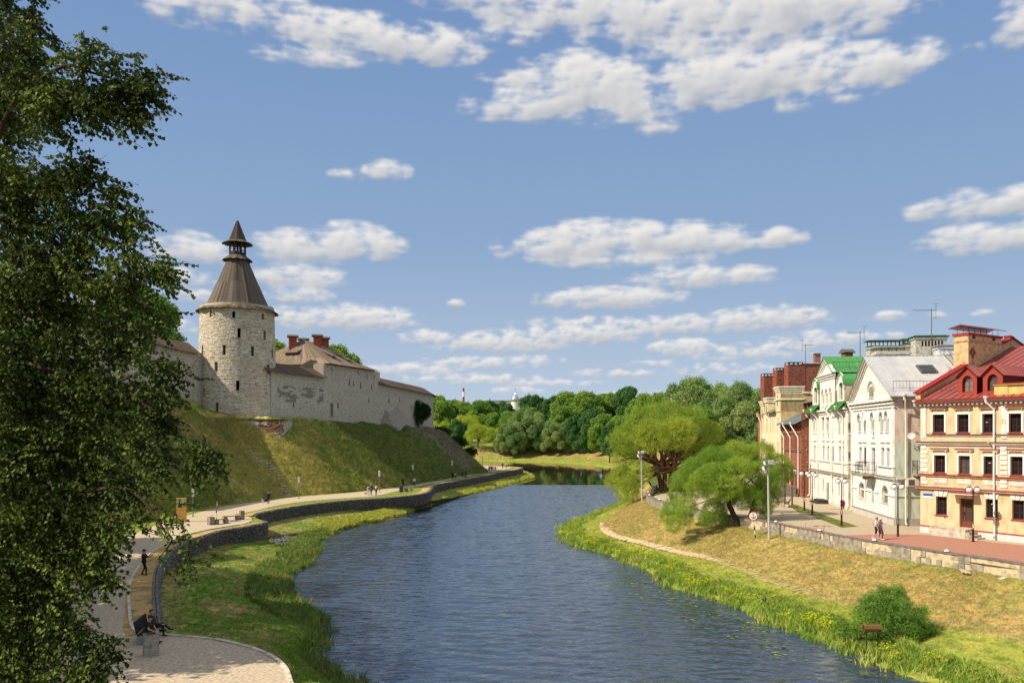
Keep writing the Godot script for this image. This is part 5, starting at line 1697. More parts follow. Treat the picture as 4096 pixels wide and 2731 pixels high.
func make_green() -> void:
	var t := thing("green_roofed_house", "cream white house with green metal roofs, arched attic bays and a central gable", "house")
	var f := Facade.new(Vector3(39, 0, -104), Vector3(-0.135, 0, 0.99))
	var w := 17.3
	var cream := rgb(235, 232, 224)
	var green := rgb(72, 142, 72)
	var l2 := [[1.79, 12.1, 0.97, 2.06, true], [3.03, 12.1, 0.63, 2.07, true], [6.37, 12.14, 1.03, 1.86], [8.59, 12.13, 1.04, 1.81], [10.71, 12.17, 1, 1.77], [13.78, 12.2, 0.86, 1.85, true], [15.09, 12.19, 0.66, 1.86, true]]
	var l1 := [[2.14, 8.72, 0.92, 1.75], [3.37, 8.71, 0.46, 1.78], [6.66, 8.73, 0.89, 1.78], [8.81, 8.76, 0.92, 1.75], [10.93, 8.78, 0.88, 1.74], [13.98, 8.82, 0.86, 1.74], [15.32, 8.82, 0.52, 1.75]]
	var l0 := [[1.94, 5.12, 0.79, 1.14], [6.46, 5.18, 0.82, 1.27], [10.69, 5.24, 0.92, 1.74], [13.66, 5.23, 0.76, 1.35], [15.15, 5.23, 0.74, 1.43]]
	var door := [8.52, 3.71, 1.04, 2.47]
	var top := 14.89
	facade_wall(f, 0.0, w, 3.3, top, l2 + l1 + l0 + [door], cream, t)
	var look := {"frame": rgb(146, 128, 110), "cols": 1, "rows": 2, "sill": WHITE}
	for q in l2 + l1 + l0: window(f, q, t, look)
	var m := MB.new()
	m.col = WHITE
	for q in l2:
		if q.size() > 4: hood_arch(m, f, q)
		else: f.block(m, q[0], q[1] + q[3] + 0.03, q[2] + 0.4, 0.16, 0.0, 0.18)
	for q in l1:
		f.block(m, q[0], q[1] + q[3] + 0.02, q[2] + 0.1, 0.6, 0.0, 0.06)
		f.block(m, q[0], q[1] + q[3] + 0.62, q[2] + 0.35, 0.14, 0.0, 0.2)
	for i in [2, 3, 4]:
		var q: Array = l1[i]
		m.tri(f.at(q[0] - 0.4, q[1] + q[3] + 1.05, 0.08), f.at(q[0] + 0.4, q[1] + q[3] + 1.05, 0.08), f.at(q[0], q[1] + q[3] + 1.8, 0.08))
	part("window_mouldings", m, M.stucco, t)
	m = MB.new()
	m.col = rgb(60, 48, 42)
	f.block(m, door[0], door[1], door[2], door[3], -0.22, -0.16)
	part("door", m, M.paint, t)
	for i in 2:
		m = MB.new()
		m.col = rgb(70, 64, 60)
		f.block(m, door[0] - 0.5, 3.6, 3.4 - i * 0.9, 0.25 * (i + 1), 0.1, 1.6 - i * 0.4)
		part("step", m, M.worn, t)
	for u in [0.2, 4.3, 10.4, 10.9, w - 0.25]:
		m = MB.new()
		m.col = WHITE
		f.block(m, u, 8.0, 0.4, top - 8.1, 0.0, 0.09)
		part("pilaster", m, M.stucco, t)
	var y1 := 7.21
	cornice(f, -0.05, w + 0.05, y1, [[0.0, 0.14, 0.14, WHITE], [0.14, 0.14, 0.3, WHITE], [0.28, 0.05, 0.4, rgb(146, 138, 128)]], t)
	for q in [[0.3, 3.6], [4.5, 10.2], [11.2, w]]: cornice(f, q[0], q[1], 8.64, [[0.0, 0.1, 0.14, WHITE]], t)
	cornice(f, -0.05, w + 0.05, top - 0.5, [[0.0, 0.14, 0.14, WHITE], [0.3, 0.2, 0.35, WHITE]], t)
	cornice(f, 0.0, w, 3.3, [[0.0, 4.06 - 3.3, 0.1, rgb(206, 198, 190)]], t, "plinth")
	# flank walls
	m = MB.new()
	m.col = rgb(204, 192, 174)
	m.quad(f.at(w, 3.3), f.at(w, 3.3) - f.nn * 13, f.at(w, top) - f.nn * 13, f.at(w, top))
	m.quad(f.at(0, 3.3) - f.nn * 13, f.at(0, 3.3), f.at(0, top), f.at(0, top) - f.nn * 13)
	part("side_wall", m, M.stucco, t)
	# the middle bay rises to a gable
	var ca: Vector2 = Vector2(4.83, 17.08)
	var cb: Vector2 = Vector2(11.77, 17.01)
	var c0 := ca.x
	var c1 := cb.x
	var ct := 18.59
	var att := [[6.5, 15.62, 0.82, 1.74, true], [8.32, 15.63, 0.79, 1.75, true], [10.13, 15.7, 0.76, 1.68, true]]
	facade_wall(f, c0, c1, top, ct, att, cream, t, "attic_wall")
	for q in att: window(f, q, t, look)
	m = MB.new()
	m.col = WHITE
	for q in att:
		hood_arch(m, f, q, 0.16)
		f.block(m, q[0], q[1] - 0.3, q[2] + 0.2, 0.2, 0.0, 0.12)
	part("window_mouldings", m, M.stucco, t)
	m = MB.new()
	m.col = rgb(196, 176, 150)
	for s in [c0, c1]: m.quad(f.at(s, top, 0), f.at(s, top, -10), f.at(s, ct, -10), f.at(s, ct, 0))
	part("bay_side", m, M.stucco, t)
	cornice(f, c0 - 0.25, c1 + 0.25, ct - 0.1, [[0.0, 0.18, 0.12, WHITE], [0.25, 0.2, 0.26, WHITE], [0.5, 0.14, 0.4, WHITE]], t)
	var pk: Vector2 = Vector2(7.21, 21.17)
	var gy := ct + 0.5
	m = MB.new()
	m.col = cream
	m.tri(f.at(c0 - 0.1, gy, 0.03), f.at(c1 + 0.1, gy, 0.03), f.at((c0 + c1) / 2, pk.y - 0.2, 0.03))
	m.col = rgb(176, 160, 130)
	m.tri(f.at((c0 + c1) / 2 - 0.22, gy + 1.1, 0.05), f.at((c0 + c1) / 2 + 0.22, gy + 1.1, 0.05), f.at((c0 + c1) / 2, gy + 1.9, 0.05))
	part("gable", m, M.stucco, t)
	m = MB.new()
	m.col = WHITE
	for k in 3:
		for s in [[c0 - 0.4, gy], [c1 + 0.4, gy]]:
			var a := f.at(s[0], s[1] - 0.1 - 0.15 * k, 0)
			var b := f.at((c0 + c1) / 2, pk.y - 0.15 - 0.26 * k, 0)
			var nr := f.nn * (0.36 - 0.11 * k)
			m.hexa([a, a + nr, b + nr, b, a + Vector3(0, 0.2, 0), a + nr + Vector3(0, 0.2, 0), b + nr + Vector3(0, 0.2, 0), b + Vector3(0, 0.2, 0)])
	part("rake_moulding", m, M.stucco, t)
	m = MB.new()
	var over := f.nn * 0.45
	var deep := -f.nn * 14.0
	var rr := f.at((c0 + c1) / 2, pk.y + 0.1) + over
	var re := f.at(c1 + 0.5, gy) + over
	var rl := f.at(c0 - 0.5, gy) + over
	seamed(m, re, re + deep, rr + deep, rr, green, 0.7)
	seamed(m, rl + deep, rl, rr, rr + deep, green, 0.7)
	m.col = green * 0.5
	m.quad(f.at(c1 + 0.1, gy - 1.0, -3.4), f.at(c1 + 0.1, gy - 1.0, -14), f.at(c1 + 0.1, gy, -14), f.at(c1 + 0.1, gy, -3.4))
	part("roof", m, M.metal_roof, t)
	var guard := func(k: float) -> void:
		railing(re.lerp(rr, k) - f.nn * 0.3, re.lerp(rr, k) - f.nn * 11.0, 0.9, 0.35, rgb(34, 72, 38), t, "snow_guard", 0.018)
	guard.call(0.15)
	# side roofs behind the bays
	m = MB.new()
	seamed(m, f.at(c1, top + 0.1, 0.4), f.at(w + 0.2, top + 0.1, 0.4), f.at(w + 0.2, ct - 1.0, -6.0), f.at(c1, ct - 1.0, -6.0), green, 0.6)
	seamed(m, f.at(-0.2, top + 0.1, 0.4), f.at(c0, top + 0.1, 0.4), f.at(c0, ct - 1.0, -6.0), f.at(-0.2, ct - 1.0, -6.0), green, 0.6)
	m.col = green
	m.quad(f.at(c1, ct - 1.0, -6.0), f.at(w + 0.2, ct - 1.0, -6.0), f.at(w + 0.2, ct - 1.0, -14.0), f.at(c1, ct - 1.0, -14.0))
	m.quad(f.at(-0.2, ct - 1.0, -6.0), f.at(c0, ct - 1.0, -6.0), f.at(c0, ct - 1.0, -14.0), f.at(-0.2, ct - 1.0, -14.0))
	part("side_roof", m, M.metal_roof, t)
	# arched dormer bays on either side
	for q in [[2.52, 15.9, 1.53, 1.99, 18.85], [14.29, 15.83, 1.42, 1.93, 18.7]]:
		var u: float = q[0]
		var bw: float = q[2] + 1.5
		var by := top - 0.1
		var hy: float = q[4]
		var m2 := MB.new()
		m2.col = cream
		var at := func(a: float, y: float, out: float) -> Vector3: return f.at(a, y, out)
		var hole := [u, q[1], q[2], q[3], true]
		var sp := hy - bw * 0.42
		pierced(m2, at, u - bw / 2, u + bw / 2, by, sp, [[u, q[1], q[2], sp - q[1] - 0.005]], 0.28, 4.0)
		# head of the bay: a round top over the round window
		for i in 12:
			var a0 := PI * i / 12
			var a1 := PI * (i + 1) / 12
			var rise: float = q[1] + q[3] - sp
			m2.quad(f.at(u + cos(a0) * q[2] / 2, sp + sin(a0) * rise), f.at(u + cos(a0) * bw / 2, sp + sin(a0) * (hy - sp)), f.at(u + cos(a1) * bw / 2, sp + sin(a1) * (hy - sp)), f.at(u + cos(a1) * q[2] / 2, sp + sin(a1) * rise))
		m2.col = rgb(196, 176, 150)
		for s in [-1, 1]: m2.quad(f.at(u + s * bw / 2, by, 0), f.at(u + s * bw / 2, by, -4), f.at(u + s * bw / 2, sp, -4), f.at(u + s * bw / 2, sp, 0))
		var bay := part("dormer_bay", m2, M.stucco, t)
		window(f, hole, bay, {"frame": rgb(120, 104, 90), "cols": 2, "rows": 2})
		m2 = MB.new()
		m2.col = WHITE
		hood_arch(m2, f, [u, by, bw - 0.3, hy - by - 0.02], 0.24)
		part("bay_moulding", m2, M.stucco, bay)
		m2 = MB.new()
		for i in 12:
			var a0 := PI * i / 12
			var a1 := PI * (i + 1) / 12
			m2.col = vary(green, 0.05)
			m2.quad(f.at(u + cos(a0) * (bw / 2 + 0.1), sp + sin(a0) * (hy - sp + 0.08), 0.2), f.at(u + cos(a0) * (bw / 2 + 0.1), sp + sin(a0) * (hy - sp + 0.08), -4.5), f.at(u + cos(a1) * (bw / 2 + 0.1), sp + sin(a1) * (hy - sp + 0.08), -4.5), f.at(u + cos(a1) * (bw / 2 + 0.1), sp + sin(a1) * (hy - sp + 0.08), 0.2))
		part("bay_roof", m2, M.metal_roof, bay)
		m2 = MB.new()
		seamed(m2, f.at(u - bw / 2 - 0.9, top - 0.15, 0.9), f.at(u + bw / 2 + 0.9, top - 0.15, 0.9), f.at(u + bw / 2 + 0.5, top + 0.75, 0.02), f.at(u - bw / 2 - 0.5, top + 0.75, 0.02), green, 0.5)
		part("skirt_roof", m2, M.metal_roof, bay)
	for u in [0.1, 4.2, 11.0, 15.6]:
		downpipe([f.at(u - 0.4, top + 0.1, 0.8), f.at(u - 0.4, top - 0.2, 0.75), f.at(u, top - 1.0, 0.16), f.at(u, 8.0, 0.18), f.at(u, 4.1, 0.18), f.at(u, 3.9, 0.45)], t, rgb(228, 222, 212))
	# the recess with balconies between this house and the white one
	var nb := Facade.new(f.at(w, 0, -1.2), f.d)
	facade_wall(nb, 0.0, 2.1, 3.3, 15.6, [[1.0, 9.0, 0.9, 2.2], [1.0, 12.1, 0.9, 2.2]], rgb(176, 186, 170), t, "recess_wall")
	for y in [9.0, 12.1]:
		window(nb, [1.0, y, 0.9, 2.2], t, {"frame": rgb(150, 146, 138), "cols": 1, "rows": 2})
		m = MB.new()
		m.col = rgb(206, 200, 190)
		nb.block(m, 1.0, y - 0.2, 1.9, 0.18, 0.0, 1.25)
		var b := part("balcony", m, M.worn, t)
		railing(nb.at(0.1, y, 1.2), nb.at(1.9, y, 1.2), 1.05, 0.16, rgb(56, 50, 46), b, "railing", 0.022)
	m = MB.new()
	m.col = WHITE
	nb.block(m, 1.0, 15.6, 2.1, 0.3, -0.2, 1.2)
	part("recess_lintel", m, M.stucco, t)
	m = MB.new()
	m.col = rgb(108, 40, 44)
	f.block(m, 15.9, 3.9, 0.5, 0.75, 0.12, 0.4)
	part("letter_box", m, M.paint, t)

func make_red() -> void:
	var t := thing("red_brick_house", "low red brick house with a grey sheet metal roof between the taller houses", "house")
	var f := Facade.new(Vector3(39.4, 0, -115.8), Vector3(-0.13, 0, 0.99))
	var w := 11.6
	var brick := rgb(154, 100, 80)
	var top := 13.29
	var win := []
	for k in 8: win.append([1.3 + k * 1.28, 10.13, 0.62, 2.7])
	for k in 6: win.append([1.6 + k * 1.7, 4.9, 0.75, 2.0])
	facade_wall(f, 0.0, w, 3.3, top, win, brick, t)
	for q in win: window(f, q, t, {"frame": rgb(96, 56, 44), "cols": 1, "rows": 2, "sill": rgb(184, 110, 82)})
	var m := MB.new()
	m.col = rgb(160, 106, 84)
	for k in 9: f.block(m, 0.66 + k * 1.28, 9.97, 0.22, 3.5, 0.0, 0.1)
	part("brick_piers", m, M.worn, t)
	cornice(f, -0.05, w + 0.05, 9.65, [[0.0, 0.2, 0.16, rgb(156, 100, 80)], [0.2, 0.08, 0.24, rgb(130, 110, 98)]], t)
	cornice(f, -0.05, w + 0.05, top - 1.2, [[0.0, 0.25, 0.12, rgb(156, 100, 80)], [0.5, 0.2, 0.2, rgb(150, 76, 54)], [0.9, 0.3, 0.32, rgb(120, 60, 46)]], t)
	var g := Facade.new(f.at(w, 0, 0), -f.nn)
	facade_wall(g, 0.0, 12.0, 3.3, top + 1.5, [], rgb(144, 92, 74), t, "side_wall")
	m = MB.new()
	var y := 3.6
	while y < top:
		var u := 0.0
		while u < 2.2:
			m.col = vary(brick, 0.18)
			g.block(m, u + 0.12, y, 0.23, 0.075, 0.0, 0.012)
			u += 0.25
		y += 0.09
	part("bricks", m, M.worn, t, "stuff")
	m = MB.new()
	var grey := rgb(140, 150, 152)
	seamed(m, f.at(-0.4, top + 0.05, 0.9), f.at(w + 0.4, top + 0.05, 0.9), f.at(w + 0.4, top + 1.7, -2.4), f.at(-0.4, top + 1.7, -2.4), grey, 0.6)
	seamed(m, f.at(1.5, top + 3.1, -2.0), f.at(w + 0.2, top + 3.1, -2.0), f.at(w + 0.2, top + 3.9, -6.0), f.at(1.5, top + 3.9, -6.0), grey, 0.6)
	part("roof", m, M.metal_roof, t)
	for k in 5:
		m = MB.new()
		m.col = rgb(160, 84, 60)
		f.block(m, 2.2 + k * 2.1, top + 1.5, 0.4, 1.6, -2.9, -2.4)
		part("attic_pier", m, M.worn, t)
	m = MB.new()
	m.col = rgb(60, 44, 40)
	f.block(m, w / 2 + 0.8, top + 1.4, w - 1.6, 1.7, -3.2, -3.0)
	part("attic_wall", m, M.worn, t)
	for u in [0.2, 4.4, 9.3]:
		downpipe([f.at(u, top + 0.1, 0.9), f.at(u, top - 0.2, 0.85), f.at(u + 1.3, top - 1.8, 0.2), f.at(u + 1.3, 8.0, 0.2), f.at(u + 1.3, 4.0, 0.2), f.at(u + 1.4, 3.85, 0.4)], t, rgb(224, 220, 214))
	# outside steps of grey stone beside it
	var s := thing("stone_stairs", "grey stone outside stairs climbing to the red brick house door", "stairs")
	for k in 9:
		m = MB.new()
		m.col = vary(rgb(176, 164, 150), 0.08)
		f.block(m, 3.4 + k * 0.42, 3.6, 0.42, 0.17 * (9 - k) + 0.1, 0.5, 2.4)
		part("step", m, M.worn, s)
	m = MB.new()
	var at := func(u: float, yy: float, out: float) -> Vector3: return f.at(u + 0.0, yy, 2.42 + out)
	masonry(m, at, 7.4, 10.8, 3.6, func(_u): return 5.1, [], func(_u, _y): return vary(rgb(150, 138, 124), 0.15), 0.28, 0.5, 0.04)
	m.col = rgb(140, 130, 118)
	f.block(m, 9.1, 3.6, 3.5, 1.5, 0.5, 2.4)
	part("stone_block", m, M.stone, s, "stuff")
	railing(f.at(3.4, 5.2, 2.3), f.at(7.2, 3.8, 2.3), 0.9, 0.3, rgb(60, 54, 50), s)

func make_cream() -> void:
	var t := thing("cream_house", "tall cream house with tower bays and big red brick chimneys beyond the brick house", "house")
	var f := Facade.new(Vector3(41.2, 0, -131.7), Vector3(-0.13, 0, 0.99))
	var w := 15.8
	var cream := rgb(232, 220, 182)
	var top := 17.23
	var win := []
	for u in [1.2, 2.2, 5.0, 6.0, 8.2, 9.6, 11.0, 13.6, 14.6]:
		for y in [5.0, 8.6, 12.2]: win.append([u, y, 0.55, 2.2])
	facade_wall(f, 0.0, w, 3.3, top - 2.0, win, cream, t)
	for q in win: window(f, q, t, {"frame": rgb(206, 196, 170), "surround": rgb(232, 222, 196), "wide": 0.1, "cols": 1, "rows": 2})
	var g := Facade.new(f.at(w, 0, 0), -f.nn)
	var st := 18.45
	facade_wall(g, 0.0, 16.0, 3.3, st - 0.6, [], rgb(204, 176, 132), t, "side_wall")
	# tower bays with cornices
	for q in [[1.6, 3.0, -1.0], [5.4, 2.6, -0.6], [w - 1.6, 3.2, 0.6]]:
		var b := MB.new()
		b.col = rgb(230, 212, 164)
		f.block(b, q[0], top - 2.0, q[1], st - top + 1.6 + q[2], -3.2, 0.12)
		b.col = rgb(236, 226, 200)
		for k in 3: f.block(b, q[0], st + q[2] - 0.9 + k * 0.28, q[1] + 0.2 + 0.2 * k, 0.2, -3.3, 0.22 + 0.1 * k)
		f.block(b, q[0], top - 0.3, q[1] + 0.3, 0.22, -3.3, 0.3)
		var bay := part("tower_bay", b, M.stucco, t)
		b = MB.new()
		b.col = rgb(150, 160, 140)
		f.block(b, q[0], st + q[2] - 2.9, 0.8, 1.5, 0.1, 0.15)
		part("window", b, M.glass, bay)
	var m := MB.new()
	m.col = rgb(150, 148, 146)
	seamed(m, f.at(6.6, top - 2.0, 0.6), f.at(w - 3.2, top - 2.0, 0.6), f.at(w - 3.2, top - 0.4, -3.0), f.at(6.6, top - 0.4, -3.0), rgb(150, 152, 154), 0.6)
	m.quad(f.at(0.0, top - 0.3, -3.0), f.at(w, st - 0.6, -3.0), f.at(w, st - 0.3, -16.0), f.at(0.0, top - 0.3, -16.0))
	part("roof", m, M.metal_roof, t)
	cornice(g, 3.0, 9.0, st - 0.6, [[0.0, 0.25, 0.2, rgb(226, 214, 190)]], t)
	m = MB.new()
	m.col = rgb(204, 176, 132)
	m.hexa([g.at(8.6, st - 0.7, 0.0), g.at(16.0, st - 0.7, 0.0), g.at(16.0, st - 0.7, -0.5), g.at(8.6, st - 0.7, -0.5), g.at(8.6, st - 0.6, 0.0), g.at(16.0, st + 3.0, 0.0), g.at(16.0, st + 3.0, -0.5), g.at(8.6, st - 0.6, -0.5)])
	part("side_gable", m, M.stucco, t)
	m = MB.new()
	m.col = rgb(176, 98, 66)
	f.block(m, -1.4, 3.3, 2.8, top - 5.2, -6.0, 0.05)
	part("brick_wing", m, M.worn, t)
	# balcony
	m = MB.new()
	m.col = rgb(170, 110, 84)
	f.block(m, 8.4, 9.3, 3.2, 1.0, 0.0, 1.2)
	var bb := part("balcony", m, M.worn, t)
	railing(f.at(6.8, 10.3, 1.15), f.at(10.0, 10.3, 1.15), 0.9, 0.3, rgb(70, 60, 54), bb)
	downpipe([f.at(0.2, top - 2.0, 0.7), f.at(0.2, top - 2.3, 0.6), f.at(0.4, top - 3.2, 0.2), f.at(0.4, 9.0, 0.2), f.at(0.4, 4.0, 0.2), f.at(0.4, 3.8, 0.4)], t, rgb(224, 216, 204))
	# big chimneys standing on the roof, each a thing that rises from inside the house
	var grp := "red brick chimney blocks of the cream house"
	for q in [["widest red brick chimney block, right of its neighbours on the cream house", Vector3(43.8, 19.11, -123), 7.7, 0.0, 325.0, 200.0], ["red brick chimney block left of the widest one on the cream house", Vector3(43.03, 19.34, -127), 5.6, 0.0, 245.0, 145.0], ["lowest red brick chimney block at the far end of the cream house", Vector3(42.98, 19.37, -133), 5.6, 0.0, 195.0, 150.0]]:
		var z: float = -q[1].z
		var hgt: float = q[4] * 0.93 / 3.268 / 1.7415 * z / 1830.0
		var wd: float = q[5] / 3.268 / 1.7415 * z / 1830.0
		big_chimney(q[0], q[1] + Vector3(0, -2.5, -0.9), wd, hgt + 2.5, grp)
	var lo := thing("roof_block", "red brick attic block with a light metal lid behind the wide chimneys", "chimney", Vector3(47.98, 20.51, -128) + Vector3(0, -3, 0))
	m = MB.new()
	m.col = rgb(150, 96, 80)
	m.box(Vector3(0, 2.9, 0), Vector3(3.6, 5.4, 3.0))
	part("stack", m, M.worn, lo)
	m = MB.new()
	m.col = rgb(206, 206, 206)
	m.box(Vector3(0, 5.66, 0), Vector3(4.0, 0.1, 3.4))
	m.box(Vector3(1.0, 7.4, 0), Vector3(1.4, 0.1, 1.2))
	m.col = rgb(150, 96, 80)
	m.box(Vector3(1.0, 6.5, 0), Vector3(0.9, 1.7, 0.8))
	part("lid", m, M.metal_roof, lo)

func big_chimney(label: String, o: Vector3, w: float, h: float, grp: String) -> void:
	var c := thing("chimney_block", label, "chimney", o, 0.06, grp)
	var m := MB.new()
	m.col = rgb(140, 90, 74)
	m.box(Vector3(0, h / 2, 0), Vector3(w, h, 1.6))
	part("stack", m, M.worn, c)
	m = MB.new()
	var y := 2.2
	while y < h:
		var x := -w / 2 + rng.randf() * 0.1
		while x < w / 2 - 0.1:
			m.col = vary(rgb(154, 98, 80), 0.2)
			m.box(Vector3(x + 0.14, y + 0.05, 0.8), Vector3(minf(0.27, w / 2 - x - 0.02), 0.085, 0.03))
			x += 0.29
		for k in 5:
			m.col = vary(rgb(172, 92, 66), 0.2)
			m.box(Vector3(-w / 2, y + 0.05, -0.64 + k * 0.32), Vector3(0.03, 0.085, 0.29))
		y += 0.105
	part("bricks", m, M.worn, c, "stuff")
	m = MB.new()
	m.col = rgb(188, 192, 196)
	m.box(Vector3(0, h + 0.4, 0), Vector3(w + 0.3, 0.07, 2.0))
	m.col = rgb(90, 84, 80)
	for i in 4:
		for s in [-1, 1]: m.box(Vector3(-w / 2 + 0.1 + (w - 0.2) * i / 3, h + 0.18, s * 0.7), Vector3(0.12, 0.37, 0.12))
	part("lid", m, M.metal_roof, c)

# the white vent stacks and aerials seen over the roofs
func make_roofscape() -> void:
	var bk := thing("rear_house", "house with a plain grey roof hidden behind the white one, bearing tall vent stacks", "house")
	var m := MB.new()
	m.col = rgb(200, 192, 180)
	m.hexa([Vector3(49, 3.4, -88), Vector3(62, 3.4, -80), Vector3(70, 3.4, -98), Vector3(56, 3.4, -106), Vector3(49, 18.5, -88), Vector3(62, 18.5, -80), Vector3(70, 18.5, -98), Vector3(56, 18.5, -106)])
	part("wall", m, M.stucco, bk)
	m = MB.new()
	m.col = rgb(150, 150, 150)
	m.hexa([Vector3(48.6, 18.5, -88), Vector3(62, 18.5, -79.5), Vector3(70.5, 18.5, -98), Vector3(56, 18.5, -106.5), Vector3(52, 19.6, -90), Vector3(61, 19.6, -84), Vector3(67, 19.6, -97), Vector3(57, 19.6, -102)])
	part("roof", m, M.metal_roof, bk)
	var green := rgb(34, 96, 50)
	var stack := func(label: String, crop: Array, zz: float, cap: Color, vents: int, raised: float, tone: Color) -> void:
		var a: Vector3 = crop[0]
		var b: Vector3 = crop[1]
		var w := b.x - a.x
		var h := a.y - b.y + 2.0
		var o := Vector3((a.x + b.x) / 2, b.y - 2.0, -zz - 0.8)
		var c := thing("vent_stack", label, "chimney", o, -0.12, "white vent stacks over the roofs")
		var s := MB.new()
		s.col = tone
		s.box(Vector3(0, h / 2, 0), Vector3(w, h, 1.6))
		s.col = tone * 0.95
		s.box(Vector3(0, h - 0.1, 0), Vector3(w + 0.24, 0.2, 1.84))
		var st := part("stack", s, M.worn, c)
		for i in vents:
			s = MB.new()
			s.col = rgb(34, 32, 32)
			s.box(Vector3(-w * 0.28 + w * 0.62 * i / maxf(vents - 1, 1), h - 0.75, 0.8), Vector3(0.2, 0.62, 0.03))
			part("vent", s, M.paint, st)
		s = MB.new()
		s.col = cap
		s.box(Vector3(0, h + 0.1 + raised, 0), Vector3(w + 0.5, 0.1, 2.0))
		if raised > 0.1:
			s.box(Vector3(0, h + 0.1, 0), Vector3(w + 0.1, 0.16, 1.7))
			for i in 5:
				for k in [-1, 1]: s.box(Vector3(-w * 0.46 + w * 0.92 * i / 4, h + 0.1 + raised / 2, k * 0.75), Vector3(0.08, raised, 0.08))
		else: s.box(Vector3(0, h + 0.16, 0), Vector3(w, 0.16, 1.5))
		part("cap", s, M.metal_roof, c)
	stack.call("long cream vent stack with a raised green cap over the white house ridge", [Vector3(43.34, 22.44, -96), Vector3(47.36, 21.07, -96)], 96.0, green, 0, 0.7, rgb(206, 196, 178))
	stack.call("low grey vent stack with four dark slots and a pink lid over the white house", [Vector3(42.3, 21.34, -92), Vector3(46.01, 20.69, -92)], 92.0, rgb(206, 190, 184), 4, 0.6, rgb(206, 202, 198))
	stack.call("tallest white vent stack with seven slots under a green rim", [Vector3(47.8, 23.39, -94), Vector3(51.33, 20.88, -94)], 94.0, green, 7, 0.0, rgb(208, 200, 190))
	stack.call("small white vent stack with a grey lid beside the yellow chimney", [Vector3(46.29, 21.4, -86), Vector3(47.78, 20.13, -86)], 86.0, rgb(150, 150, 152), 0, 0.0, rgb(226, 226, 228))
	stack.call("half hidden stack under a slanting green lid behind the cream one", [Vector3(48.84, 23.05, -99), Vector3(50.29, 21.36, -99)], 99.0, green, 0, 0.6, rgb(210, 196, 182))
	brick_chimney("brick_chimney", "short red brick chimney on the green roof ridge beside a dish", Vector3(40.79, 21.1, -97) + Vector3(0, -0.8, 0), 1.0, 1.45, 0.1, rgb(110, 106, 104), "")
	var aerial := func(label: String, foot: Vector3, h: float, arm: float, side: float) -> void:
		var c := thing("aerial", label, "aerial", foot, 0.0, "television aerials on the roofs")
		var s := MB.new()
		s.col = rgb(112, 74, 62)
		s.tube(Vector3.ZERO, Vector3(0, h, 0), 0.05, 0.035, 6)
		part("mast", s, M.iron, c)
		s = MB.new()
		s.col = rgb(70, 72, 78)
		s.tube(Vector3(-arm * side, h * 0.97, 0), Vector3(0.6 * side, h * 0.97, 0), 0.025, 0.025, 5)
		for i in 9: s.tube(Vector3((-arm + i * arm / 8) * side, h * 0.97, -0.28), Vector3((-arm + i * arm / 8) * side, h * 0.97, 0.28), 0.012, 0.012, 4)
		s.tube(Vector3(0.5 * side, h * 0.97 - 0.9, 0), Vector3(0.5 * side, h * 0.97 + 0.75, 0), 0.02, 0.02, 5)
		for y in [-0.9, 0.75]: s.tube(Vector3(0.2 * side, h * 0.97 + y, 0), Vector3(0.9 * side, h * 0.97 + y, 0), 0.015, 0.015, 4)
		part("arms", s, M.iron, c)
	aerial.call("tallest television aerial on a rusty mast over the white vent stacks", Vector3(47.39, 20.53, -90) + Vector3(0, -1.0, 0), 6.6, 2.0, 1.0)
	aerial.call("television aerial standing behind the green roof ridge", Vector3(42.82, 21.28, -98) + Vector3(0, -1.5, 0), 4.8, 1.5, 1.0)
	aerial.call("television aerial beside the big red brick chimneys", Vector3(45.67, 22.59, -124) + Vector3(0, -3.0, 0), 6.4, 1.2, -1.0)

func make_buildings() -> void:
	make_yellow()
	make_white()
	make_green()
	make_red()
	make_cream()
	make_roofscape()

# ---------------------------------------------------------------- trees
# a clump of leaves filling a ball of radius one; thin makes willow-like blades
func clump(count: int, size: float, thin: float, seed_: int, droop := 0.0) -> ArrayMesh:
	var r := RandomNumberGenerator.new()
	r.seed = seed_
	var m := MB.new()
	m.col = Color.WHITE
	for i in count:
		var p := Vector3(r.randfn(), r.randfn(), r.randfn()).normalized() * pow(r.randf(), 0.5)
		var d := Vector3(r.randfn(), r.randfn() * 0.7 + 0.2, r.randfn()).normalized()
		d = (d + Vector3(0, -droop, 0)).normalized()
		var s := d.cross(Vector3(r.randfn(), r.randfn(), r.randfn())).normalized()
		var l := size * r.randf_range(0.7, 1.3)
		var w := l * thin
		var fold := d.cross(s) * w * 0.35
		var a := p - d * l * 0.5
		var b := p + d * l * 0.5
		m.tri(a, p + s * w * 0.5 + fold, b)
		m.tri(a, b, p - s * w * 0.5 + fold)
	return m.mesh()

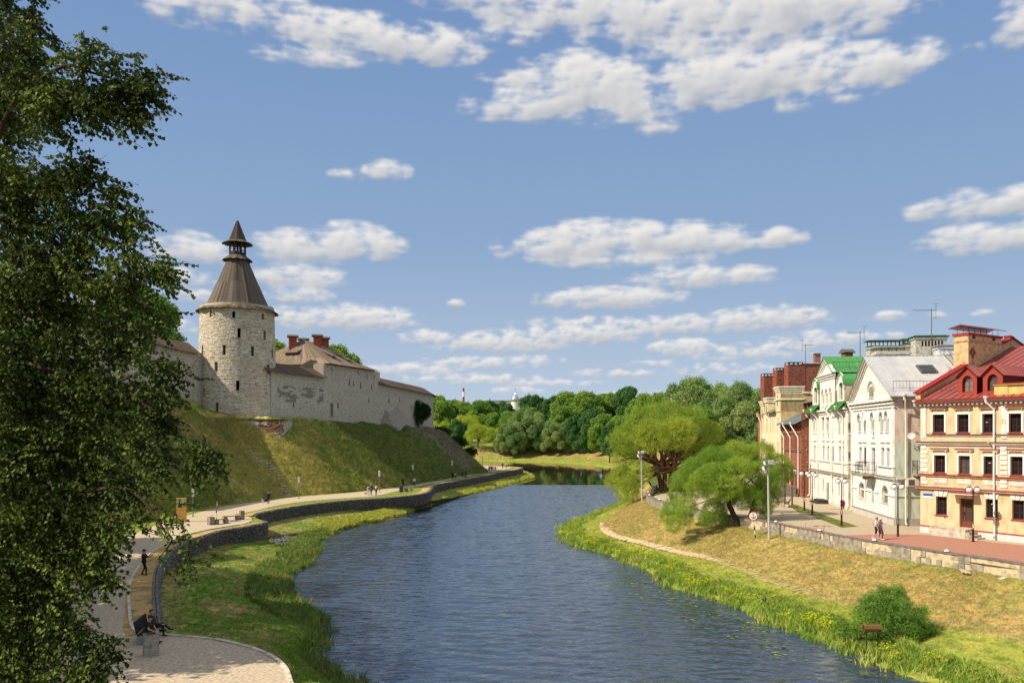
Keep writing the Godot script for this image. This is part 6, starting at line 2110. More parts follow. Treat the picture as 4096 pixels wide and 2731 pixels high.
# lobes are [centre, radii]; clumps gather near their surfaces
func crown(parent: Node3D, lobes: Array, count: int, leaf: Mesh, s0: float, s1: float, tone: Color, seed_: int, hollow := 0.45, spread := 0.2) -> void:
	var r := RandomNumberGenerator.new()
	r.seed = seed_
	var total := 0.0
	for l in lobes: total += pow(l[1].x * l[1].y * l[1].z, 0.667)
	var places := []
	var tints := []
	for l in lobes:
		var n := int(count * pow(l[1].x * l[1].y * l[1].z, 0.667) / total)
		var hue := r.randf_range(-1, 1)
		for i in n:
			var d := Vector3(r.randfn(), r.randfn() + 0.15, r.randfn()).normalized()
			var f := 1.0 - hollow * pow(r.randf(), 1.5)
			var p: Vector3 = l[0] + d * l[1] * f
			# lumps on lumps, so that the outline is uneven
			p += d * l[1].x * 0.16 * noise.get_noise_3d(p.x * 0.9, p.y * 0.9, p.z * 0.9) * 2.0
			var s := r.randf_range(s0, s1)
			var b := Basis.from_euler(Vector3(r.randf() * TAU, r.randf() * TAU, r.randf() * TAU)).scaled(Vector3.ONE * s)
			places.append(Transform3D(b, p))
			var k := 1.0 + r.randf_range(-spread, spread) + 0.12 * hue
			tints.append(Color(tone.r * k * (1.0 + 0.12 * hue), tone.g * k, tone.b * k * r.randf_range(0.85, 1.15)))
	scatter("crown", leaf, M.leaf, places, tints, parent)

func limbs(parent: Node3D, trunk: Array, r0: float, r1: float, ends: Array, tone: Color, called := "trunk") -> void:
	var m := MB.new()
	m.col = tone
	m.path(trunk, r0, r1, 8)
	var top: Vector3 = trunk[-1]
	var part_trunk := part(called, m, M.bark, parent)
	m = MB.new()
	m.col = tone
	for e in ends:
		var k := rng.randf_range(0.35, 1.0)
		var a: Vector3 = trunk[-2].lerp(top, k)
		var mid: Vector3 = a.lerp(e, 0.5) + Vector3(rng.randf_range(-0.1, 0.1), 0.08, rng.randf_range(-0.1, 0.1)) * a.distance_to(e)
		m.path([a, mid, e], r1 * 0.75, r1 * 0.16, 6)
		for q in 3:
			var f: Vector3 = mid.lerp(e, rng.randf_range(0.0, 0.8))
			m.tube(f, f + (e - mid).rotated(Vector3.UP, rng.randf_range(-0.9, 0.9)) * rng.randf_range(0.25, 0.5), r1 * 0.25, r1 * 0.08, 5)
	part("limbs", m, M.bark, parent, "stuff")

func lobes_of(kind: String, seed_: int) -> Array:
	var r := RandomNumberGenerator.new()
	r.seed = seed_
	var out := []
	# trees about eighteen metres high
	if kind == "round" or kind == "open":
		for i in 16:
			var a := i * 2.4
			var y := 5.5 + 11.0 * (i + 0.5) / 16.0
			var w := 5.6 * sqrt(maxf(0.05, 1.0 - pow((y - 9.5) / 9.0, 2)))
			var q := r.randf_range(1.7, 2.7)
			out.append([Vector3(cos(a) * (w - q * 0.6), y + r.randf_range(-0.7, 0.7), sin(a) * (w - q * 0.6)), Vector3(q, q * 0.85, q)])
		out.append([Vector3(0, 15.2, 0), Vector3(2.6, 2.6, 2.6)])
		out.append([Vector3(0, 10.0, 0), Vector3(4.2, 5.0, 4.2)])
	elif kind == "tall":
		for i in 15:
			var a := i * 2.4
			var y := 3.5 + 13.5 * (i + 0.5) / 15.0
			var w := 3.6 * (1.0 - pow((y - 8.0) / 11.5, 2)) + 0.5
			var q := r.randf_range(1.2, 2.0)
			out.append([Vector3(cos(a) * w * 0.75, y, sin(a) * w * 0.75), Vector3(q, q * 1.2, q)])
		out.append([Vector3(0, 16.2, 0), Vector3(1.3, 2.0, 1.3)])
		out.append([Vector3(0, 9.0, 0), Vector3(2.8, 6.0, 2.8)])
	elif kind == "ball":
		for i in 22:
			var a := i * 2.4
			var f := (i + 0.5) / 22.0
			var y := 6.5 + 9.5 * f
			var w := 8.6 * sqrt(maxf(0.02, 1.0 - pow((y - 7.5) / 9.5, 2)))
			var q := r.randf_range(1.9, 2.7)
			out.append([Vector3(cos(a) * (w - q * 0.5), y + 0.4, sin(a) * (w - q * 0.5)), Vector3(q, q * 0.8, q)])
		out.append([Vector3(0, 11.5, 0), Vector3(6.0, 4.0, 6.0)])
	elif kind == "weeping":
		for i in 24:
			var a := i * 2.4
			var f := (i + 0.5) / 24.0
			var y := 3.0 + 13.0 * f
			var w := 8.2 * sqrt(maxf(0.04, 1.0 - pow((y - 6.5) / 11.5, 2)))
			var q := r.randf_range(1.5, 2.3)
			out.append([Vector3(cos(a) * (w - q * 0.4), y, sin(a) * (w - q * 0.4)), Vector3(q, q * 1.4, q)])
		out.append([Vector3(0, 10.0, 0), Vector3(5.5, 6.5, 5.5)])
	return out

func make_trees() -> void:
	var broad := clump(12, 0.62, 0.62, 1)
	var blades := clump(16, 0.8, 0.24, 2, 0.7)
	var small := clump(18, 0.4, 0.42, 3, 0.05)
	var proto := {}
	for q in [["round", rgb(124, 158, 66), 4600, 0.55, 0.9, broad], ["tall", rgb(88, 128, 70), 3800, 0.5, 0.8, broad], ["ball", rgb(166, 182, 66), 6500, 0.4, 0.65, small], ["weeping", rgb(140, 164, 96), 6000, 0.5, 0.85, blades], ["open", rgb(96, 128, 56), 1700, 0.5, 0.85, broad]]:
		for v in 2:
			var t := Node3D.new()
			limbs(t, [Vector3(0, -1.0, 0), Vector3(0.1, 2.0, 0), Vector3(-0.1, 4.5, 0.1), Vector3(0.1, 8.0, 0)], 0.42, 0.22, lobes_of(q[0], 50 + v).slice(0, 8).map(func(l): return l[0]), rgb(84, 72, 60))
			var l := lobes_of(q[0], 50 + v)
			crown(t, l, q[2], q[5], q[3], q[4], q[1], 90 + v, 0.3)
			proto[q[0] + str(v)] = t
	# where each stands: kind, u-v of its top, distance, height of its foot
	var rows := [
		["round0", Vector3(-38.8, 31.86, -420), 6.0, "light green round tree right beside the end of the fortress wall", 0.0],
		["round1", Vector3(-31.81, 30.03, -430), 6.0, "round green tree standing under the red and white chimney stack", 1.0],
		["round0", Vector3(-24.64, 28.8, -425), 6.0, "broad green tree just right of the red and white chimney stack", 2.0],
		["round1", Vector3(-17.29, 29.41, -420), 6.0, "dense green tree between the chimney stack and the church", 3.0],
		["tall0", Vector3(-11.82, 30.73, -470), 6.0, "bluish green tree just left of the small church dome", 0.0],
		["tall1", Vector3(-6.83, 32.55, -520), 6.0, "distant bluish tree showing above the small church dome", 1.0],
		["tall1", Vector3(-2.66, 29.51, -480), 6.0, "grey green tree between the two silver church domes", 1.0],
		["ball0", Vector3(-33.74, 18.24, -375), 4.0, "small ball shaped willow under the corner of the fortress wall", 0.5],
		["ball1", Vector3(-22.87, 21.95, -400), 5.0, "flat topped yellow green willow behind the front ball willow", 1.5],
		["ball0", Vector3(-15.65, 16.8, -366), 4.5, "ball shaped willow with a leaning trunk on the bare far bank", 2.5],
		["ball1", Vector3(-8.23, 15.06, -362), 4.5, "small yellow green willow tucked beside the leaning ball willow", 3.5],
		["tall0", Vector3(-26.33, 18.42, -372), 4.0, "dark shadowy tree between the ball willows by the slope", 4.0],
		["tall1", Vector3(-23.86, 16.8, -385), 4.0, "dark narrow tree behind the lawn at the end of the slope", 2.0],
		["round1", Vector3(-9.1, 22.43, -400), 6.0, "dull green tree below the small church dome", 0.7],
		["round0", Vector3(-0.76, 22.93, -395), 6.0, "yellowish round tree directly below the large church dome", 1.7],
		["round1", Vector3(7.65, 25.32, -405), 6.0, "yellow green tree right of the large church dome", 2.7],
		["tall0", Vector3(8.31, 32.45, -440), 6.0, "slim pale tree rising right of the church cross", 3.3],
		["tall1", Vector3(13.41, 32.63, -440), 6.0, "taller slim tree next to the one by the church cross", 0.3],
		["weeping0", Vector3(6.54, 22.31, -362), 2.5, "largest grey green weeping willow over the far bank", 0.0],
		["weeping1", Vector3(-0.98, 16.45, -357), 2.0, "lower weeping willow leaning out left of the largest one", 1.2],
		["weeping1", Vector3(19.77, 17.7, -355), 2.5, "grey weeping willow right of the largest one on the far bank", 2.0],
		["tall0", Vector3(21.63, 31.25, -425), 6.0, "pointed dark tree rising behind the weeping willows", 1.1],
		["round0", Vector3(28.68, 32.61, -400), 6.0, "tallest round green tree in the middle of the far bank", 2.2],
		["round1", Vector3(24.22, 25.12, -385), 6.0, "light green tree under the tallest round tree", 3.2],
		["round0", Vector3(37.51, 32.25, -390), 6.0, "loose green tree right of the tallest round tree", 1.9],
		["round1", Vector3(48.52, 32.11, -400), 6.0, "pale topped tree rising in the right half of the treeline", 0.9],
		["tall1", Vector3(55.84, 34.38, -390), 6.0, "highest tree crest on the right of the far treeline", 2.1],
		["round0", Vector3(61.06, 30.2, -370), 6.0, "dark round tree left behind the big willow", 3.1],
		["round1", Vector3(67.67, 30.3, -360), 6.0, "deep green tree over the crown of the big willow", 0.1],
		["round0", Vector3(70.42, 26.86, -340), 6.0, "dark tree between the big willow and the pale willows", 1.3],
		["tall0", Vector3(27.54, 19.65, -350), 2.5, "dark tree over shaded water in the far bank centre", 1.0],
		["tall1", Vector3(33.75, 22.37, -345), 2.5, "deep green tall tree standing low on the far bank", 2.0],
		["round1", Vector3(38.26, 20.24, -335), 2.0, "dark spreading tree at the right end of the far bank", 3.0],
		["round0", Vector3(44.22, 19.1, -325), 2.0, "shadowy tree directly behind the grey floodlight pole", 0.4],
		["tall0", Vector3(38.19, 15.41, -312), 1.5, "dark low tree dipping to the water beside the big willow", 0.8],
		["weeping0", Vector3(43.87, 24.43, -185), 3.6, "pale weeping willow rising left behind the ball willows", 0.6],
		["weeping1", Vector3(48.1, 23.31, -180), 3.6, "pale weeping willow beside the tall houses", 1.6],
		["weeping0", Vector3(51.32, 22.34, -172), 3.6, "weeping willow close against the cream house", 2.6],
		["round1", Vector3(38.23, 17.41, -165), 3.6, "shaded round tree behind the big ball willow", 3.6],
		["round0", Vector3(-44.37, 34.08, -200), 13.0, "green tree top showing behind the fortress house roof", 0.0],
		["round1", Vector3(-56.9, 33.7, -190), 13.0, "tree top showing between the tower and the fortress house", 1.0],
		["round0", Vector3(-75.72, 41.73, -160), 17.0, "dark round tree behind the left fortress wall", 2.0],
		["tall0", Vector3(-77.13, 36.18, -150), 17.0, "dark tree left of the round one behind the fortress wall", 3.0],
		["open0", Vector3(-27.5, 20.5, -33), 2.4, "shady tree overhanging the plaza behind the leafy branches", 0.0],
		["open1", Vector3(-32, 22, -43), 2.4, "second shady tree along the path behind the leafy branches", 1.0],
		["open0", Vector3(-37.5, 21.5, -53), 2.4, "third shady tree along the path behind the leafy branches", 2.0],
		["round1", Vector3(-46, 19.5, -63), 2.4, "farthest shady tree on the lawn behind the leafy branches", 3.0],
	]
	for q in rows:
		var foot := Vector3(q[1].x, q[2], q[1].z)
		var size: float = (q[1].y - q[2]) / 18.0
		var kind: String = q[0]
		var wide := {"r": "broadleaf_tree", "t": "slender_tree", "b": "ball_willow", "w": "weeping_willow", "o": "broadleaf_tree"}
		var o := copy(proto[kind], wide[kind[0]], q[3], foot, q[4], size)
		o.set_meta("category", "tree")
		o.set_meta("group", "trees along the river")
	for k in proto: proto[k].free()
	# the two ball willows on the right bank
	var a := thing("ball_willow", "big yellow green ball willow with many bare rising stems beyond the round terrace", "tree", Vector3(22.07, 3.7, -115.07))
	var o := a.position
	var la := []
	for q in [Vector3(16.88, 10.91, -117), Vector3(19.14, 13.46, -116), Vector3(22.83, 14.58, -118), Vector3(26.02, 13.73, -117), Vector3(28.5, 11.68, -118), Vector3(20.01, 11.69, -113), Vector3(23.4, 12, -113), Vector3(27.57, 9.4, -119), Vector3(23.6, 12.67, -122), Vector3(19.44, 10.68, -121)]: la.append([q - o, Vector3(2.9, 2.4, 2.9)])
	for q in [Vector3(16.23, 8.51, -116), Vector3(16.24, 5.8, -117), Vector3(16.92, 4.78, -113), Vector3(18.12, 6.49, -112), Vector3(29, 7.77, -119), Vector3(16.3, 3.66, -113), Vector3(15.41, 4.91, -118), Vector3(27.6, 6.33, -122), Vector3(20.1, 8.69, -121), Vector3(27.37, 8.27, -124)]: la.append([q - o, Vector3(1.7, 1.6, 1.7)])
	crown(a, la, 13000, small, 0.24, 0.4, rgb(150, 170, 64), 301, 0.28, 0.3)
	var ends := []
	for q in la.slice(0, 17): ends.append(q[0])
	for k in 3:
		var lean := Vector3(-0.9 + k * 0.9, 0, 0.4 * (k - 1))
		limbs(a, [Vector3(lean.x * 0.3, -0.5, 0), lean * 0.7 + Vector3(0, 1.6, 0), lean * 1.6 + Vector3(0, 4.2, 0)], 0.42, 0.26, ends, rgb(112, 84, 62), "trunk")
	var b := thing("ball_willow", "spreading bright green ball willow leaning over the right slope beside the promenade wall", "tree", Vector3(21.6, 2.7, -76.32))
	o = b.position
	var lb := []
	for q in [Vector3(17.96, 8.42, -79), Vector3(19.69, 9.66, -78), Vector3(22.28, 10.14, -79), Vector3(24.87, 9.95, -80), Vector3(26.96, 8.86, -81), Vector3(21.76, 8.68, -76), Vector3(19.27, 8.05, -76), Vector3(24.15, 8.21, -77), Vector3(17.22, 7.19, -80), Vector3(23.31, 9.05, -83), Vector3(20.04, 6.96, -75), Vector3(22.38, 5.9, -76), Vector3(18.52, 7.56, -76), Vector3(24.78, 7.08, -77)]: lb.append([q - o, Vector3(1.5, 1.2, 1.5)])
	for q in [Vector3(17.84, 6.74, -77), Vector3(16.79, 6.1, -80), Vector3(19.27, 6.39, -76), Vector3(21.76, 6.6, -76), Vector3(25.21, 6.6, -79), Vector3(27.96, 7.97, -82), Vector3(16.79, 4.85, -77), Vector3(19.52, 4.64, -77), Vector3(21.38, 5.22, -80), Vector3(23.94, 5.27, -77), Vector3(25.32, 5.82, -78)]: lb.append([q - o, Vector3(1.15, 1.05, 1.15)])
	for q in [Vector3(14.78, 4.19, -76), Vector3(15.2, 3.48, -75), Vector3(16.45, 4.11, -76), Vector3(18.52, 3.82, -76), Vector3(20.15, 3.8, -77), Vector3(24.25, 4.94, -76), Vector3(23.4, 6.03, -78), Vector3(15.51, 4.75, -78)]: lb.append([q - o, Vector3(0.75, 0.85, 0.75)])
	crown(b, lb, 17000, small, 0.15, 0.26, rgb(140, 168, 62), 302, 0.3, 0.3)
	ends = []
	for q in lb: ends.append(q[0])
	limbs(b, [Vector3(0.2, -0.6, 0), Vector3(-0.1, 1.0, 0), Vector3(-0.8, 2.4, 0.1), Vector3(-1.0, 4.0, 0)], 0.36, 0.17, ends.slice(0, 12), rgb(76, 66, 50), "trunk")
	limbs(b, [Vector3(0.7, -0.6, -0.3), Vector3(1.2, 1.0, -0.4), Vector3(1.7, 2.6, -0.4), Vector3(2.2, 4.2, -0.6)], 0.26, 0.14, ends.slice(8, 22), rgb(70, 60, 46), "trunk")
	# bushes
	bush("round_bush", "large rounded green bush at the water's edge on the right", Vector3(21.07, 0.4, -44.88), [[Vector3(0, 1.5, 0), Vector3(1.7, 1.2, 1.5)], [Vector3(-1.3, 1.0, 0.4), Vector3(0.9, 0.8, 0.9)], [Vector3(1.2, 0.9, 0.3), Vector3(0.9, 0.8, 0.9)], [Vector3(0.2, 2.1, 0), Vector3(1.0, 0.7, 0.9)], [Vector3(-0.6, 0.7, 0.9), Vector3(1.0, 0.6, 0.6)], [Vector3(-2.0, 0.5, 0.2), Vector3(0.5, 0.4, 0.5)], [Vector3(0.9, 0.5, 0.9), Vector3(0.8, 0.5, 0.6)], [Vector3(-0.9, 2.1, 0.2), Vector3(0.45, 0.5, 0.4)], [Vector3(0.6, 2.75, 0.1), Vector3(0.35, 0.4, 0.35)], [Vector3(1.9, 1.5, 0), Vector3(0.5, 0.45, 0.5)], [Vector3(-2.6, 0.9, 0), Vector3(0.3, 0.4, 0.3)], [Vector3(2.2, 0.6, 0.4), Vector3(0.5, 0.5, 0.5)], [Vector3(-0.3, 2.9, 0), Vector3(0.2, 0.35, 0.2)]], 2600, clump(14, 0.6, 0.3, 5), 0.14, 0.24, rgb(118, 152, 62))
	bush("wall_bush", "dark bush growing against the far end of the fortress wall", Vector3(-23.03, 13.68, -188), [[Vector3(0, 3.0, 0), Vector3(2.6, 3.2, 2.0)], [Vector3(-1.6, 1.5, 0.5), Vector3(1.6, 1.8, 1.4)], [Vector3(2.2, 3.6, 0), Vector3(1.6, 1.8, 1.2)], [Vector3(-0.8, 5.4, 0), Vector3(1.2, 1.3, 1.0)]], 1500, broad, 0.35, 0.6, rgb(50, 74, 36))
	bush("hanging_bush", "small shrub hanging from the rubble of the wall buttress", Vector3(-27.51, 16.89, -178), [[Vector3(0, 0, 0), Vector3(0.9, 1.6, 0.8)], [Vector3(-0.6, 1.0, 0), Vector3(0.7, 0.7, 0.6)]], 220, broad, 0.3, 0.5, rgb(48, 58, 34))
	bush("nose_bush", "low dark shrubs along the rocky end of the castle hill", Vector3(-18.19, 11.45, -203), [[Vector3(0, 0.8, 0), Vector3(2.6, 1.5, 2)], [Vector3(4.0, -1.6, 0), Vector3(2.4, 1.4, 2)], [Vector3(7.4, -4.2, 0), Vector3(2.0, 1.2, 1.6)], [Vector3(-3.6, 0.6, 2.0), Vector3(1.6, 1.2, 1.4)]], 1300, broad, 0.35, 0.6, rgb(56, 80, 36))
	make_front_tree(clump(3, 0.2, 0.5, 7))

func bush(called: String, label: String, at: Vector3, lobes: Array, count: int, leaf: Mesh, s0: float, s1: float, tone: Color) -> void:
	var b := thing(called, label, "bush", at)
	crown(b, lobes, count, leaf, s0, s1, tone, 400 + count, 0.6, 0.25)
	var m := MB.new()
	m.col = rgb(84, 70, 54)
	for i in 14:
		var e: Vector3 = lobes[i % lobes.size()][0] + Vector3(rng.randf_range(-0.5, 0.5), rng.randf_range(-0.2, 0.4), rng.randf_range(-0.4, 0.4))
		m.path([Vector3(rng.randf_range(-0.2, 0.2), -0.3, 0), e * 0.5 + Vector3(0, 0.1, 0), e], 0.03, 0.008, 5)
	part("stems", m, M.bark, b, "stuff")

# the tree whose branches fill the left of the view
func make_front_tree(_unused: Mesh) -> void:
	var foot := Vector3(-12.5, 2.4, -15.5)
	var t := thing("front_tree", "big dark leafy linden whose branches hang over the left edge", "tree", foot)
	var r := RandomNumberGenerator.new()
	r.seed = 808
	# a twig with eight heart-shaped leaves hanging from it
	var sp := []
	for v in 3:
		var m := MB.new()
		for i in 8:
			var k := i / 7.0
			var p := Vector3(0.34 * k, -0.1 * k * k, r.randf_range(-0.02, 0.02))
			var s := 1.0 if i % 2 else -1.0
			var d := Vector3(0.45, -0.75, 0.5 * s + r.randf_range(-0.35, 0.35)).normalized()
			var x := d.cross(Vector3(r.randf_range(-0.6, 0.6), 0.6, r.randf_range(-0.8, 0.8))).normalized()
			var l := r.randf_range(0.062, 0.09)
			var up := x.cross(d) * l * 0.16
			var q := p + d * 0.02
			var g := r.randf_range(0.8, 1.2)
			m.col = Color(g, g, g * 0.95)
			var w := l * 0.48
			var tip := q + d * l
			var a := q + d * l * 0.28 + x * w + up
			var b := q + d * l * 0.28 - x * w + up
			var a2 := q + d * l * 0.66 + x * w * 0.62 + up * 0.7
			var b2 := q + d * l * 0.66 - x * w * 0.62 + up * 0.7
			m.tri(q, a, a2); m.tri(q, a2, tip); m.tri(q, tip, b2); m.tri(q, b2, b)
		m.col = rgb(92, 76, 56)
		m.tube(Vector3(-0.05, 0, 0), Vector3(0.34, -0.1, 0), 0.006, 0.003, 4, false)
		sp.append(m.mesh())
	# masses of foliage: point and radius in metres
	var masses := []
	for q in [[Vector3(-10.13, 18.68, -15), 0.4], [Vector3(-8.96, 18.62, -14), 0.32], [Vector3(-8.2, 18.68, -13.5), 0.26], [Vector3(-9.07, 17.81, -14), 0.3], [Vector3(-7.94, 18.05, -13.5), 0.3], [Vector3(-7.57, 17.67, -13.3), 0.3], 
		[Vector3(-7.04, 17.61, -13), 0.3], [Vector3(-6.76, 17.4, -13), 0.28], [Vector3(-6.44, 17.72, -13), 0.2], [Vector3(-5.95, 17.76, -12.8), 0.16], [Vector3(-6.22, 17.54, -13), 0.18], [Vector3(-6, 17.13, -12.8), 0.12], [Vector3(-6.55, 18.16, -12.8), 0.13], [Vector3(-7.29, 17.36, -13), 0.2], [Vector3(-5.81, 17.62, -12.8), 0.1],
		[Vector3(-9.07, 16.63, -14), 0.42], [Vector3(-8.27, 16.39, -13.5), 0.22], [Vector3(-8.54, 16.09, -14), 0.55], [Vector3(-7.72, 16.28, -13.5), 0.34], [Vector3(-7.18, 16.33, -13.2), 0.17], [Vector3(-7, 16.49, -13.2), 0.1],
		[Vector3(-8.31, 15.44, -14), 0.62], [Vector3(-7.09, 15.82, -13.3), 0.28], [Vector3(-6.54, 15.86, -13), 0.18], [Vector3(-6.88, 15.45, -13.3), 0.28], [Vector3(-6.33, 15.13, -13), 0.22], [Vector3(-5.95, 14.73, -12.8), 0.22], [Vector3(-5.45, 14.64, -12.6), 0.09], [Vector3(-6.22, 15.62, -13), 0.14],
		[Vector3(-8.54, 14.72, -14), 0.7], [Vector3(-7.48, 14.82, -13.6), 0.5], [Vector3(-6.57, 14.45, -13.2), 0.32], [Vector3(-5.97, 14.1, -13), 0.24], [Vector3(-6.22, 14.52, -13), 0.2],
		[Vector3(-8.31, 13.8, -14), 0.85], [Vector3(-7.07, 13.82, -13.6), 0.52], [Vector3(-6.28, 13.51, -13.2), 0.24], [Vector3(-5.76, 13.17, -13), 0.14], [Vector3(-5.25, 13.03, -12.8), 0.08],
		[Vector3(-8.54, 12.73, -14), 0.85], [Vector3(-7.4, 12.78, -13.6), 0.6], [Vector3(-6.48, 12.73, -13.3), 0.36], [Vector3(-5.69, 12.75, -13), 0.14], [Vector3(-5.62, 12.36, -13), 0.1],
		[Vector3(-8.31, 11.66, -14), 0.9], [Vector3(-7.22, 11.78, -13.6), 0.54], [Vector3(-6.21, 11.96, -13.2), 0.22], [Vector3(-5.78, 11.64, -13), 0.1], [Vector3(-4.77, 11.73, -12.5), 0.11], [Vector3(-4.82, 11.64, -12.5), 0.08],
		[Vector3(-8.46, 10.58, -14), 0.85], [Vector3(-7.25, 10.85, -13.6), 0.52], [Vector3(-6.44, 11.2, -13.3), 0.2], [Vector3(-5.85, 10.76, -13), 0.07], [Vector3(-5.44, 10.69, -12.8), 0.06], [Vector3(-6.49, 10.58, -13), 0.1],
		[Vector3(-8.61, 9.67, -14), 0.85], [Vector3(-7.55, 9.99, -13.6), 0.38], [Vector3(-6.79, 10.23, -13.2), 0.1], [Vector3(-6.88, 9.73, -13.2), 0.12], [Vector3(-5.15, 10.2, -12.6), 0.05], [Vector3(-6.68, 9.9, -13), 0.1],
		[Vector3(-8.69, 8.75, -14), 0.7], [Vector3(-7.7, 9.03, -13.6), 0.32], [Vector3(-7.17, 8.8, -13.3), 0.17], [Vector3(-8.49, 8.04, -13.8), 0.7], [Vector3(-7.4, 8.41, -13.4), 0.28], [Vector3(-6.75, 8.43, -13.2), 0.12], [Vector3(-7.18, 8.03, -13.2), 0.24], [Vector3(-6.93, 8.21, -13.2), 0.16]]: masses.append(q)
	for i in 9:
		masses.append([Vector3(-11.5 + r.randf_range(-1, 1), 4.0 + i * 2.0, -15.5 + r.randf_range(-1, 1)), 1.5])
		masses.append([Vector3(-15.0 + r.randf_range(-1, 1), 5.0 + i * 1.9, -17 + r.randf_range(-2, 2)), 1.7])
	var places := [[], [], []]
	var tints := [[], [], []]
	var twigs := MB.new()
	twigs.col = rgb(76, 62, 50)
	for q in masses:
		var c: Vector3 = q[0] - foot
		var rad: float = q[1]
		# leaves gather in small hanging bunches with gaps between them
		var bunches := int(maxf(3.0 if rad > 0.085 else 1.0, 40.0 * rad * rad + 5.0 * rad))
		if q[0].x < -10.8: bunches = int(bunches * 0.5)
		for g in bunches:
			var d := Vector3(r.randfn(), r.randfn() * 0.9, r.randfn()).normalized() * rad * pow(r.randf(), 0.4) * 1.15
			var tone := r.randf_range(0.7, 1.3)
			var gold := r.randf() < 0.16
			var spread := r.randf_range(0.09, 0.17)
			for i in r.randi_range(11, 20):
				var p := c + d + Vector3(r.randfn() * spread - 0.16, r.randfn() * spread * 1.1 - 0.05, r.randfn() * spread)
				var yaw := r.randf_range(-1.2, 1.2) if d.x > -rad * 0.3 else r.randf() * TAU
				var bs := Basis.from_euler(Vector3(r.randf_range(-0.5, 0.5), yaw, r.randf_range(-0.9, 0.35))).scaled(Vector3.ONE * r.randf_range(0.75, 1.15))
				var v := i % 3
				places[v].append(Transform3D(bs, p))
				var k := tone * r.randf_range(0.8, 1.2)
				tints[v].append(Color(0.072 * k, 0.108 * k, 0.023 * k) if not gold else Color(0.17 * k, 0.225 * k, 0.042 * k))
		# twigs that reach out of the mass, some of them bare
		for i in 4:
			var e := c + Vector3(r.randf_range(0.5, 1.3), r.randf_range(-0.6, 0.7), r.randf_range(-0.5, 0.5)) * rad
			var mid := c.lerp(e, 0.5) + Vector3(0, rad * 0.12, 0)
			twigs.path([c, mid, e], 0.014, 0.004, 4)
			if i == 0 and rad < 0.4: twigs.path([e, e + Vector3(r.randf_range(0.1, 0.32), r.randf_range(-0.12, 0.22), 0)], 0.004, 0.002, 4)
	for v in 3: scatter("crown", sp[v], M.leaf, places[v], tints[v], t)
	part("twigs", twigs, M.bark, t, "stuff")
	# trunk and main limbs
	var m := MB.new()
	m.col = rgb(84, 72, 60)
	m.path([Vector3(0, -0.5, 0), Vector3(0.1, 4, 0), Vector3(-0.1, 9, 0.2), Vector3(0.2, 14, 0), Vector3(0.1, 18, 0)], 0.45, 0.16, 10)
	part("trunk", m, M.bark, t)
	for q in [[Vector3(-12.1, 15.07, -15), Vector3(-9.46, 16.4, -14), Vector3(-8.59, 17.5, -13.6), Vector3(-8.04, 17.78, -13.3), Vector3(-7.29, 18, -13), Vector3(-6.84, 17.85, -12.9), Vector3(-6.13, 17.63, -12.8), Vector3(-5.85, 17.67, -12.8)], [Vector3(-6.84, 17.85, -12.9), Vector3(-6.78, 18.02, -12.8), Vector3(-6.79, 18.19, -12.8)], [Vector3(-12.1, 13.6, -15), Vector3(-9.81, 15.4, -14.3), Vector3(-8.35, 15.86, -13.7), Vector3(-7.37, 16.21, -13.4), Vector3(-6.63, 15.9, -13.1), Vector3(-6.22, 15.62, -13)], [Vector3(-12.1, 12.78, -15), Vector3(-9.46, 14.56, -14), Vector3(-8.07, 14.94, -13.6), Vector3(-7.09, 14.58, -13.3), Vector3(-6.08, 14.17, -13), Vector3(-5.86, 13.66, -12.9)], [Vector3(-12.1, 11.96, -15), Vector3(-9.3, 13.19, -14), Vector3(-7.85, 13.08, -13.6), Vector3(-6.66, 12.84, -13.3), Vector3(-5.61, 12.25, -12.9), Vector3(-5.11, 12.07, -12.7), Vector3(-4.77, 11.76, -12.5)], [Vector3(-6.66, 12.84, -13.3), Vector3(-5.87, 13.03, -13), Vector3(-5.25, 13.01, -12.8)], [Vector3(-12.1, 9.5, -15), Vector3(-9.3, 11.04, -14), Vector3(-7.62, 11, -13.6), Vector3(-6.46, 11.1, -13.2), Vector3(-5.94, 10.83, -13), Vector3(-5.6, 10.46, -12.8), Vector3(-5.42, 10.3, -12.7), Vector3(-5.62, 10, -12.6)], [Vector3(-12.1, 7.86, -15), Vector3(-9, 9.28, -14), Vector3(-7.85, 9.66, -13.6), Vector3(-6.95, 9.57, -13.3), Vector3(-6.33, 9.9, -13)], [Vector3(-12.1, 7.04, -15), Vector3(-9, 8.29, -14), Vector3(-7.79, 8.42, -13.5), Vector3(-6.79, 8.43, -13.2)]]:
		var pts := []
		for p in q: pts.append(p - foot)
		pts[0] = Vector3(0.1, clampf(pts[0].y, 2.5, 15.0), 0.1) if q.size() > 4 else pts[0]
		m = MB.new()
		m.col = rgb(78, 62, 52)
		m.path(curve(pts, pts.size() * 3), 0.055 if q.size() > 4 else 0.022, 0.008, 6)
		part("limb", m, M.bark, t)

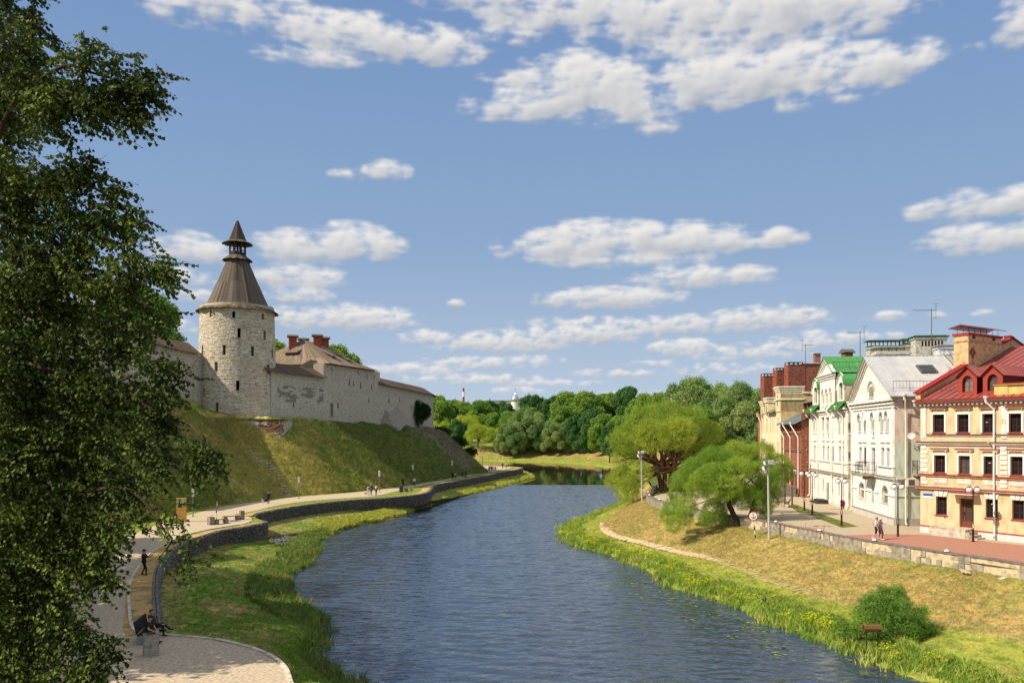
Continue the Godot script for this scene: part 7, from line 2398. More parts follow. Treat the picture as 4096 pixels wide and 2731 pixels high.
# ---------------------------------------------------------------- walls of the banks, grasses, reeds
func tuft(blades: int, spread: float, lean: float, wide: float, seed_: int, bloom = null) -> ArrayMesh:
	var r := RandomNumberGenerator.new()
	r.seed = seed_
	var m := MB.new()
	for i in blades:
		var a := r.randf() * TAU
		var o := Vector3(cos(a), 0, sin(a)) * spread * sqrt(r.randf())
		var h := r.randf_range(0.55, 1.0)
		var l := Vector3(r.randfn(), 0, r.randfn()) * lean * h
		var s := Vector3(cos(a + 1.3), 0, sin(a + 1.3)) * wide
		m.col = Color.WHITE * r.randf_range(0.8, 1.15)
		var p := o + l * 0.35 + Vector3(0, h * 0.6, 0)
		var t := o + l + Vector3(0, h, 0)
		m.quad(o - s, o + s, p + s * 0.8, p - s * 0.8)
		m.tri(p - s * 0.8, p + s * 0.8, t)
		if bloom != null and i % 2 == 0:
			m.col = bloom
			m.ball(t, Vector3(0.07, 0.045, 0.07), 3, 5)
	return m.mesh()

# random places on a bank mesh made of rows of a given width
func on_bank(m: MB, width: int, row0: int, row1: int, count: int, r: RandomNumberGenerator, keep: Callable) -> Array:
	var out := []
	var tries := 0
	while out.size() < count and tries < count * 12:
		tries += 1
		var j := r.randi_range(row0, row1 - 1)
		var i := r.randi_range(0, width - 2)
		var q := j * width + i
		var f := r.randf()
		var g := r.randf()
		var p: Vector3 = m.v[q].lerp(m.v[q + 1], f).lerp(m.v[q + width].lerp(m.v[q + width + 1], f), g)
		if keep.call(p): out.append([p, m.c[q]])
	return out

func grass_field(called: String, label: String, spots: Array, mesh: Mesh, h0: float, h1: float, r: RandomNumberGenerator, tones: Array, blend: float) -> void:
	var places := []
	var tints := []
	for q in spots:
		var h := r.randf_range(h0, h1)
		var b := Basis(Vector3.UP, r.randf() * TAU).scaled(Vector3(h * 1.3, h, h * 1.3))
		places.append(Transform3D(b, q[0] - Vector3(0, 0.03, 0)))
		var k: Color = tones[r.randi() % tones.size()]
		k = k.lerp(q[1], blend)
		var f := r.randf_range(0.6, 1.35)
		tints.append(Color(k.r * f, k.g * f, k.b * f))
	var o := scatter(numbered(called), mesh, M.grassblade, places, tints, self)
	tag(o, label, "grass")

func stones_along(pts: Array, y0: float, y1: float, size: float, tone: Color, out: float, parent: Node, r: RandomNumberGenerator) -> void:
	var m := MB.new()
	m.col = Color.WHITE
	var k := [Vector3(1, 0.1, 0), Vector3(0.2, 0.9, 0.2), Vector3(-0.9, 0.2, 0.1), Vector3(0.1, -0.9, 0.1), Vector3(0.1, 0, 1), Vector3(0, 0.1, -0.9)]
	for f in [[0, 1, 4], [1, 2, 4], [2, 3, 4], [3, 0, 4], [1, 0, 5], [2, 1, 5], [3, 2, 5], [0, 3, 5]]: m.tri(k[f[0]], k[f[1]], k[f[2]])
	var mesh := m.mesh()
	var at := polyline_at(pts)
	var n := length_of(pts)
	var places := []
	var tints := []
	var u := 0.0
	while u < n:
		var y := y0
		while y < y1:
			var s := size * r.randf_range(0.75, 1.3)
			var p: Vector3 = at.call(u + r.randf_range(-0.5, 0.5) * size, y + r.randf_range(-0.2, 0.2) * size, out + r.randf_range(-0.3, 0.3) * size)
			places.append(Transform3D(Basis.from_euler(Vector3(r.randf() * 6, r.randf() * 6, r.randf() * 6)).scaled(Vector3(s, s * 0.75, s) * 0.62), p))
			var f := r.randf_range(0.55, 1.5)
			tints.append(Color(tone.r * f, tone.g * f, tone.b * f * 1.02))
			y += size * 0.8
		# stones on the top edge
		for w in 2:
			var p2: Vector3 = at.call(u, y1, out - size * (0.6 + w))
			places.append(Transform3D(Basis.from_euler(Vector3(r.randf() * 6, r.randf() * 6, r.randf() * 6)).scaled(Vector3.ONE * size * 0.6), p2))
			tints.append(Color(tone.r * 1.3, tone.g * 1.3, tone.b * 1.3) * r.randf_range(0.7, 1.2))
		u += size * 0.85
	scatter("stones", mesh, M.stone, places, tints, parent)

func make_plants() -> void:
	var r := RandomNumberGenerator.new()
	r.seed = 515
	# gabion walls that hold the left terrace
	var full := curve(left_wall, 560)
	var k := left_wall.size() - 1
	var cut := func(a: float, b: float) -> Array: return full.slice(int(a / k * 559), int(b / k * 559) + 1)
	for q in [[7.0, 16.0, "near gabion wall of dark stones curving round from the plaza to the bay"], [16.9, 28.5, "long far gabion wall of dark stones holding up the riverside path"]]:
		var pts: Array = cut.call(q[0], q[1])
		var t := thing("gabion_wall", q[2], "wall")
		t.set_meta("group", "gabion walls of the left bank")
		var m := MB.new()
		m.col = rgb(70, 68, 66)
		var at := polyline_at(pts)
		var n := length_of(pts)
		var u := 0.0
		while u < n - 0.01:
			var e := minf(u + 0.8, n)
			m.quad(at.call(u, 0.5, 0), at.call(e, 0.5, 0), at.call(e, 2.5, 0), at.call(u, 2.5, 0))
			m.quad(at.call(u, 2.5, 0), at.call(e, 2.5, 0), at.call(e, 2.44, -0.5), at.call(u, 2.44, -0.5))
			u = e
		part("core", m, M.stone, t)
		stones_along(pts, 0.85, 2.55, 0.17, rgb(126, 122, 116), 0.04, t, r)
		m = MB.new()
		m.col = rgb(204, 172, 120)
		u = 0.0
		while u < n - 0.01:
			var e := minf(u + 0.8, n)
			m.quad(at.call(u, 2.52, -0.18), at.call(e, 2.52, -0.18), at.call(e, 2.44, -1.7), at.call(u, 2.44, -1.7))
			u = e
		part("dry_verge", m, M.grass, t)
	# the parapet of the promenade with its cladding slabs, some of them fallen off
	var w := thing("parapet", "low promenade parapet clad in grey concrete slabs with many missing", "wall")
	var rw := curve(right_wall, 420)
	var rk := right_wall.size() - 1
	var pts := [Vector3(27, 3.1, -124.0), Vector3(23.5, 3.1, -123.5)] + rw.slice(int(4.0 / rk * 419), int(17.0 / rk * 419))
	var at := polyline_at(pts)
	var n := length_of(pts)
	var m := MB.new()
	m.col = rgb(212, 194, 162)
	var cop := MB.new()
	cop.col = rgb(118, 108, 102)
	var u := 0.0
	while u < n - 0.01:
		var e := minf(u + 0.7, n)
		m.quad(at.call(u, 2.2, 0.0), at.call(e, 2.2, 0.0), at.call(e, 4.0, 0.0), at.call(u, 4.0, 0.0))
		m.quad(at.call(u, 3.2, -0.36), at.call(e, 3.2, -0.36), at.call(e, 4.0, -0.36), at.call(u, 4.0, -0.36))
		cop.col = vary(rgb(126, 116, 110), 0.06)
		for s in [[4.09, 0.07, 4.09, -0.43], [4.0, 0.07, 4.09, 0.07], [4.09, -0.43, 4.0, -0.43]]:
			cop.quad(at.call(u, s[0], s[1]), at.call(e, s[0], s[1]), at.call(e, s[2], s[3]), at.call(u, s[2], s[3]))
		cop.quad(at.call(u, 4.0, 0.07), at.call(e, 4.0, 0.07), at.call(e, 4.0, -0.43), at.call(u, 4.0, -0.43))
		u = e
	part("wall", m, M.worn, w)
	part("coping", cop, M.worn, w)
	var far := MB.new()
	var made := 0
	u = n - 14.0
	while u > 0.3:
		var gap := noise.get_noise_1d(u * 0.22)
		var mid: Vector3 = at.call(u, 3.5, 0)
		for row in 2:
			var y := 3.54 - row * 0.46
			var miss := gap > 0.12 and row == 0 and mid.z > -80 or gap > 0.3 and mid.z > -80 or r.randf() < 0.05
			if mid.z > -56 and r.randf() < 0.5: miss = true
			if miss: continue
			var b := MB.new()
			var tgt := b if made < 296 and mid.z > -92 else far
			tgt.col = vary(rgb(166, 156, 140), 0.14)
			var p: Vector3 = at.call(u + 0.2, y + 0.22, 0.035)
			var d: Vector3 = (at.call(u + 0.3, y, 0) - at.call(u + 0.1, y, 0)).normalized()
			tgt.box(p, Vector3(0.385, 0.44, 0.06), Basis(d, Vector3.UP, d.cross(Vector3.UP)))
			if tgt == b:
				part("slab", b, M.worn, w)
				made += 1
		u -= 0.4
	part("far_slabs", far, M.worn, w, "stuff")
	var pyr := ["pyramid light at the far left bend of the round terrace parapet", "pyramid light in front of the man on the round terrace", "pyramid light at the back of the round terrace parapet", "pyramid light beside the orange red rack", "pyramid light below the strolling couple", "pyramid light nearest the right edge of the view", "pyramid light just right of the floodlight pole by the leaning willow"]
	var pk := 0
	for q in [Vector3(17.42, 4.09, -102.13), Vector3(17.14, 4.09, -94.99), Vector3(18.89, 4.09, -107.05), Vector3(23.81, 4.09, -64.59), Vector3(25.65, 4.09, -58.57), Vector3(28.04, 4.09, -52.75), Vector3(23.06, 4.09, -71.06)]:
		var best := 0.0
		var bd := 1e9
		for i in int(n / 0.25):
			var p: Vector3 = at.call(i * 0.25, 4.09, -0.18)
			if p.distance_to(q) < bd:
				bd = p.distance_to(q)
				best = i * 0.25
		var lp := thing("wall_light", "white " + pyr[pk], "light", at.call(best, 4.09, -0.18), 0.0, "pyramid lights on the parapet")
		m = MB.new()
		m.col = rgb(50, 46, 44)
		m.box(Vector3(0, 0.03, 0), Vector3(0.32, 0.06, 0.32))
		part("base", m, M.iron, lp)
		pk += 1
		m = MB.new()
		m.col = rgb(226, 222, 214)
		m.lathe(Vector3(0, 0.061, 0), [[0.2, 0.0], [0.17, 0.04], [0.02, 0.12], [0.0, 0.125]], 4, true)
		part("cap", m, M.globe, lp)
	# grasses
	var short := tuft(9, 0.5, 0.35, 0.035, 1)
	var rough := tuft(12, 0.5, 0.55, 0.03, 2)
	var reed := tuft(15, 0.28, 0.22, 0.016, 3)
	var broadreed := tuft(13, 0.3, 0.35, 0.028, 4)
	var flower := tuft(12, 0.3, 0.25, 0.02, 5, Color(2.6, 2.0, 0.25))
	grass_field("shelf_grass", "yellow green mown grass on the shelf beside the water", on_bank(right_mb, 420, 3, 10, 15000, r, func(p): return p.z < -36 and p.z > -135), short, 0.1, 0.2, r, [rgb(189, 191, 81), rgb(157, 176, 62), rgb(210, 201, 108)], 0.5)
	grass_field("slope_grass", "dry tan grass on the right slope below the parapet", on_bank(right_mb, 420, 10, 26, 26000, r, func(p): return p.z < -36 and p.z > -135), rough, 0.1, 0.22, r, [rgb(220, 191, 125), rgb(189, 174, 98), rgb(162, 162, 81), rgb(232, 191, 125)], 0.6)
	grass_field("bank_grass", "green lawn between the gabion wall and the left shore", on_bank(left_mb, 560, 4, 20, 21000, r, func(p): return p.z < -28 and p.z > -130), short, 0.1, 0.22, r, [rgb(118, 154, 49), rgb(98, 142, 42), rgb(152, 164, 69)], 0.6)
	grass_field("hill_grass", "rough tufted grass on the castle hill", on_bank(hill_mb, 420, 0, 33, 30000, r, func(p): return p.z < -70 and p.z > -205 and p.x > -75 and not (p.z < -127 and p.y > 14.5)), rough, 0.25, 0.7, r, [rgb(167, 167, 79), rgb(132, 152, 62), rgb(201, 176, 113)], 0.65)
	# a stony track worn down the sunlit part of the hill
	var sm := MB.new()
	sm.col = Color.WHITE
	sm.ball(Vector3.ZERO, Vector3(1, 0.5, 0.7), 3, 5)
	var tp := []
	var tt := []
	var local := []
	for p in hill_mb.v:
		if p.x > -46 and p.x < -31 and p.z > -132 and p.z < -118: local.append(p)
	for i in 420:
		var f := r.randf()
		var off := (0.2 + 0.7 * f) * r.randfn() * 0.6
		var spot := Vector3(-42.0 + 8.8 * f, 0, -127.2 + 5.0 * f + 0.7 * sin(f * 9.0) + off)
		var best: Vector3 = local[0]
		for p in local:
			if Vector2(p.x - spot.x, p.z - spot.z).length_squared() < Vector2(best.x - spot.x, best.z - spot.z).length_squared(): best = p
		tp.append(Transform3D(Basis(Vector3.UP, r.randf() * 6).scaled(Vector3.ONE * r.randf_range(0.12, 0.34)), best + Vector3(r.randfn() * 0.15, 0.05, r.randfn() * 0.15)))
		tt.append(vary(rgb(216, 200, 170), 0.18))
	tag(scatter("track_stones", sm.mesh(), M.stone, tp, tt, self), "pale stones of a worn track down the sunlit slope", "stones")
	# reeds along both shores
	var near_shore := func(line: Array, count: int, lo: float, hi: float, away: float, keep: Callable) -> Array:
		var c := curve(line, 900)
		var out := []
		while out.size() < count:
			var i := r.randi_range(1, c.size() - 2)
			var d: Vector3 = (c[i + 1] - c[i - 1]).normalized()
			var q := Vector3(-d.z, 0, d.x) * away
			var f := r.randf_range(lo, hi)
			f += 0.8 * noise.get_noise_2d(c[i].x * 0.25, c[i].z * 0.25)
			var p: Vector3 = c[i].lerp(c[i + 1], r.randf()) + q * f
			if not keep.call(p): continue
			p.y = clampf(f * 0.22, -0.2, 0.55)
			out.append([p, GREEN])
		return out
	var rsign := -1.0
	var rt := [rgb(132, 169, 59), rgb(162, 184, 74), rgb(110, 149, 54), rgb(189, 191, 93)]
	grass_field("reeds", "tall green reeds and sedge fringing the right shore", near_shore.call(right_water, 7500, 0.3, 2.7, rsign, func(p): return p.z < -34 and p.z > -150), broadreed, 0.22, 0.6, r, rt, 0.2)
	grass_field("reeds", "sparse upright reeds standing in the shallows of the right shore", near_shore.call(right_water, 420, -0.7, 0.5, rsign, func(p): return p.z < -34 and p.z > -110), reed, 0.5, 0.95, r, rt, 0.1)
	grass_field("flowers", "yellow flowers blooming among the reeds of the right shore", near_shore.call(right_water, 520, 0.2, 2.0, rsign, func(p): return p.z < -34 and p.z > -125 and noise.get_noise_2d(p.x * 0.5, p.z * 0.35) > 0.22), flower, 0.4, 0.75, r, [rgb(176, 189, 67)], 0.1)
	var lt := [rgb(106, 137, 54), rgb(132, 154, 67), rgb(86, 118, 52), rgb(152, 154, 84)]
	grass_field("reeds", "thick reeds along the near left shore", near_shore.call(left_water, 4600, 0.2, 2.4, -1.0, func(p): return p.z < -24 and p.z > -100), broadreed, 0.25, 0.62, r, lt, 0.15)
	grass_field("reeds", "thin reeds standing in the water off the left shore", near_shore.call(left_water, 900, -0.9, 0.6, -1.0, func(p): return p.z < -24 and p.z > -86), reed, 0.5, 1.1, r, lt, 0.1)
	grass_field("reeds", "bright yellow green sedge along the far left shore", near_shore.call(left_water, 6500, 0.2, 3.0, -1.0, func(p): return p.z < -95 and p.z > -232), broadreed, 0.4, 0.8, r, [rgb(189, 193, 76), rgb(162, 181, 64), rgb(210, 198, 96)], 0.1)
	# lily pads
	var pad := MB.new()
	pad.col = Color.WHITE
	for i in 9:
		pad.tri(Vector3.ZERO, Vector3(cos(i * 0.65), 0, -sin(i * 0.65)), Vector3(cos(i * 0.65 + 0.65), 0, -sin(i * 0.65 + 0.65)))
	var places := []
	var tints := []
	var c := curve(right_water, 600)
	while places.size() < 170:
		var i := r.randi_range(1, 598)
		var p: Vector3 = c[i] + Vector3(-r.randf_range(0.8, 5.0), 0.012 + r.randf() * 0.01, r.randf_range(-1, 1))
		if p.z > -42 or p.z < -66 or noise.get_noise_2d(p.x * 0.35, p.z * 0.35) < -0.02: continue
		places.append(Transform3D(Basis(Vector3.UP, r.randf() * 6).scaled(Vector3.ONE * r.randf_range(0.07, 0.15)), p))
		tints.append(vary(rgb(122, 134, 76), 0.25))
	var lp := scatter("lily_pads", pad.mesh(), M.leaf, places, tints, self)
	tag(lp, "floating lily pads off the right shore", "lily pads")
	# pebbles washed bare on the left bank
	m = MB.new()
	m.col = Color.WHITE
	m.ball(Vector3.ZERO, Vector3(1, 0.6, 0.8), 3, 5)
	places = []
	tints = []
	var o := Vector3(-24.06, 0.75, -84.03)
	for i in 500:
		var a := r.randf() * TAU
		var f := sqrt(r.randf())
		places.append(Transform3D(Basis(Vector3.UP, r.randf() * 6).scaled(Vector3.ONE * r.randf_range(0.05, 0.13)), o + Vector3(cos(a) * f * 1.3, 0.05 + cos(a) * f * -0.25, sin(a) * f * 3.0)))
		tints.append(vary(rgb(120, 120, 118), 0.35))
	tag(scatter("pebbles", m.mesh(), M.stone, places, tints, self), "patch of grey pebbles on the left shore below the bay", "stones")

# ---------------------------------------------------------------- street furniture
func globe_lamp(at: Vector3, label: String, turn: float) -> void:
	var t := thing("street_lamp", label, "street lamp", at, turn, "twin globe lamps along the promenade")
	var m := MB.new()
	m.col = rgb(58, 32, 32)
	m.lathe(Vector3.ZERO, [[0.13, 0.0], [0.13, 0.06], [0.085, 0.08], [0.085, 0.95], [0.06, 1.0]], 10)
	part("pedestal", m, M.iron, t)
	m = MB.new()
	m.col = rgb(62, 40, 38)
	for s in [-1, 1]: m.path([Vector3(s * 0.05, 0.95, 0), Vector3(s * 0.09, 1.2, 0), Vector3(s * 0.03, 1.5, 0), Vector3(s * 0.03, 3.9, 0)], 0.028, 0.022, 6)
	part("post", m, M.iron, t)
	for s in [-1, 1]:
		m = MB.new()
		m.col = rgb(48, 32, 30)
		var pts := []
		for i in 7:
			var a := PI * (1.0 - i / 6.0)
			pts.append(Vector3(s * (0.33 + 0.3 * cos(a)), 3.85 + 0.42 * sin(a), 0))
		m.path(pts, 0.022, 0.016, 6)
		m.lathe(Vector3(s * 0.33, 3.98, 0), [[0.0, 0.27], [0.1, 0.26], [0.12, 0.2], [0.06, 0.19]], 10)
		var arm := part("arm", m, M.iron, t)
		m = MB.new()
		m.col = rgb(226, 222, 222)
		m.ball(Vector3(s * 0.33, 3.98, 0), Vector3(0.225, 0.225, 0.225), 8, 14)
		part("globe", m, M.globe, arm)

func path_light(at: Vector3, label: String, h: float) -> void:
	var t := thing("path_light", label, "path light", at, 0.5, "path lights at the foot of the castle hill")
	var m := MB.new()
	m.col = rgb(104, 112, 118)
	m.tube(Vector3.ZERO, Vector3(0, h * 0.72, 0), 0.06, 0.05, 8)
	m.box(Vector3(0, 0.03, 0), Vector3(0.3, 0.06, 0.3))
	part("post", m, M.iron, t)
	m = MB.new()
	m.col = rgb(228, 228, 226)
	m.box(Vector3(0, h * 0.85, 0), Vector3(0.26, h * 0.28, 0.1))
	part("head", m, M.globe, t)

func floodlight_pole(at: Vector3, label: String, h: float) -> void:
	var t := thing("floodlight_pole", label, "floodlight pole", at, 0.0, "floodlight poles of the right bank")
	var m := MB.new()
	m.col = rgb(178, 176, 172)
	m.tube(Vector3(0, -0.3, 0), Vector3(-0.08, h * 0.6, 0), 0.12, 0.095, 10)
	m.tube(Vector3(-0.08, h * 0.6, 0), Vector3(-0.12, h, 0), 0.09, 0.08, 10)
	part("pole", m, M.iron, t)
	for q in [[-0.35, 0.1, 0.2, 0.5], [-0.5, -0.35, 0.15, 0.9], [0.05, 0.15, 0.25, -0.5], [-0.3, -0.6, -0.2, 1.4]]:
		m = MB.new()
		m.col = rgb(206, 206, 208)
		var b := Basis.from_euler(Vector3(-0.4, q[3], 0))
		m.box(Vector3(q[0], h + q[1], q[2]), Vector3(0.42, 0.34, 0.2), b)
		m.col = rgb(120, 122, 126)
		m.box(Vector3(q[0], h + q[1], q[2]) + b * Vector3(0, 0, 0.11), Vector3(0.36, 0.28, 0.03), b)
		m.tube(Vector3(q[0], h + q[1], q[2]), Vector3(-0.12, h - 0.15, 0), 0.025, 0.025, 5)
		part("floodlight", m, M.iron, t)

func river_sign(at: Vector3, label: String, h: float, turn: float, lean: float) -> Node3D:
	var t := thing("river_sign", label, "sign", at, turn, "round signs on striped posts by the river")
	t.rotation.z = lean
	var m := MB.new()
	for i in 5:
		m.col = rgb(30, 28, 28) if i % 2 == 0 else rgb(222, 218, 210)
		m.tube(Vector3(0, h * 0.78 * i / 5.0 - (0.3 if i == 0 else 0.0), 0), Vector3(0, h * 0.78 * (i + 1) / 5.0, 0), 0.055, 0.055, 8)
	part("post", m, M.paint, t)
	m = MB.new()
	var r := h * 0.165
	var o := Vector3(0, h - r, 0.06)
	for q in [[1.0, 0.0, rgb(190, 40, 40)], [0.84, 0.012, rgb(230, 228, 222)]]:
		m.col = q[2]
		for i in 24:
			var a := TAU * i / 24
			var b := TAU * (i + 1) / 24
			var p = o + Vector3(cos(a), sin(a), 0) * r * q[0] + Vector3(0, 0, q[1])
			var p2 = o + Vector3(cos(b), sin(b), 0) * r * q[0] + Vector3(0, 0, q[1])
			m.tri(o + Vector3(0, 0, q[1]), p, p2)
			if q[1] == 0.0: m.tri(o - Vector3(0, 0, 0.03), p2 - Vector3(0, 0, 0.03), p - Vector3(0, 0, 0.03)); m.quad(p - Vector3(0, 0, 0.03), p2 - Vector3(0, 0, 0.03), p2, p)
	# an upside-down anchor mark
	m.col = rgb(30, 28, 30)
	var f := o + Vector3(0, 0, 0.022)
	m.box(f, Vector3(r * 0.1, r * 1.1, 0.012))
	m.box(f + Vector3(0, -r * 0.36, 0), Vector3(r * 0.42, r * 0.09, 0.012))
	for i in 8:
		var a := PI + PI * i / 8.0
		var b := PI + PI * (i + 1) / 8.0
		m.tube(f + Vector3(cos(a) * r * 0.45, sin(a) * r * 0.45 - r * 0.02, 0), f + Vector3(cos(b) * r * 0.45, sin(b) * r * 0.45 - r * 0.02, 0), r * 0.05, r * 0.05, 4)
	m.ball(f + Vector3(0, r * 0.6, 0), Vector3(r * 0.11, r * 0.11, 0.012), 4, 8)
	part("disc", m, M.paint, t)
	return t

func stone_bench(at: Vector3, label: String, turn: float, w: float, backed := false) -> void:
	var t := thing("stone_bench", label, "bench", at, turn, "benches along the riverside path")
	for s in [-1, 1]:
		var m := MB.new()
		m.col = vary(rgb(150, 142, 130), 0.08)
		m.box(Vector3(s * (w / 2 - 0.2), 0.22, 0), Vector3(0.4, 0.44, 0.55))
		part("stone_block", m, M.stone, t)
	for i in 4:
		var m := MB.new()
		m.col = vary(rgb(120, 84, 60), 0.12)
		m.box(Vector3(0, 0.47, -0.21 + i * 0.14), Vector3(w - 0.1, 0.045, 0.12))
		part("plank", m, M.wood, t)
	if backed:
		var m := MB.new()
		m.col = rgb(150, 142, 130)
		m.box(Vector3(w / 2 + 0.3, 0.5, 0), Vector3(0.45, 1.0, 0.5))
		part("planter", m, M.stone, t)

func slat_bench(at: Vector3, label: String, turn: float) -> void:
	var t := thing("park_bench", label, "bench", at, turn, "dark wooden benches on the promenade")
	var m := MB.new()
	for s in [-0.8, 0.8]:
		m = MB.new()
		m.col = rgb(48, 36, 32)
		m.path([Vector3(s, 0.0, 0.28), Vector3(s, 0.44, 0.24), Vector3(s, 0.44, -0.2), Vector3(s, 0.98, -0.42)], 0.028, 0.024, 6)
		m.path([Vector3(s, 0.0, -0.32), Vector3(s, 0.44, -0.18)], 0.028, 0.024, 6)
		m.path([Vector3(s, 0.64, 0.26), Vector3(s, 0.64, -0.28)], 0.022, 0.022, 6)
		m.path([Vector3(s, 0.44, 0.26), Vector3(s, 0.64, 0.26)], 0.022, 0.022, 6)
		part("leg", m, M.iron, t)
	for i in 4:
		m = MB.new()
		m.col = vary(rgb(84, 56, 44), 0.12)
		m.box(Vector3(0, 0.475, 0.2 - i * 0.125), Vector3(1.75, 0.035, 0.1))
		part("plank", m, M.wood, t)
	for i in 4:
		m = MB.new()
		m.col = vary(rgb(84, 56, 44), 0.12)
		m.box(Vector3(0, 0.58 + i * 0.125, -0.235 - i * 0.05), Vector3(1.75, 0.1, 0.035), Basis(Vector3.RIGHT, -0.38))
		part("plank", m, M.wood, t)

func make_street() -> void:
	var names := ["street lamp in front of the yellow house door", "street lamp before the corner of the white house", "street lamp on the grass verge between white and green roofed houses", "street lamp right before the green roofed house steps", "street lamp at the left corner of the green roofed house", "street lamp before the red brick house", "farthest street lamp, beside the stone stairs"]
	var k := 0
	for q in [Vector3(35.48, 3.7, -61.31), Vector3(31.27, 3.7, -64.56), Vector3(29.88, 3.7, -72.23), Vector3(30.96, 3.7, -82.15), Vector3(31.66, 3.7, -86.28), Vector3(32.57, 3.7, -92.64), Vector3(34.01, 3.7, -99.23)]:
		globe_lamp(q, "dark twin globe " + names[k], 0.1)
		k += 1
	floodlight_pole(Vector3(22.5, 2.75, -69.66), "grey floodlight pole in front of the leaning willow", 6.6)
	floodlight_pole(Vector3(17.47, 3, -106.95), "grey floodlight pole by the round terrace, before the big willow", 6.4)
	river_sign(Vector3(21.82, 2.6, -71.38), "round river sign with an anchor on a leaning striped post under the willow", 2.45, -0.25, 0.1)
	river_sign(Vector3(-32.16, 1.2, -86.68), "round river sign seen edge on beside the left gabion wall", 3.5, 1.8, -0.02)
	k = 0
	var pl := ["tall path light beside the yellow information pillar", "path light at the foot of the sunlit slope", "path light behind the walkers with the small dog", "path light next to the woman in pale clothes", "path light behind the woman in yellow", "path light close to the end of the castle slope", "dark path light at the tip of the terrace"]
	for q in [[Vector3(-36.89, 2.4, -92.13), 3.3], [Vector3(-31.62, 2.4, -118.18), 3.3], [Vector3(-21.87, 2.4, -131.39), 3.6], [Vector3(-19.5, 2.4, -156.68), 3.6], [Vector3(-13.06, 2.4, -173.36), 3.9], [Vector3(-7.32, 2.4, -197.65), 4.0], [Vector3(-4.03, 2.4, -221.66), 4.0]]:
		path_light(q[0], pl[k], q[1])
		k += 1
	# information pillar with a small picture of the river
	var t := thing("information_pillar", "yellow wooden information pillar with a small picture beside the path", "information pillar", Vector3(-35.99, 2.42, -86.73), 0.28)
	var m := MB.new()
	m.col = rgb(214, 166, 96)
	m.box(Vector3(0, 1.3, 0), Vector3(1.0, 2.6, 0.42))
	m.box(Vector3(-0.05, 0.04, 0), Vector3(1.7, 0.08, 0.7))
	part("pillar", m, M.wood, t)
	m = MB.new()
	m.col = rgb(150, 186, 190)
	m.box(Vector3(0.0, 2.15, 0.215), Vector3(0.62, 0.55, 0.02))
	m.col = rgb(98, 120, 92)
	m.box(Vector3(0.05, 1.98, 0.222), Vector3(0.5, 0.16, 0.02))
	part("picture", m, M.paint, t)
	# benches and bins of the left path
	stone_bench(Vector3(-31, 2.42, -84.84), "stone and wood bench half hidden by the striped sign post", 0.9, 1.5)
	stone_bench(Vector3(-31.09, 2.42, -88.2), "stone and wood bench in the bay with a block at its end", 0.7, 1.8, true)
	stone_bench(Vector3(-17.96, 2.42, -131.94), "bench on the far bay beside a dark bin", 0.5, 1.5)
	stone_bench(Vector3(-17.42, 2.42, -133.61), "second bench on the far bay, nearer the wall", 0.2, 1.5)
	stone_bench(Vector3(-15.69, 2.42, -163.62), "long dark bench against the foot of the castle slope", 0.0, 2.6)
	var bin := func(at: Vector3, label: String, h: float, turn: float, tone: Color) -> void:
		var b := thing("litter_bin", label, "litter bin", at, turn, "litter bins beside the benches")
		var s := MB.new()
		s.col = tone
		for q in [[0.0, 0.26], [0.0, -0.26], [0.26, 0.0], [-0.26, 0.0]]:
			s.box(Vector3(q[0], h / 2, q[1]), Vector3(0.055 if q[0] else 0.465, h, 0.055 if q[1] else 0.575))
		s.box(Vector3(0, 0.04, 0), Vector3(0.46, 0.07, 0.46))
		part("body", s, M.stone, b)
		s = MB.new()
		s.col = rgb(110, 106, 100)
		for q in [[0.0, 0.2], [0.0, -0.2], [0.2, 0.0], [-0.2, 0.0]]: s.box(Vector3(q[0], h + 0.012, q[1]), Vector3(0.05 if q[0] else 0.45, 0.02, 0.05 if q[1] else 0.35))
		s.col = rgb(30, 28, 26)
		s.box(Vector3(0, h - 0.12, 0), Vector3(0.44, 0.02, 0.44))
		part("rim", s, M.iron, b)
	bin.call(Vector3(-15.64, 2.42, -34.51), "square grey stone litter bin in front of the seated men", 0.92, 0.55, rgb(168, 160, 148))
	bin.call(Vector3(-18.27, 2.42, -131.44), "dark litter bin at the end of the far bay bench", 0.95, 0.3, rgb(84, 80, 76))
	bin.call(Vector3(-30.52, 2.42, -84.16) + Vector3(-1.2, 0, 0.2), "low stone litter bin behind the striped sign post", 0.8, 0.9, rgb(150, 142, 130))
	# the bench of the two seated men
	var sb := thing("park_bench", "dark high backed bench with two men sitting on it by the plaza", "bench", Vector3(-16.93, 2.42, -37.05), 0.0)
	sb.rotation.y = 1.75
	m = MB.new()
	for s in [-0.75, 0.75]:
		m = MB.new()
		m.col = rgb(150, 146, 140)
		m.box(Vector3(s, 0.22, 0.0), Vector3(0.3, 0.44, 0.5))
		part("stone_block", m, M.stone, sb)
	for i in 4:
		m = MB.new()
		m.col = vary(rgb(60, 58, 60), 0.1)
		m.box(Vector3(0, 0.465, 0.2 - i * 0.125), Vector3(1.9, 0.04, 0.11))
		part("plank", m, M.wood, sb)
	for i in 4:
		m = MB.new()
		m.col = vary(rgb(52, 52, 58), 0.1)
		m.box(Vector3(0, 0.58 + i * 0.135, -0.26 - i * 0.03), Vector3(1.9, 0.125, 0.05), Basis(Vector3.RIGHT, -0.22))
		part("plank", m, M.wood, sb)
	# right promenade
	slat_bench(Vector3(32.07, 3.7, -97.03), "dark slatted bench beside the weedy verge, farther one", -1.9)
	slat_bench(Vector3(31.12, 3.7, -90.26), "dark slatted bench on the weedy verge before the stairs", -1.9)
	slat_bench(Vector3(29.07, 3.7, -102.34), "dark slatted bench seen through the leaning willow", -1.7)
	t = thing("bicycle_rack", "low orange red metal rack standing on the promenade edge", "bicycle rack", Vector3(25.53, 3.7, -67.13), -0.15)
	m = MB.new()
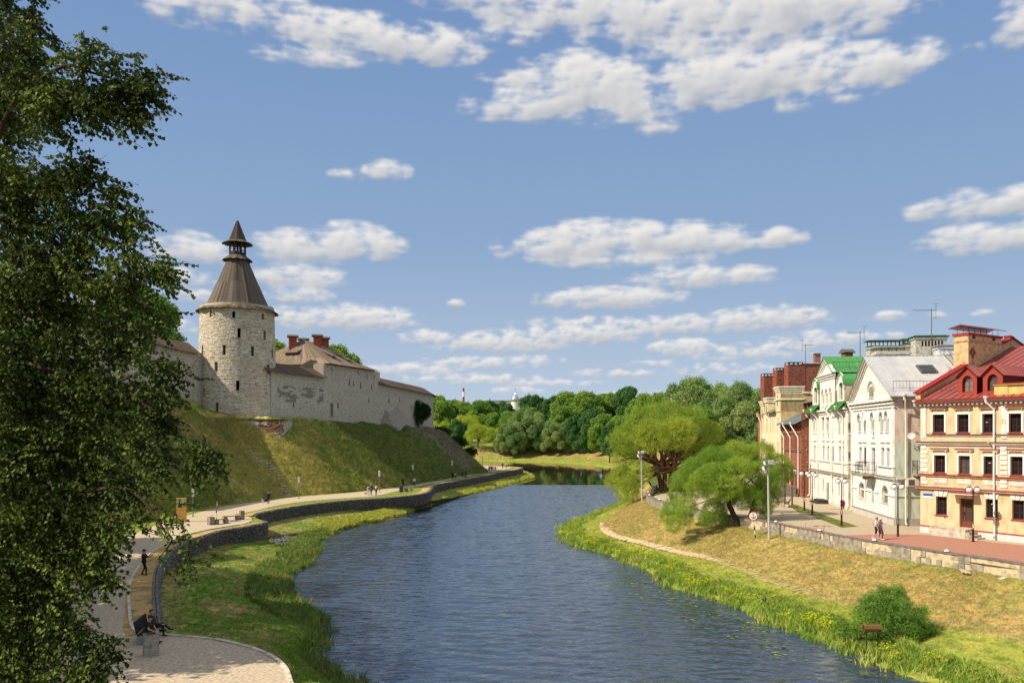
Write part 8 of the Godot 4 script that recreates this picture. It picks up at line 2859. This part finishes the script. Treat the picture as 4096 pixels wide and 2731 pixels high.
	m.col = rgb(214, 84, 54)
	for z in [-0.22, 0.22]: m.tube(Vector3(-0.75, 0.1 if z < 0 else 0.05, z), Vector3(0.75, 0.1 if z < 0 else 0.05, z), 0.025, 0.025, 6)
	for s in [-0.75, 0.75]: m.tube(Vector3(s, 0.0, -0.1), Vector3(s * 1.02, 0.78, -0.1), 0.024, 0.02, 6)
	m.tube(Vector3(-0.75, 0.35, -0.1), Vector3(0.75, 0.35, -0.1), 0.02, 0.02, 6)
	part("frame", m, M.paint, t)
	for i in 8:
		m = MB.new()
		m.col = rgb(214, 84, 54)
		var x := -0.66 + i * 0.19
		m.path([Vector3(x, 0.06, 0.22), Vector3(x + 0.05, 0.3, 0.1), Vector3(x + 0.05, 0.3, -0.05), Vector3(x, 0.08, -0.22)], 0.014, 0.014, 5)
		part("hoop", m, M.paint, t)
	# straw nest house for ducks, on posts in the big bush
	t = thing("duck_house", "straw cylinder nest house for ducks on posts before the round bush", "nest house", Vector3(19.39, 1.54, -42.9))
	m = MB.new()
	m.col = rgb(70, 52, 36)
	m.tube(Vector3(-0.42, 0, 0), Vector3(0.42, 0, 0), 0.15, 0.15, 12)
	part("core", m, M.wood, t)
	for i in 26:
		var a := TAU * i / 26
		m = MB.new()
		m.col = vary(rgb(150, 112, 74), 0.22)
		var rr := 0.17 + rng.randf() * 0.02
		m.tube(Vector3(-0.45 - rng.randf() * 0.03, cos(a) * rr, sin(a) * rr), Vector3(0.45 + rng.randf() * 0.03, cos(a + 0.05) * rr, sin(a + 0.05) * rr), 0.022, 0.02, 5)
		part("straw_bundle", m, M.wood, t)
	for s in [-0.3, 0.3]:
		m = MB.new()
		m.col = rgb(60, 48, 38)
		m.tube(Vector3(s, -1.6, 0.0), Vector3(s, -0.1, 0), 0.035, 0.03, 6)
		part("leg", m, M.wood, t)
	m = MB.new()
	m.col = rgb(150, 136, 116)
	m.box(Vector3.ZERO, Vector3(1.7, 0.06, 0.3), Basis(Vector3.UP, -0.9))
	single("driftwood_plank", m, M.wood, "pale plank lying on the left shore by the reeds", "plank").position = Vector3(-22.13, 0.42, -80.01)
	for q in [[Vector3(16.98, 0.65, -53.53), 0.4, "grey and black crow standing on the muddy right bank"], [Vector3(11.64, 0.9, -81.05), 2.4, "dark crow pecking in the grass near the stone path"]]:
		var b := thing("bird", q[2], "bird", q[0], q[1], "crows on the right bank")
		m = MB.new()
		m.col = rgb(110, 108, 106)
		m.ball(Vector3(0, 0.2, 0), Vector3(0.08, 0.085, 0.17), 6, 8)
		m.col = rgb(26, 25, 27)
		m.ball(Vector3(0, 0.33, 0.12), Vector3(0.055, 0.055, 0.065), 6, 8)
		m.ball(Vector3(0, 0.27, 0.1), Vector3(0.055, 0.08, 0.06), 5, 7)
		m.tube(Vector3(0, 0.33, 0.17), Vector3(0, 0.31, 0.26), 0.02, 0.004, 5)
		m.ball(Vector3(0, 0.2, -0.2), Vector3(0.045, 0.02, 0.13), 4, 7)
		for s in [-1, 1]: m.ball(Vector3(s * 0.075, 0.21, -0.05), Vector3(0.025, 0.06, 0.16), 5, 7)
		for s in [-0.035, 0.035]:
			m.tube(Vector3(s, 0.14, 0.02), Vector3(s, 0.0, 0.03), 0.01, 0.008, 4)
			m.tube(Vector3(s, 0.005, 0.02), Vector3(s, 0.005, 0.09), 0.008, 0.004, 4)
		part("body", m, M.paint, b)
	for q in [Vector3(29.13, 3.15, -51.44), Vector3(29.19, 3.15, -51.13), Vector3(30.45, 3.05, -49.41)]:
		m = MB.new()
		m.col = rgb(200, 186, 160)
		m.box(Vector3.ZERO, Vector3(0.5, 0.07, 0.3), Basis.from_euler(Vector3(0.1, rng.randf() * 2, 0.3)))
		var sl := single("fallen_slab", m, M.worn, ["pale fallen slab lying nearest the wall lights", "second pale fallen slab beside the first", "pale fallen slab lying far right under the parapet"][taken.get("fallen_slab", 0)], "slab", "fallen cladding slabs")
		sl.position = q
	# far away: the chimney stack and the church
	t = thing("factory_chimney", "slender red and white striped chimney stack far behind the trees", "chimney", Vector3(-54.76, 48.79, -900) + Vector3(0, -40, 0))
	var y := 0.0
	for q in [[0.0, 40.0, 0], [40.0, 53.0, 1], [53.0, 66.0, 0], [66.0, 79.0, 1]]: pass
	var hh := 40.0 + 206.0 / 6.827 * 900.0 / 1830.0
	for i in 3:
		m = MB.new()
		m.col = rgb(150, 52, 54) if i != 1 else rgb(226, 222, 216)
		var a: float = [0.0, hh - 10.0, hh - 4.2][i]
		var b: float = [hh - 10.0, hh - 4.2, hh][i]
		m.tube(Vector3(0, a, 0), Vector3(0, b, 0), lerpf(1.7, 1.05, a / hh), lerpf(1.7, 1.05, b / hh), 14)
		part("band", m, M.paint, t)
	t = thing("church", "white church with large and small silver onion domes above the trees", "church", Vector3(2.23, 28.17, -560) + Vector3(0, -24, 0))
	m = MB.new()
	m.col = rgb(232, 228, 218)
	m.box(Vector3(0, 8, 0), Vector3(16, 18, 16))
	m.lathe(Vector3.ZERO, [[2.7, 17.0], [2.7, 29.5], [2.85, 29.6], [2.85, 30.2]], 20)
	m.lathe(Vector3(-9.4, 0, 2), [[1.5, 10.0], [1.5, 20.5], [1.6, 20.7]], 14)
	part("wall", m, M.stucco, t)
	var onion := func(o: Vector3, r: float, hgt: float) -> void:
		var d := MB.new()
		d.col = rgb(196, 198, 204)
		d.lathe(o, [[r * 0.86, 0.0], [r * 1.0, hgt * 0.12], [r * 1.06, hgt * 0.24], [r * 0.98, hgt * 0.38], [r * 0.76, hgt * 0.52], [r * 0.46, hgt * 0.66], [r * 0.24, hgt * 0.78], [r * 0.1, hgt * 0.92], [r * 0.04, hgt]], 20)
		var dm := part("dome", d, M.silver, t)
		d = MB.new()
		d.col = rgb(150, 146, 130)
		d.tube(o + Vector3(0, hgt, 0), o + Vector3(0, hgt * 1.45, 0), r * 0.04, r * 0.03, 5)
		d.box(o + Vector3(0, hgt * 1.3, 0), Vector3(r * 0.4, r * 0.05, r * 0.05))
		d.box(o + Vector3(0, hgt * 1.22, 0), Vector3(r * 0.24, r * 0.05, r * 0.05))
		part("cross", d, M.silver, dm)
	onion.call(Vector3(0, 30.2, 0), 2.8, 7.0)
	onion.call(Vector3(-9.4, 20.7, 2), 1.65, 3.6)
	var pale := thing("pale_block", "pale flat roofed building glimpsed beside the church", "building", Vector3(-6.87, 33.04, -640) + Vector3(0, -20, 0))
	m = MB.new()
	m.col = rgb(206, 204, 198)
	m.box(Vector3(0, 12, 0), Vector3(16, 26, 10))
	part("wall", m, M.stucco, pale)
	m = MB.new()
	m.col = rgb(150, 152, 158)
	m.box(Vector3(0, 25.3, 0), Vector3(17, 0.6, 11))
	part("roof", m, M.metal_roof, pale)

# ---------------------------------------------------------------- people
# a body as one surface: tapered capsules joined smoothly on a grid, meshed as surface nets
# bones are [from, to, radius, radius, colour]
func body(bones: Array, cell: float, soft: float) -> MB:
	var lo := Vector3.ONE * 1e9
	var hi := -lo
	for b in bones:
		var r := maxf(b[2], b[3]) + cell * 2.5
		lo = lo.min(b[0] - Vector3.ONE * r).min(b[1] - Vector3.ONE * r)
		hi = hi.max(b[0] + Vector3.ONE * r).max(b[1] + Vector3.ONE * r)
	var nx := int((hi.x - lo.x) / cell) + 2
	var ny := int((hi.y - lo.y) / cell) + 2
	var nz := int((hi.z - lo.z) / cell) + 2
	var f := PackedFloat32Array()
	f.resize(nx * ny * nz)
	f.fill(1.0)
	var own := PackedInt32Array()
	own.resize(nx * ny * nz)
	var best := f.duplicate()
	for k in bones.size():
		var b: Array = bones[k]
		var a: Vector3 = b[0]
		var ab: Vector3 = b[1] - a
		var l2 := maxf(ab.length_squared(), 1e-9)
		var r := maxf(b[2], b[3]) + soft + cell * 2
		var m0 := (a.min(b[1]) - Vector3.ONE * r - lo) / cell
		var m1 := (a.max(b[1]) + Vector3.ONE * r - lo) / cell
		for z in range(maxi(0, int(m0.z)), mini(nz - 1, int(m1.z) + 1) + 1):
			for y in range(maxi(0, int(m0.y)), mini(ny - 1, int(m1.y) + 1) + 1):
				for x in range(maxi(0, int(m0.x)), mini(nx - 1, int(m1.x) + 1) + 1):
					var p := lo + Vector3(x, y, z) * cell
					var t := clampf((p - a).dot(ab) / l2, 0.0, 1.0)
					var d: float = p.distance_to(a + ab * t) - lerpf(b[2], b[3], t)
					var i := (z * ny + y) * nx + x
					if d < best[i]:
						best[i] = d
						own[i] = k
					var o := f[i]
					var h := maxf(soft - absf(o - d), 0.0) / soft
					f[i] = minf(o, d) - h * h * soft * 0.25
	var m := MB.new()
	var at := {}
	var sy := nx
	var sz := nx * ny
	var corner := [0, 1, sy, sy + 1, sz, sz + 1, sz + sy, sz + sy + 1]
	for z in nz - 1:
		for y in ny - 1:
			for x in nx - 1:
				var i := z * sz + y * sy + x
				var inside := 0
				for c in corner:
					if f[i + c] < 0: inside += 1
				if inside == 0 or inside == 8: continue
				var s := Vector3.ZERO
				var n := 0
				for e in [[0, 1], [2, 3], [4, 5], [6, 7], [0, 2], [1, 3], [4, 6], [5, 7], [0, 4], [1, 5], [2, 6], [3, 7]]:
					var va := f[i + corner[e[0]]]
					var vb := f[i + corner[e[1]]]
					if (va < 0) != (vb < 0):
						var t := va / (va - vb)
						var pa := Vector3(e[0] & 1, (e[0] >> 1) & 1, e[0] >> 2)
						var pb := Vector3(e[1] & 1, (e[1] >> 1) & 1, e[1] >> 2)
						s += pa.lerp(pb, t)
						n += 1
				s /= n
				var g := Vector3(f[i + 1] - f[i] + f[i + sy + 1] - f[i + sy], f[i + sy] - f[i] + f[i + sy + 1] - f[i + 1], f[i + sz] - f[i] + f[i + sz + sy] - f[i + sy])
				var kk := i
				var least := 1e9
				for c in corner:
					if best[i + c] < least:
						least = best[i + c]
						kk = i + c
				m.col = bones[own[kk]][4]
				at[i] = m.smooth(lo + (Vector3(x, y, z) + s) * cell, g.normalized())
	for i in at:
		for q in [[1, sy, sz], [sy, sz, 1], [sz, 1, sy]]:
			var va: float = f[i]
			var vb: float = f[i + q[0]]
			if (va < 0) == (vb < 0): continue
			if not (at.has(i - q[1]) and at.has(i - q[2]) and at.has(i - q[1] - q[2])): continue
			var a: int = at[i]
			var b: int = at[i - q[1]]
			var c: int = at[i - q[1] - q[2]]
			var d: int = at[i - q[2]]
			if va < 0: m.ix.append_array(PackedInt32Array([a, c, b, a, d, c]))
			else: m.ix.append_array(PackedInt32Array([a, b, c, a, c, d]))
	return m

# s: keys of the pose and the clothes; the figure faces +z and is turned by yaw
func person(label: String, at: Vector3, yaw: float, s: Dictionary) -> Node3D:
	var t := thing("person", label, "person", at, yaw)
	var top: Color = s.top
	var low: Color = s.low
	var skin: Color = s.get("skin", rgb(196, 142, 112))
	var shoe: Color = s.get("shoe", rgb(40, 36, 34))
	var hair: Color = s.get("hair", rgb(70, 52, 40))
	var sleeve: Color = top if s.get("sleeves", true) else skin
	var shin: Color = skin if s.get("shorts", false) else low
	var st: float = s.get("stride", 0.0)
	var fat: float = s.get("fat", 1.0)
	var sit: bool = s.get("sit", false)
	var hy := 0.47 if sit else 0.92
	var up := hy - 0.92
	var lean: float = s.get("lean", 0.0)
	var tilt := func(p: Vector3) -> Vector3: return Vector3(p.x, p.y + up, p.z + lean * (p.y - 0.92))
	var bones := [
		[tilt.call(Vector3(-0.08, 0.95, 0)), tilt.call(Vector3(0.08, 0.95, 0)), 0.12 * fat, 0.12 * fat, low],
		[tilt.call(Vector3(0, 1.02, 0)), tilt.call(Vector3(0, 1.24, 0.01)), 0.125 * fat, 0.13 * fat, top],
		[tilt.call(Vector3(-0.07, 1.28, 0)), tilt.call(Vector3(0.07, 1.28, 0)), 0.125 * fat, 0.125 * fat, top],
		[tilt.call(Vector3(-0.15, 1.4, 0)), tilt.call(Vector3(0.15, 1.4, 0)), 0.062, 0.062, top],
		[tilt.call(Vector3(0, 1.4, 0)), tilt.call(Vector3(0, 1.53, 0.015)), 0.055, 0.05, skin],
		[tilt.call(Vector3(0, 1.575, 0.03)), tilt.call(Vector3(0, 1.63, 0.02)), 0.075, 0.085, skin],
		[tilt.call(Vector3(0, 1.585, 0.1)), tilt.call(Vector3(0, 1.615, 0.1)), 0.018, 0.012, skin],
		[tilt.call(Vector3(0, 1.64, -0.02)), tilt.call(Vector3(0, 1.66, 0.02)), 0.093, 0.085, hair],
	]
	if s.get("long_hair", false): bones.append([tilt.call(Vector3(0, 1.62, -0.04)), tilt.call(Vector3(0, 1.42, -0.07)), 0.085, 0.06, hair])
	if s.get("coat", false): bones.append([tilt.call(Vector3(0, 1.0, 0)), tilt.call(Vector3(0, 0.62, 0)), 0.16 * fat, 0.19 * fat, top])
	for k in [-1, 1]:
		var fw: float = st * k
		var hip: Vector3 = tilt.call(Vector3(0.09 * k, 0.92, 0))
		var knee := Vector3(0.1 * k, 0.49, 0.1 + fw * 0.55)
		var ankle := Vector3(0.1 * k, 0.085 + maxf(-fw, 0.0) * 0.28, fw)
		if fw < 0: knee.z = fw * 0.3 + 0.06
		if sit:
			knee = Vector3(0.11 * k, 0.5, 0.46)
			ankle = Vector3(0.11 * k, 0.085, 0.5)
			if s.get("crossed", false) and k == 1:
				knee = Vector3(0.02, 0.58, 0.45)
				ankle = Vector3(-0.12, 0.36, 0.78)
		var thigh_end := hip.lerp(knee, 0.92)
		bones.append([hip, thigh_end, 0.088 * fat, 0.07, low])
		bones.append([thigh_end, knee, 0.06 if s.get("shorts", false) else 0.066, 0.058, shin])
		bones.append([knee, ankle, 0.058, 0.04, shin])
		bones.append([ankle + Vector3(0, -0.03, -0.03), ankle + Vector3(0.015 * k, -0.045, 0.15), 0.042, 0.036, shoe])
		var pose: String = s.get("left" if k == -1 else "right", "down")
		var sh: Vector3 = tilt.call(Vector3(0.19 * k, 1.39, 0))
		var el := sh + Vector3(0.055 * k, -0.28, -0.03 - fw * 0.25)
		var wr := el + Vector3(0.01 * k, -0.24, 0.06 - fw * 0.3)
		if pose == "bent":
			el = sh + Vector3(0.06 * k, -0.25, 0.03)
			wr = el + Vector3(-0.08 * k, -0.02, 0.24)
		elif pose == "phone":
			el = sh + Vector3(0.07 * k, -0.22, 0.14)
			wr = sh + Vector3(-0.06 * k, 0.08, 0.19)
		elif pose == "forward":
			el = sh + Vector3(0.04 * k, -0.2, 0.18)
			wr = el + Vector3(-0.04 * k, 0.1, 0.24)
		elif pose == "knee":
			el = sh + Vector3(0.07 * k, -0.24, 0.12)
			wr = knee + Vector3(0.0, 0.07, -0.06)
		elif pose == "side":
			el = sh + Vector3(0.16 * k, -0.2, 0.0)
			wr = el + Vector3(0.16 * k, -0.1, 0.02)
		bones.append([sh, sh.lerp(el, 0.6), 0.055, 0.048, top])
		bones.append([sh.lerp(el, 0.6), el, 0.048 if sleeve == top else 0.042, 0.042, sleeve])
		bones.append([el, wr, 0.042, 0.029, sleeve])
		var dir := (wr - el).normalized()
		bones.append([wr, wr + dir * 0.07, 0.034, 0.036, skin])
		if s.get("near", false):
			# five fingers, the thumb set off from the side of the palm
			var acr := dir.cross(Vector3(0, 0, 1) if absf(dir.z) < 0.8 else Vector3.RIGHT).normalized()
			var flat := dir.cross(acr)
			for g in 4:
				var r0 := wr + dir * 0.08 + acr * (g - 1.5) * 0.019
				var mid = r0 + dir * [0.034, 0.042, 0.04, 0.03][g] + flat * 0.008
				bones.append([r0, mid, 0.0105, 0.0095, skin])
				bones.append([mid, mid + (dir * 0.7 + flat * 0.7) * 0.03, 0.0095, 0.0085, skin])
			bones.append([wr + dir * 0.03 - acr * 0.03, wr + dir * 0.065 - acr * 0.055 + flat * 0.015, 0.013, 0.01, skin])
	if s.get("near", false):
		for k in [-1, 1]: bones.append([tilt.call(Vector3(0.088 * k, 1.6, 0.005)), tilt.call(Vector3(0.09 * k, 1.63, 0.0)), 0.016, 0.018, skin])
	var m := body(bones, s.get("cell", 0.032), 0.03)
	if s.get("near", false):
		m.col = rgb(40, 30, 26)
		for k in [-1, 1]: m.ball(tilt.call(Vector3(0.032 * k, 1.62, 0.098)), Vector3(0.012, 0.009, 0.008), 4, 6)
		m.col = rgb(150, 84, 76)
		m.ball(tilt.call(Vector3(0, 1.55, 0.1)), Vector3(0.022, 0.006, 0.006), 4, 6)
	var b := part("body", m, M.skin, t)
	if s.has("hat"):
		m = MB.new()
		m.col = s.hat
		var o: Vector3 = tilt.call(Vector3(0, 1.66, 0.0))
		if s.get("brim", false):
			m.lathe(o, [[0.19, -0.005], [0.2, 0.005], [0.1, 0.02], [0.09, 0.1], [0.05, 0.13], [0.0, 0.135]], 14)
		else:
			m.lathe(o, [[0.1, -0.02], [0.105, 0.03], [0.08, 0.09], [0.0, 0.105]], 12)
			m.box(o + Vector3(0, 0.0, 0.14), Vector3(0.15, 0.018, 0.12), Basis(Vector3.RIGHT, 0.15))
		part("hat", m, M.paint, t)
	if s.has("bag"):
		m = MB.new()
		m.col = s.bag
		m.ball(tilt.call(Vector3(0, 1.22, -0.19)), Vector3(0.14, 0.2, 0.09), 6, 10)
		for k in [-1, 1]: m.path([tilt.call(Vector3(0.1 * k, 1.42, -0.1)), tilt.call(Vector3(0.11 * k, 1.46, 0.02)), tilt.call(Vector3(0.12 * k, 1.2, 0.14))], 0.015, 0.015, 5)
		part("backpack", m, M.paint, t)
	var size: float = s.get("tall", 1.72) / 1.745
	t.scale = Vector3.ONE * size
	return t

func make_people() -> void:
	var black := rgb(30, 29, 31)
	var jeans := rgb(52, 62, 90)
	# left bank, near
	person("man in black with a cap standing by the kerb, hands raised before him", Vector3(-24.86, 2.43, -53.81), 1.5, {"near": true, "cell": 0.02, "top": black, "low": rgb(26, 26, 28), "hat": rgb(28, 27, 28), "left": "forward", "right": "forward", "stride": -0.2, "tall": 1.78, "fat": 1.05})
	person("man in dark tee shirt and shorts with a cap seated on the bench", Vector3(-16.71, 2.43, -36.69) + Vector3(0.05, 0.03, 0.35), 1.55, {"near": true, "cell": 0.019, "sit": true, "top": rgb(36, 36, 42), "low": rgb(28, 27, 30), "shorts": true, "sleeves": false, "hat": rgb(48, 34, 40), "left": "knee", "right": "knee", "lean": 0.22, "shoe": rgb(40, 40, 42), "fat": 1.05})
	person("second seated man in dark trousers, hidden behind the first", Vector3(-16.95, 2.43, -37.3) + Vector3(0.0, 0.03, -0.35), 1.7, {"near": true, "cell": 0.022, "sit": true, "top": rgb(52, 48, 50), "low": rgb(34, 33, 38), "crossed": true, "left": "knee", "right": "down", "lean": -0.12})
	person("woman in black holding a phone to her face on the path", Vector3(-33.35, 2.43, -109.05), 0.1, {"cell": 0.026, "top": black, "low": black, "right": "phone", "long_hair": true, "hair": rgb(80, 56, 40), "stride": 0.12, "tall": 1.72})
	person("small child in white trousers beside the woman in black", Vector3(-34.52, 2.43, -110.21), 0.5, {"cell": 0.034, "top": rgb(54, 52, 66), "low": rgb(206, 200, 196), "tall": 1.02, "stride": 0.2, "right": "side", "hair": rgb(140, 96, 60)})
	# left bank, farther along the path
	person("walker with a blue backpack next to the small dog", Vector3(-22.38, 2.43, -124.34), 2.9, {"cell": 0.036, "top": rgb(206, 202, 200), "low": rgb(190, 178, 160), "bag": rgb(60, 80, 140), "tall": 1.55, "stride": 0.15})
	person("grey haired man in a dark blue jacket walking away", Vector3(-21.92, 2.43, -123.9), 3.0, {"cell": 0.036, "top": rgb(44, 56, 92), "low": rgb(84, 92, 130), "hair": rgb(176, 172, 168), "tall": 1.85, "stride": 0.2, "fat": 1.1})
	person("woman in beige top and black trousers walking away", Vector3(-21.18, 2.43, -124.05), 2.9, {"cell": 0.036, "top": rgb(196, 164, 132), "low": black, "hair": rgb(110, 70, 52), "tall": 1.7, "stride": 0.15})
	person("person in dark green walking in the shade by the bin", Vector3(-19.69, 2.43, -143.84), 0.2, {"cell": 0.04, "top": rgb(46, 60, 52), "low": rgb(34, 34, 36), "tall": 1.72, "stride": 0.2})
	person("woman in a pale top and jeans walking toward the bridge", Vector3(-17.57, 2.43, -143.45), 0.2, {"cell": 0.04, "top": rgb(224, 212, 202), "low": jeans, "hair": rgb(196, 170, 140), "long_hair": true, "tall": 1.72, "stride": 0.15})
	person("person in a long black coat on the shaded path", Vector3(-12.27, 2.43, -164.47), 0.3, {"cell": 0.042, "top": black, "low": black, "coat": true, "tall": 1.8})
	person("woman in yellow with dark leggings on the shaded path", Vector3(-11.74, 2.43, -165.5), 0.2, {"cell": 0.042, "top": rgb(206, 164, 44), "low": rgb(60, 56, 84), "tall": 1.6, "stride": 0.15})
	person("person in dark blue pushing the blue pram", Vector3(-9.78, 2.43, -170.59), -1.2, {"cell": 0.042, "top": rgb(40, 44, 70), "low": rgb(70, 72, 120), "left": "forward", "right": "forward", "lean": 0.12, "tall": 1.75, "stride": 0.2})
	person("person in black carrying a bag among the far group", Vector3(-5.61, 2.43, -196.3), 0.4, {"cell": 0.045, "top": black, "low": black, "tall": 1.72})
	person("person in a red top half hidden in the far group", Vector3(-5.27, 2.43, -201.55), 0.4, {"cell": 0.045, "top": rgb(140, 36, 40), "low": rgb(60, 50, 56), "tall": 1.6})
	person("person in bright red with white trousers in the far group", Vector3(-4.74, 2.43, -196.3), 0.3, {"cell": 0.045, "top": rgb(186, 36, 36), "low": rgb(214, 206, 202), "hair": rgb(150, 40, 40), "tall": 1.68, "stride": 0.1})
	person("person in grey with pale trousers right in the far group", Vector3(-4.14, 2.43, -196.66), 0.1, {"cell": 0.045, "top": rgb(70, 72, 80), "low": rgb(190, 190, 196), "tall": 1.62, "stride": 0.15})
	person("person in black on the sunny tip of the terrace", Vector3(-2.61, 2.43, -219.13), 2.8, {"cell": 0.045, "top": rgb(44, 42, 52), "low": black, "tall": 1.7, "stride": 0.15})
	person("person in light blue on the sunny tip of the terrace", Vector3(-1.62, 2.43, -219.13), 2.9, {"cell": 0.045, "top": rgb(150, 196, 216), "low": jeans, "tall": 1.68, "stride": 0.15})
	# the promenade
	person("man in white shirt and black shorts strolling on the red paving", Vector3(28.56, 3.71, -62.37), 0.75, {"near": true, "cell": 0.02, "top": rgb(214, 208, 204), "low": rgb(34, 34, 40), "shorts": true, "sleeves": false, "hair": rgb(90, 74, 60), "shoe": rgb(196, 190, 196), "stride": 0.3, "tall": 1.78, "fat": 1.08})
	person("woman in a sun hat and lilac shirt strolling beside the man in shorts", Vector3(28.87, 3.71, -62.46) + Vector3(0.06, 0, -0.1), 0.5, {"near": true, "cell": 0.02, "top": rgb(176, 152, 190), "low": rgb(150, 124, 116), "hat": rgb(220, 206, 176), "brim": true, "sleeves": true, "shoe": rgb(222, 216, 210), "stride": 0.1, "tall": 1.68, "fat": 1.02})
	person("man in a grey top and dark trousers on the round terrace", Vector3(18.9, 3.71, -94.67), 0.3, {"cell": 0.036, "top": rgb(176, 166, 166), "low": rgb(46, 42, 54), "tall": 1.78, "sleeves": false, "fat": 1.08})
	person("child in a yellow green jacket on the round terrace", Vector3(19.81, 3.71, -95.86), 0.4, {"cell": 0.036, "top": rgb(196, 206, 40), "low": rgb(120, 130, 50), "tall": 1.15})
	person("person in black and jeans walking away on the round terrace", Vector3(23.84, 3.71, -105.49), 2.8, {"cell": 0.036, "top": black, "low": rgb(50, 58, 84), "long_hair": true, "tall": 1.72, "stride": 0.2})
	# a pram, a shopping bag and a dog
	var t := thing("pram", "blue pram pushed along the shaded riverside path", "pram", Vector3(-10.92, 2.43, -177.77), 0.4)
	var m := MB.new()
	m.col = rgb(52, 66, 140)
	m.ball(Vector3(0, 0.68, 0), Vector3(0.27, 0.24, 0.45), 8, 12)
	m.col = rgb(44, 58, 124)
	m.ball(Vector3(0, 0.86, -0.18), Vector3(0.28, 0.26, 0.28), 8, 12)
	part("carriage", m, M.paint, t)
	m = MB.new()
	m.col = rgb(60, 60, 64)
	for s in [-0.26, 0.26]:
		m.path([Vector3(s, 0.18, 0.36), Vector3(s, 0.5, 0), Vector3(s, 1.0, -0.75)], 0.018, 0.018, 5)
		m.path([Vector3(s, 0.18, -0.36), Vector3(s, 0.5, 0)], 0.018, 0.018, 5)
	m.tube(Vector3(-0.26, 1.0, -0.75), Vector3(0.26, 1.0, -0.75), 0.02, 0.02, 5)
	part("frame", m, M.iron, t)
	for q in [Vector3(-0.28, 0.16, 0.36), Vector3(0.28, 0.16, 0.36), Vector3(-0.28, 0.16, -0.36), Vector3(0.28, 0.16, -0.36)]:
		m = MB.new()
		m.col = rgb(40, 40, 42)
		m.tube(q - Vector3(0.025, 0, 0), q + Vector3(0.025, 0, 0), 0.16, 0.16, 12)
		part("wheel", m, M.paint, t)
	m = MB.new()
	m.col = black
	m.lathe(Vector3.ZERO, [[0.0, 0.0], [0.16, 0.02], [0.24, 0.2], [0.16, 0.42], [0.05, 0.55], [0.0, 0.7]], 10)
	single("bag", m, M.paint, "black bag held between the woman in black and the child", "bag").position = Vector3(-34.26, 2.43, -110.84) + Vector3(0, 0.1, 0)
	t = thing("dog", "small brown and white dog walking beside the group on the path", "dog", Vector3(-22.95, 2.43, -125.23), 1.4)
	var br := rgb(120, 74, 48)
	var wh := rgb(214, 202, 188)
	var bones := [[Vector3(0, 0.27, 0.12), Vector3(0, 0.27, -0.16), 0.1, 0.085, br], [Vector3(0, 0.3, 0.15), Vector3(0, 0.4, 0.24), 0.065, 0.06, wh], [Vector3(0, 0.42, 0.26), Vector3(0, 0.39, 0.38), 0.06, 0.03, br], [Vector3(0, 0.31, -0.22), Vector3(0, 0.44, -0.34), 0.025, 0.012, wh]]
	for k in [-1, 1]:
		bones.append([Vector3(0.05 * k, 0.24, 0.13), Vector3(0.05 * k, 0.12, 0.14), 0.038, 0.024, wh])
		bones.append([Vector3(0.05 * k, 0.12, 0.14), Vector3(0.05 * k, 0.02, 0.16), 0.024, 0.024, wh])
		bones.append([Vector3(0.05 * k, 0.25, -0.16), Vector3(0.05 * k, 0.17, -0.13), 0.05, 0.032, br])
		bones.append([Vector3(0.05 * k, 0.17, -0.13), Vector3(0.05 * k, 0.1, -0.21), 0.028, 0.02, wh])
		bones.append([Vector3(0.05 * k, 0.1, -0.21), Vector3(0.05 * k, 0.02, -0.18), 0.02, 0.024, wh])
		bones.append([Vector3(0.04 * k, 0.46, 0.25), Vector3(0.06 * k, 0.42, 0.24), 0.022, 0.016, br])
	part("body", body(bones, 0.02, 0.03), M.skin, t)
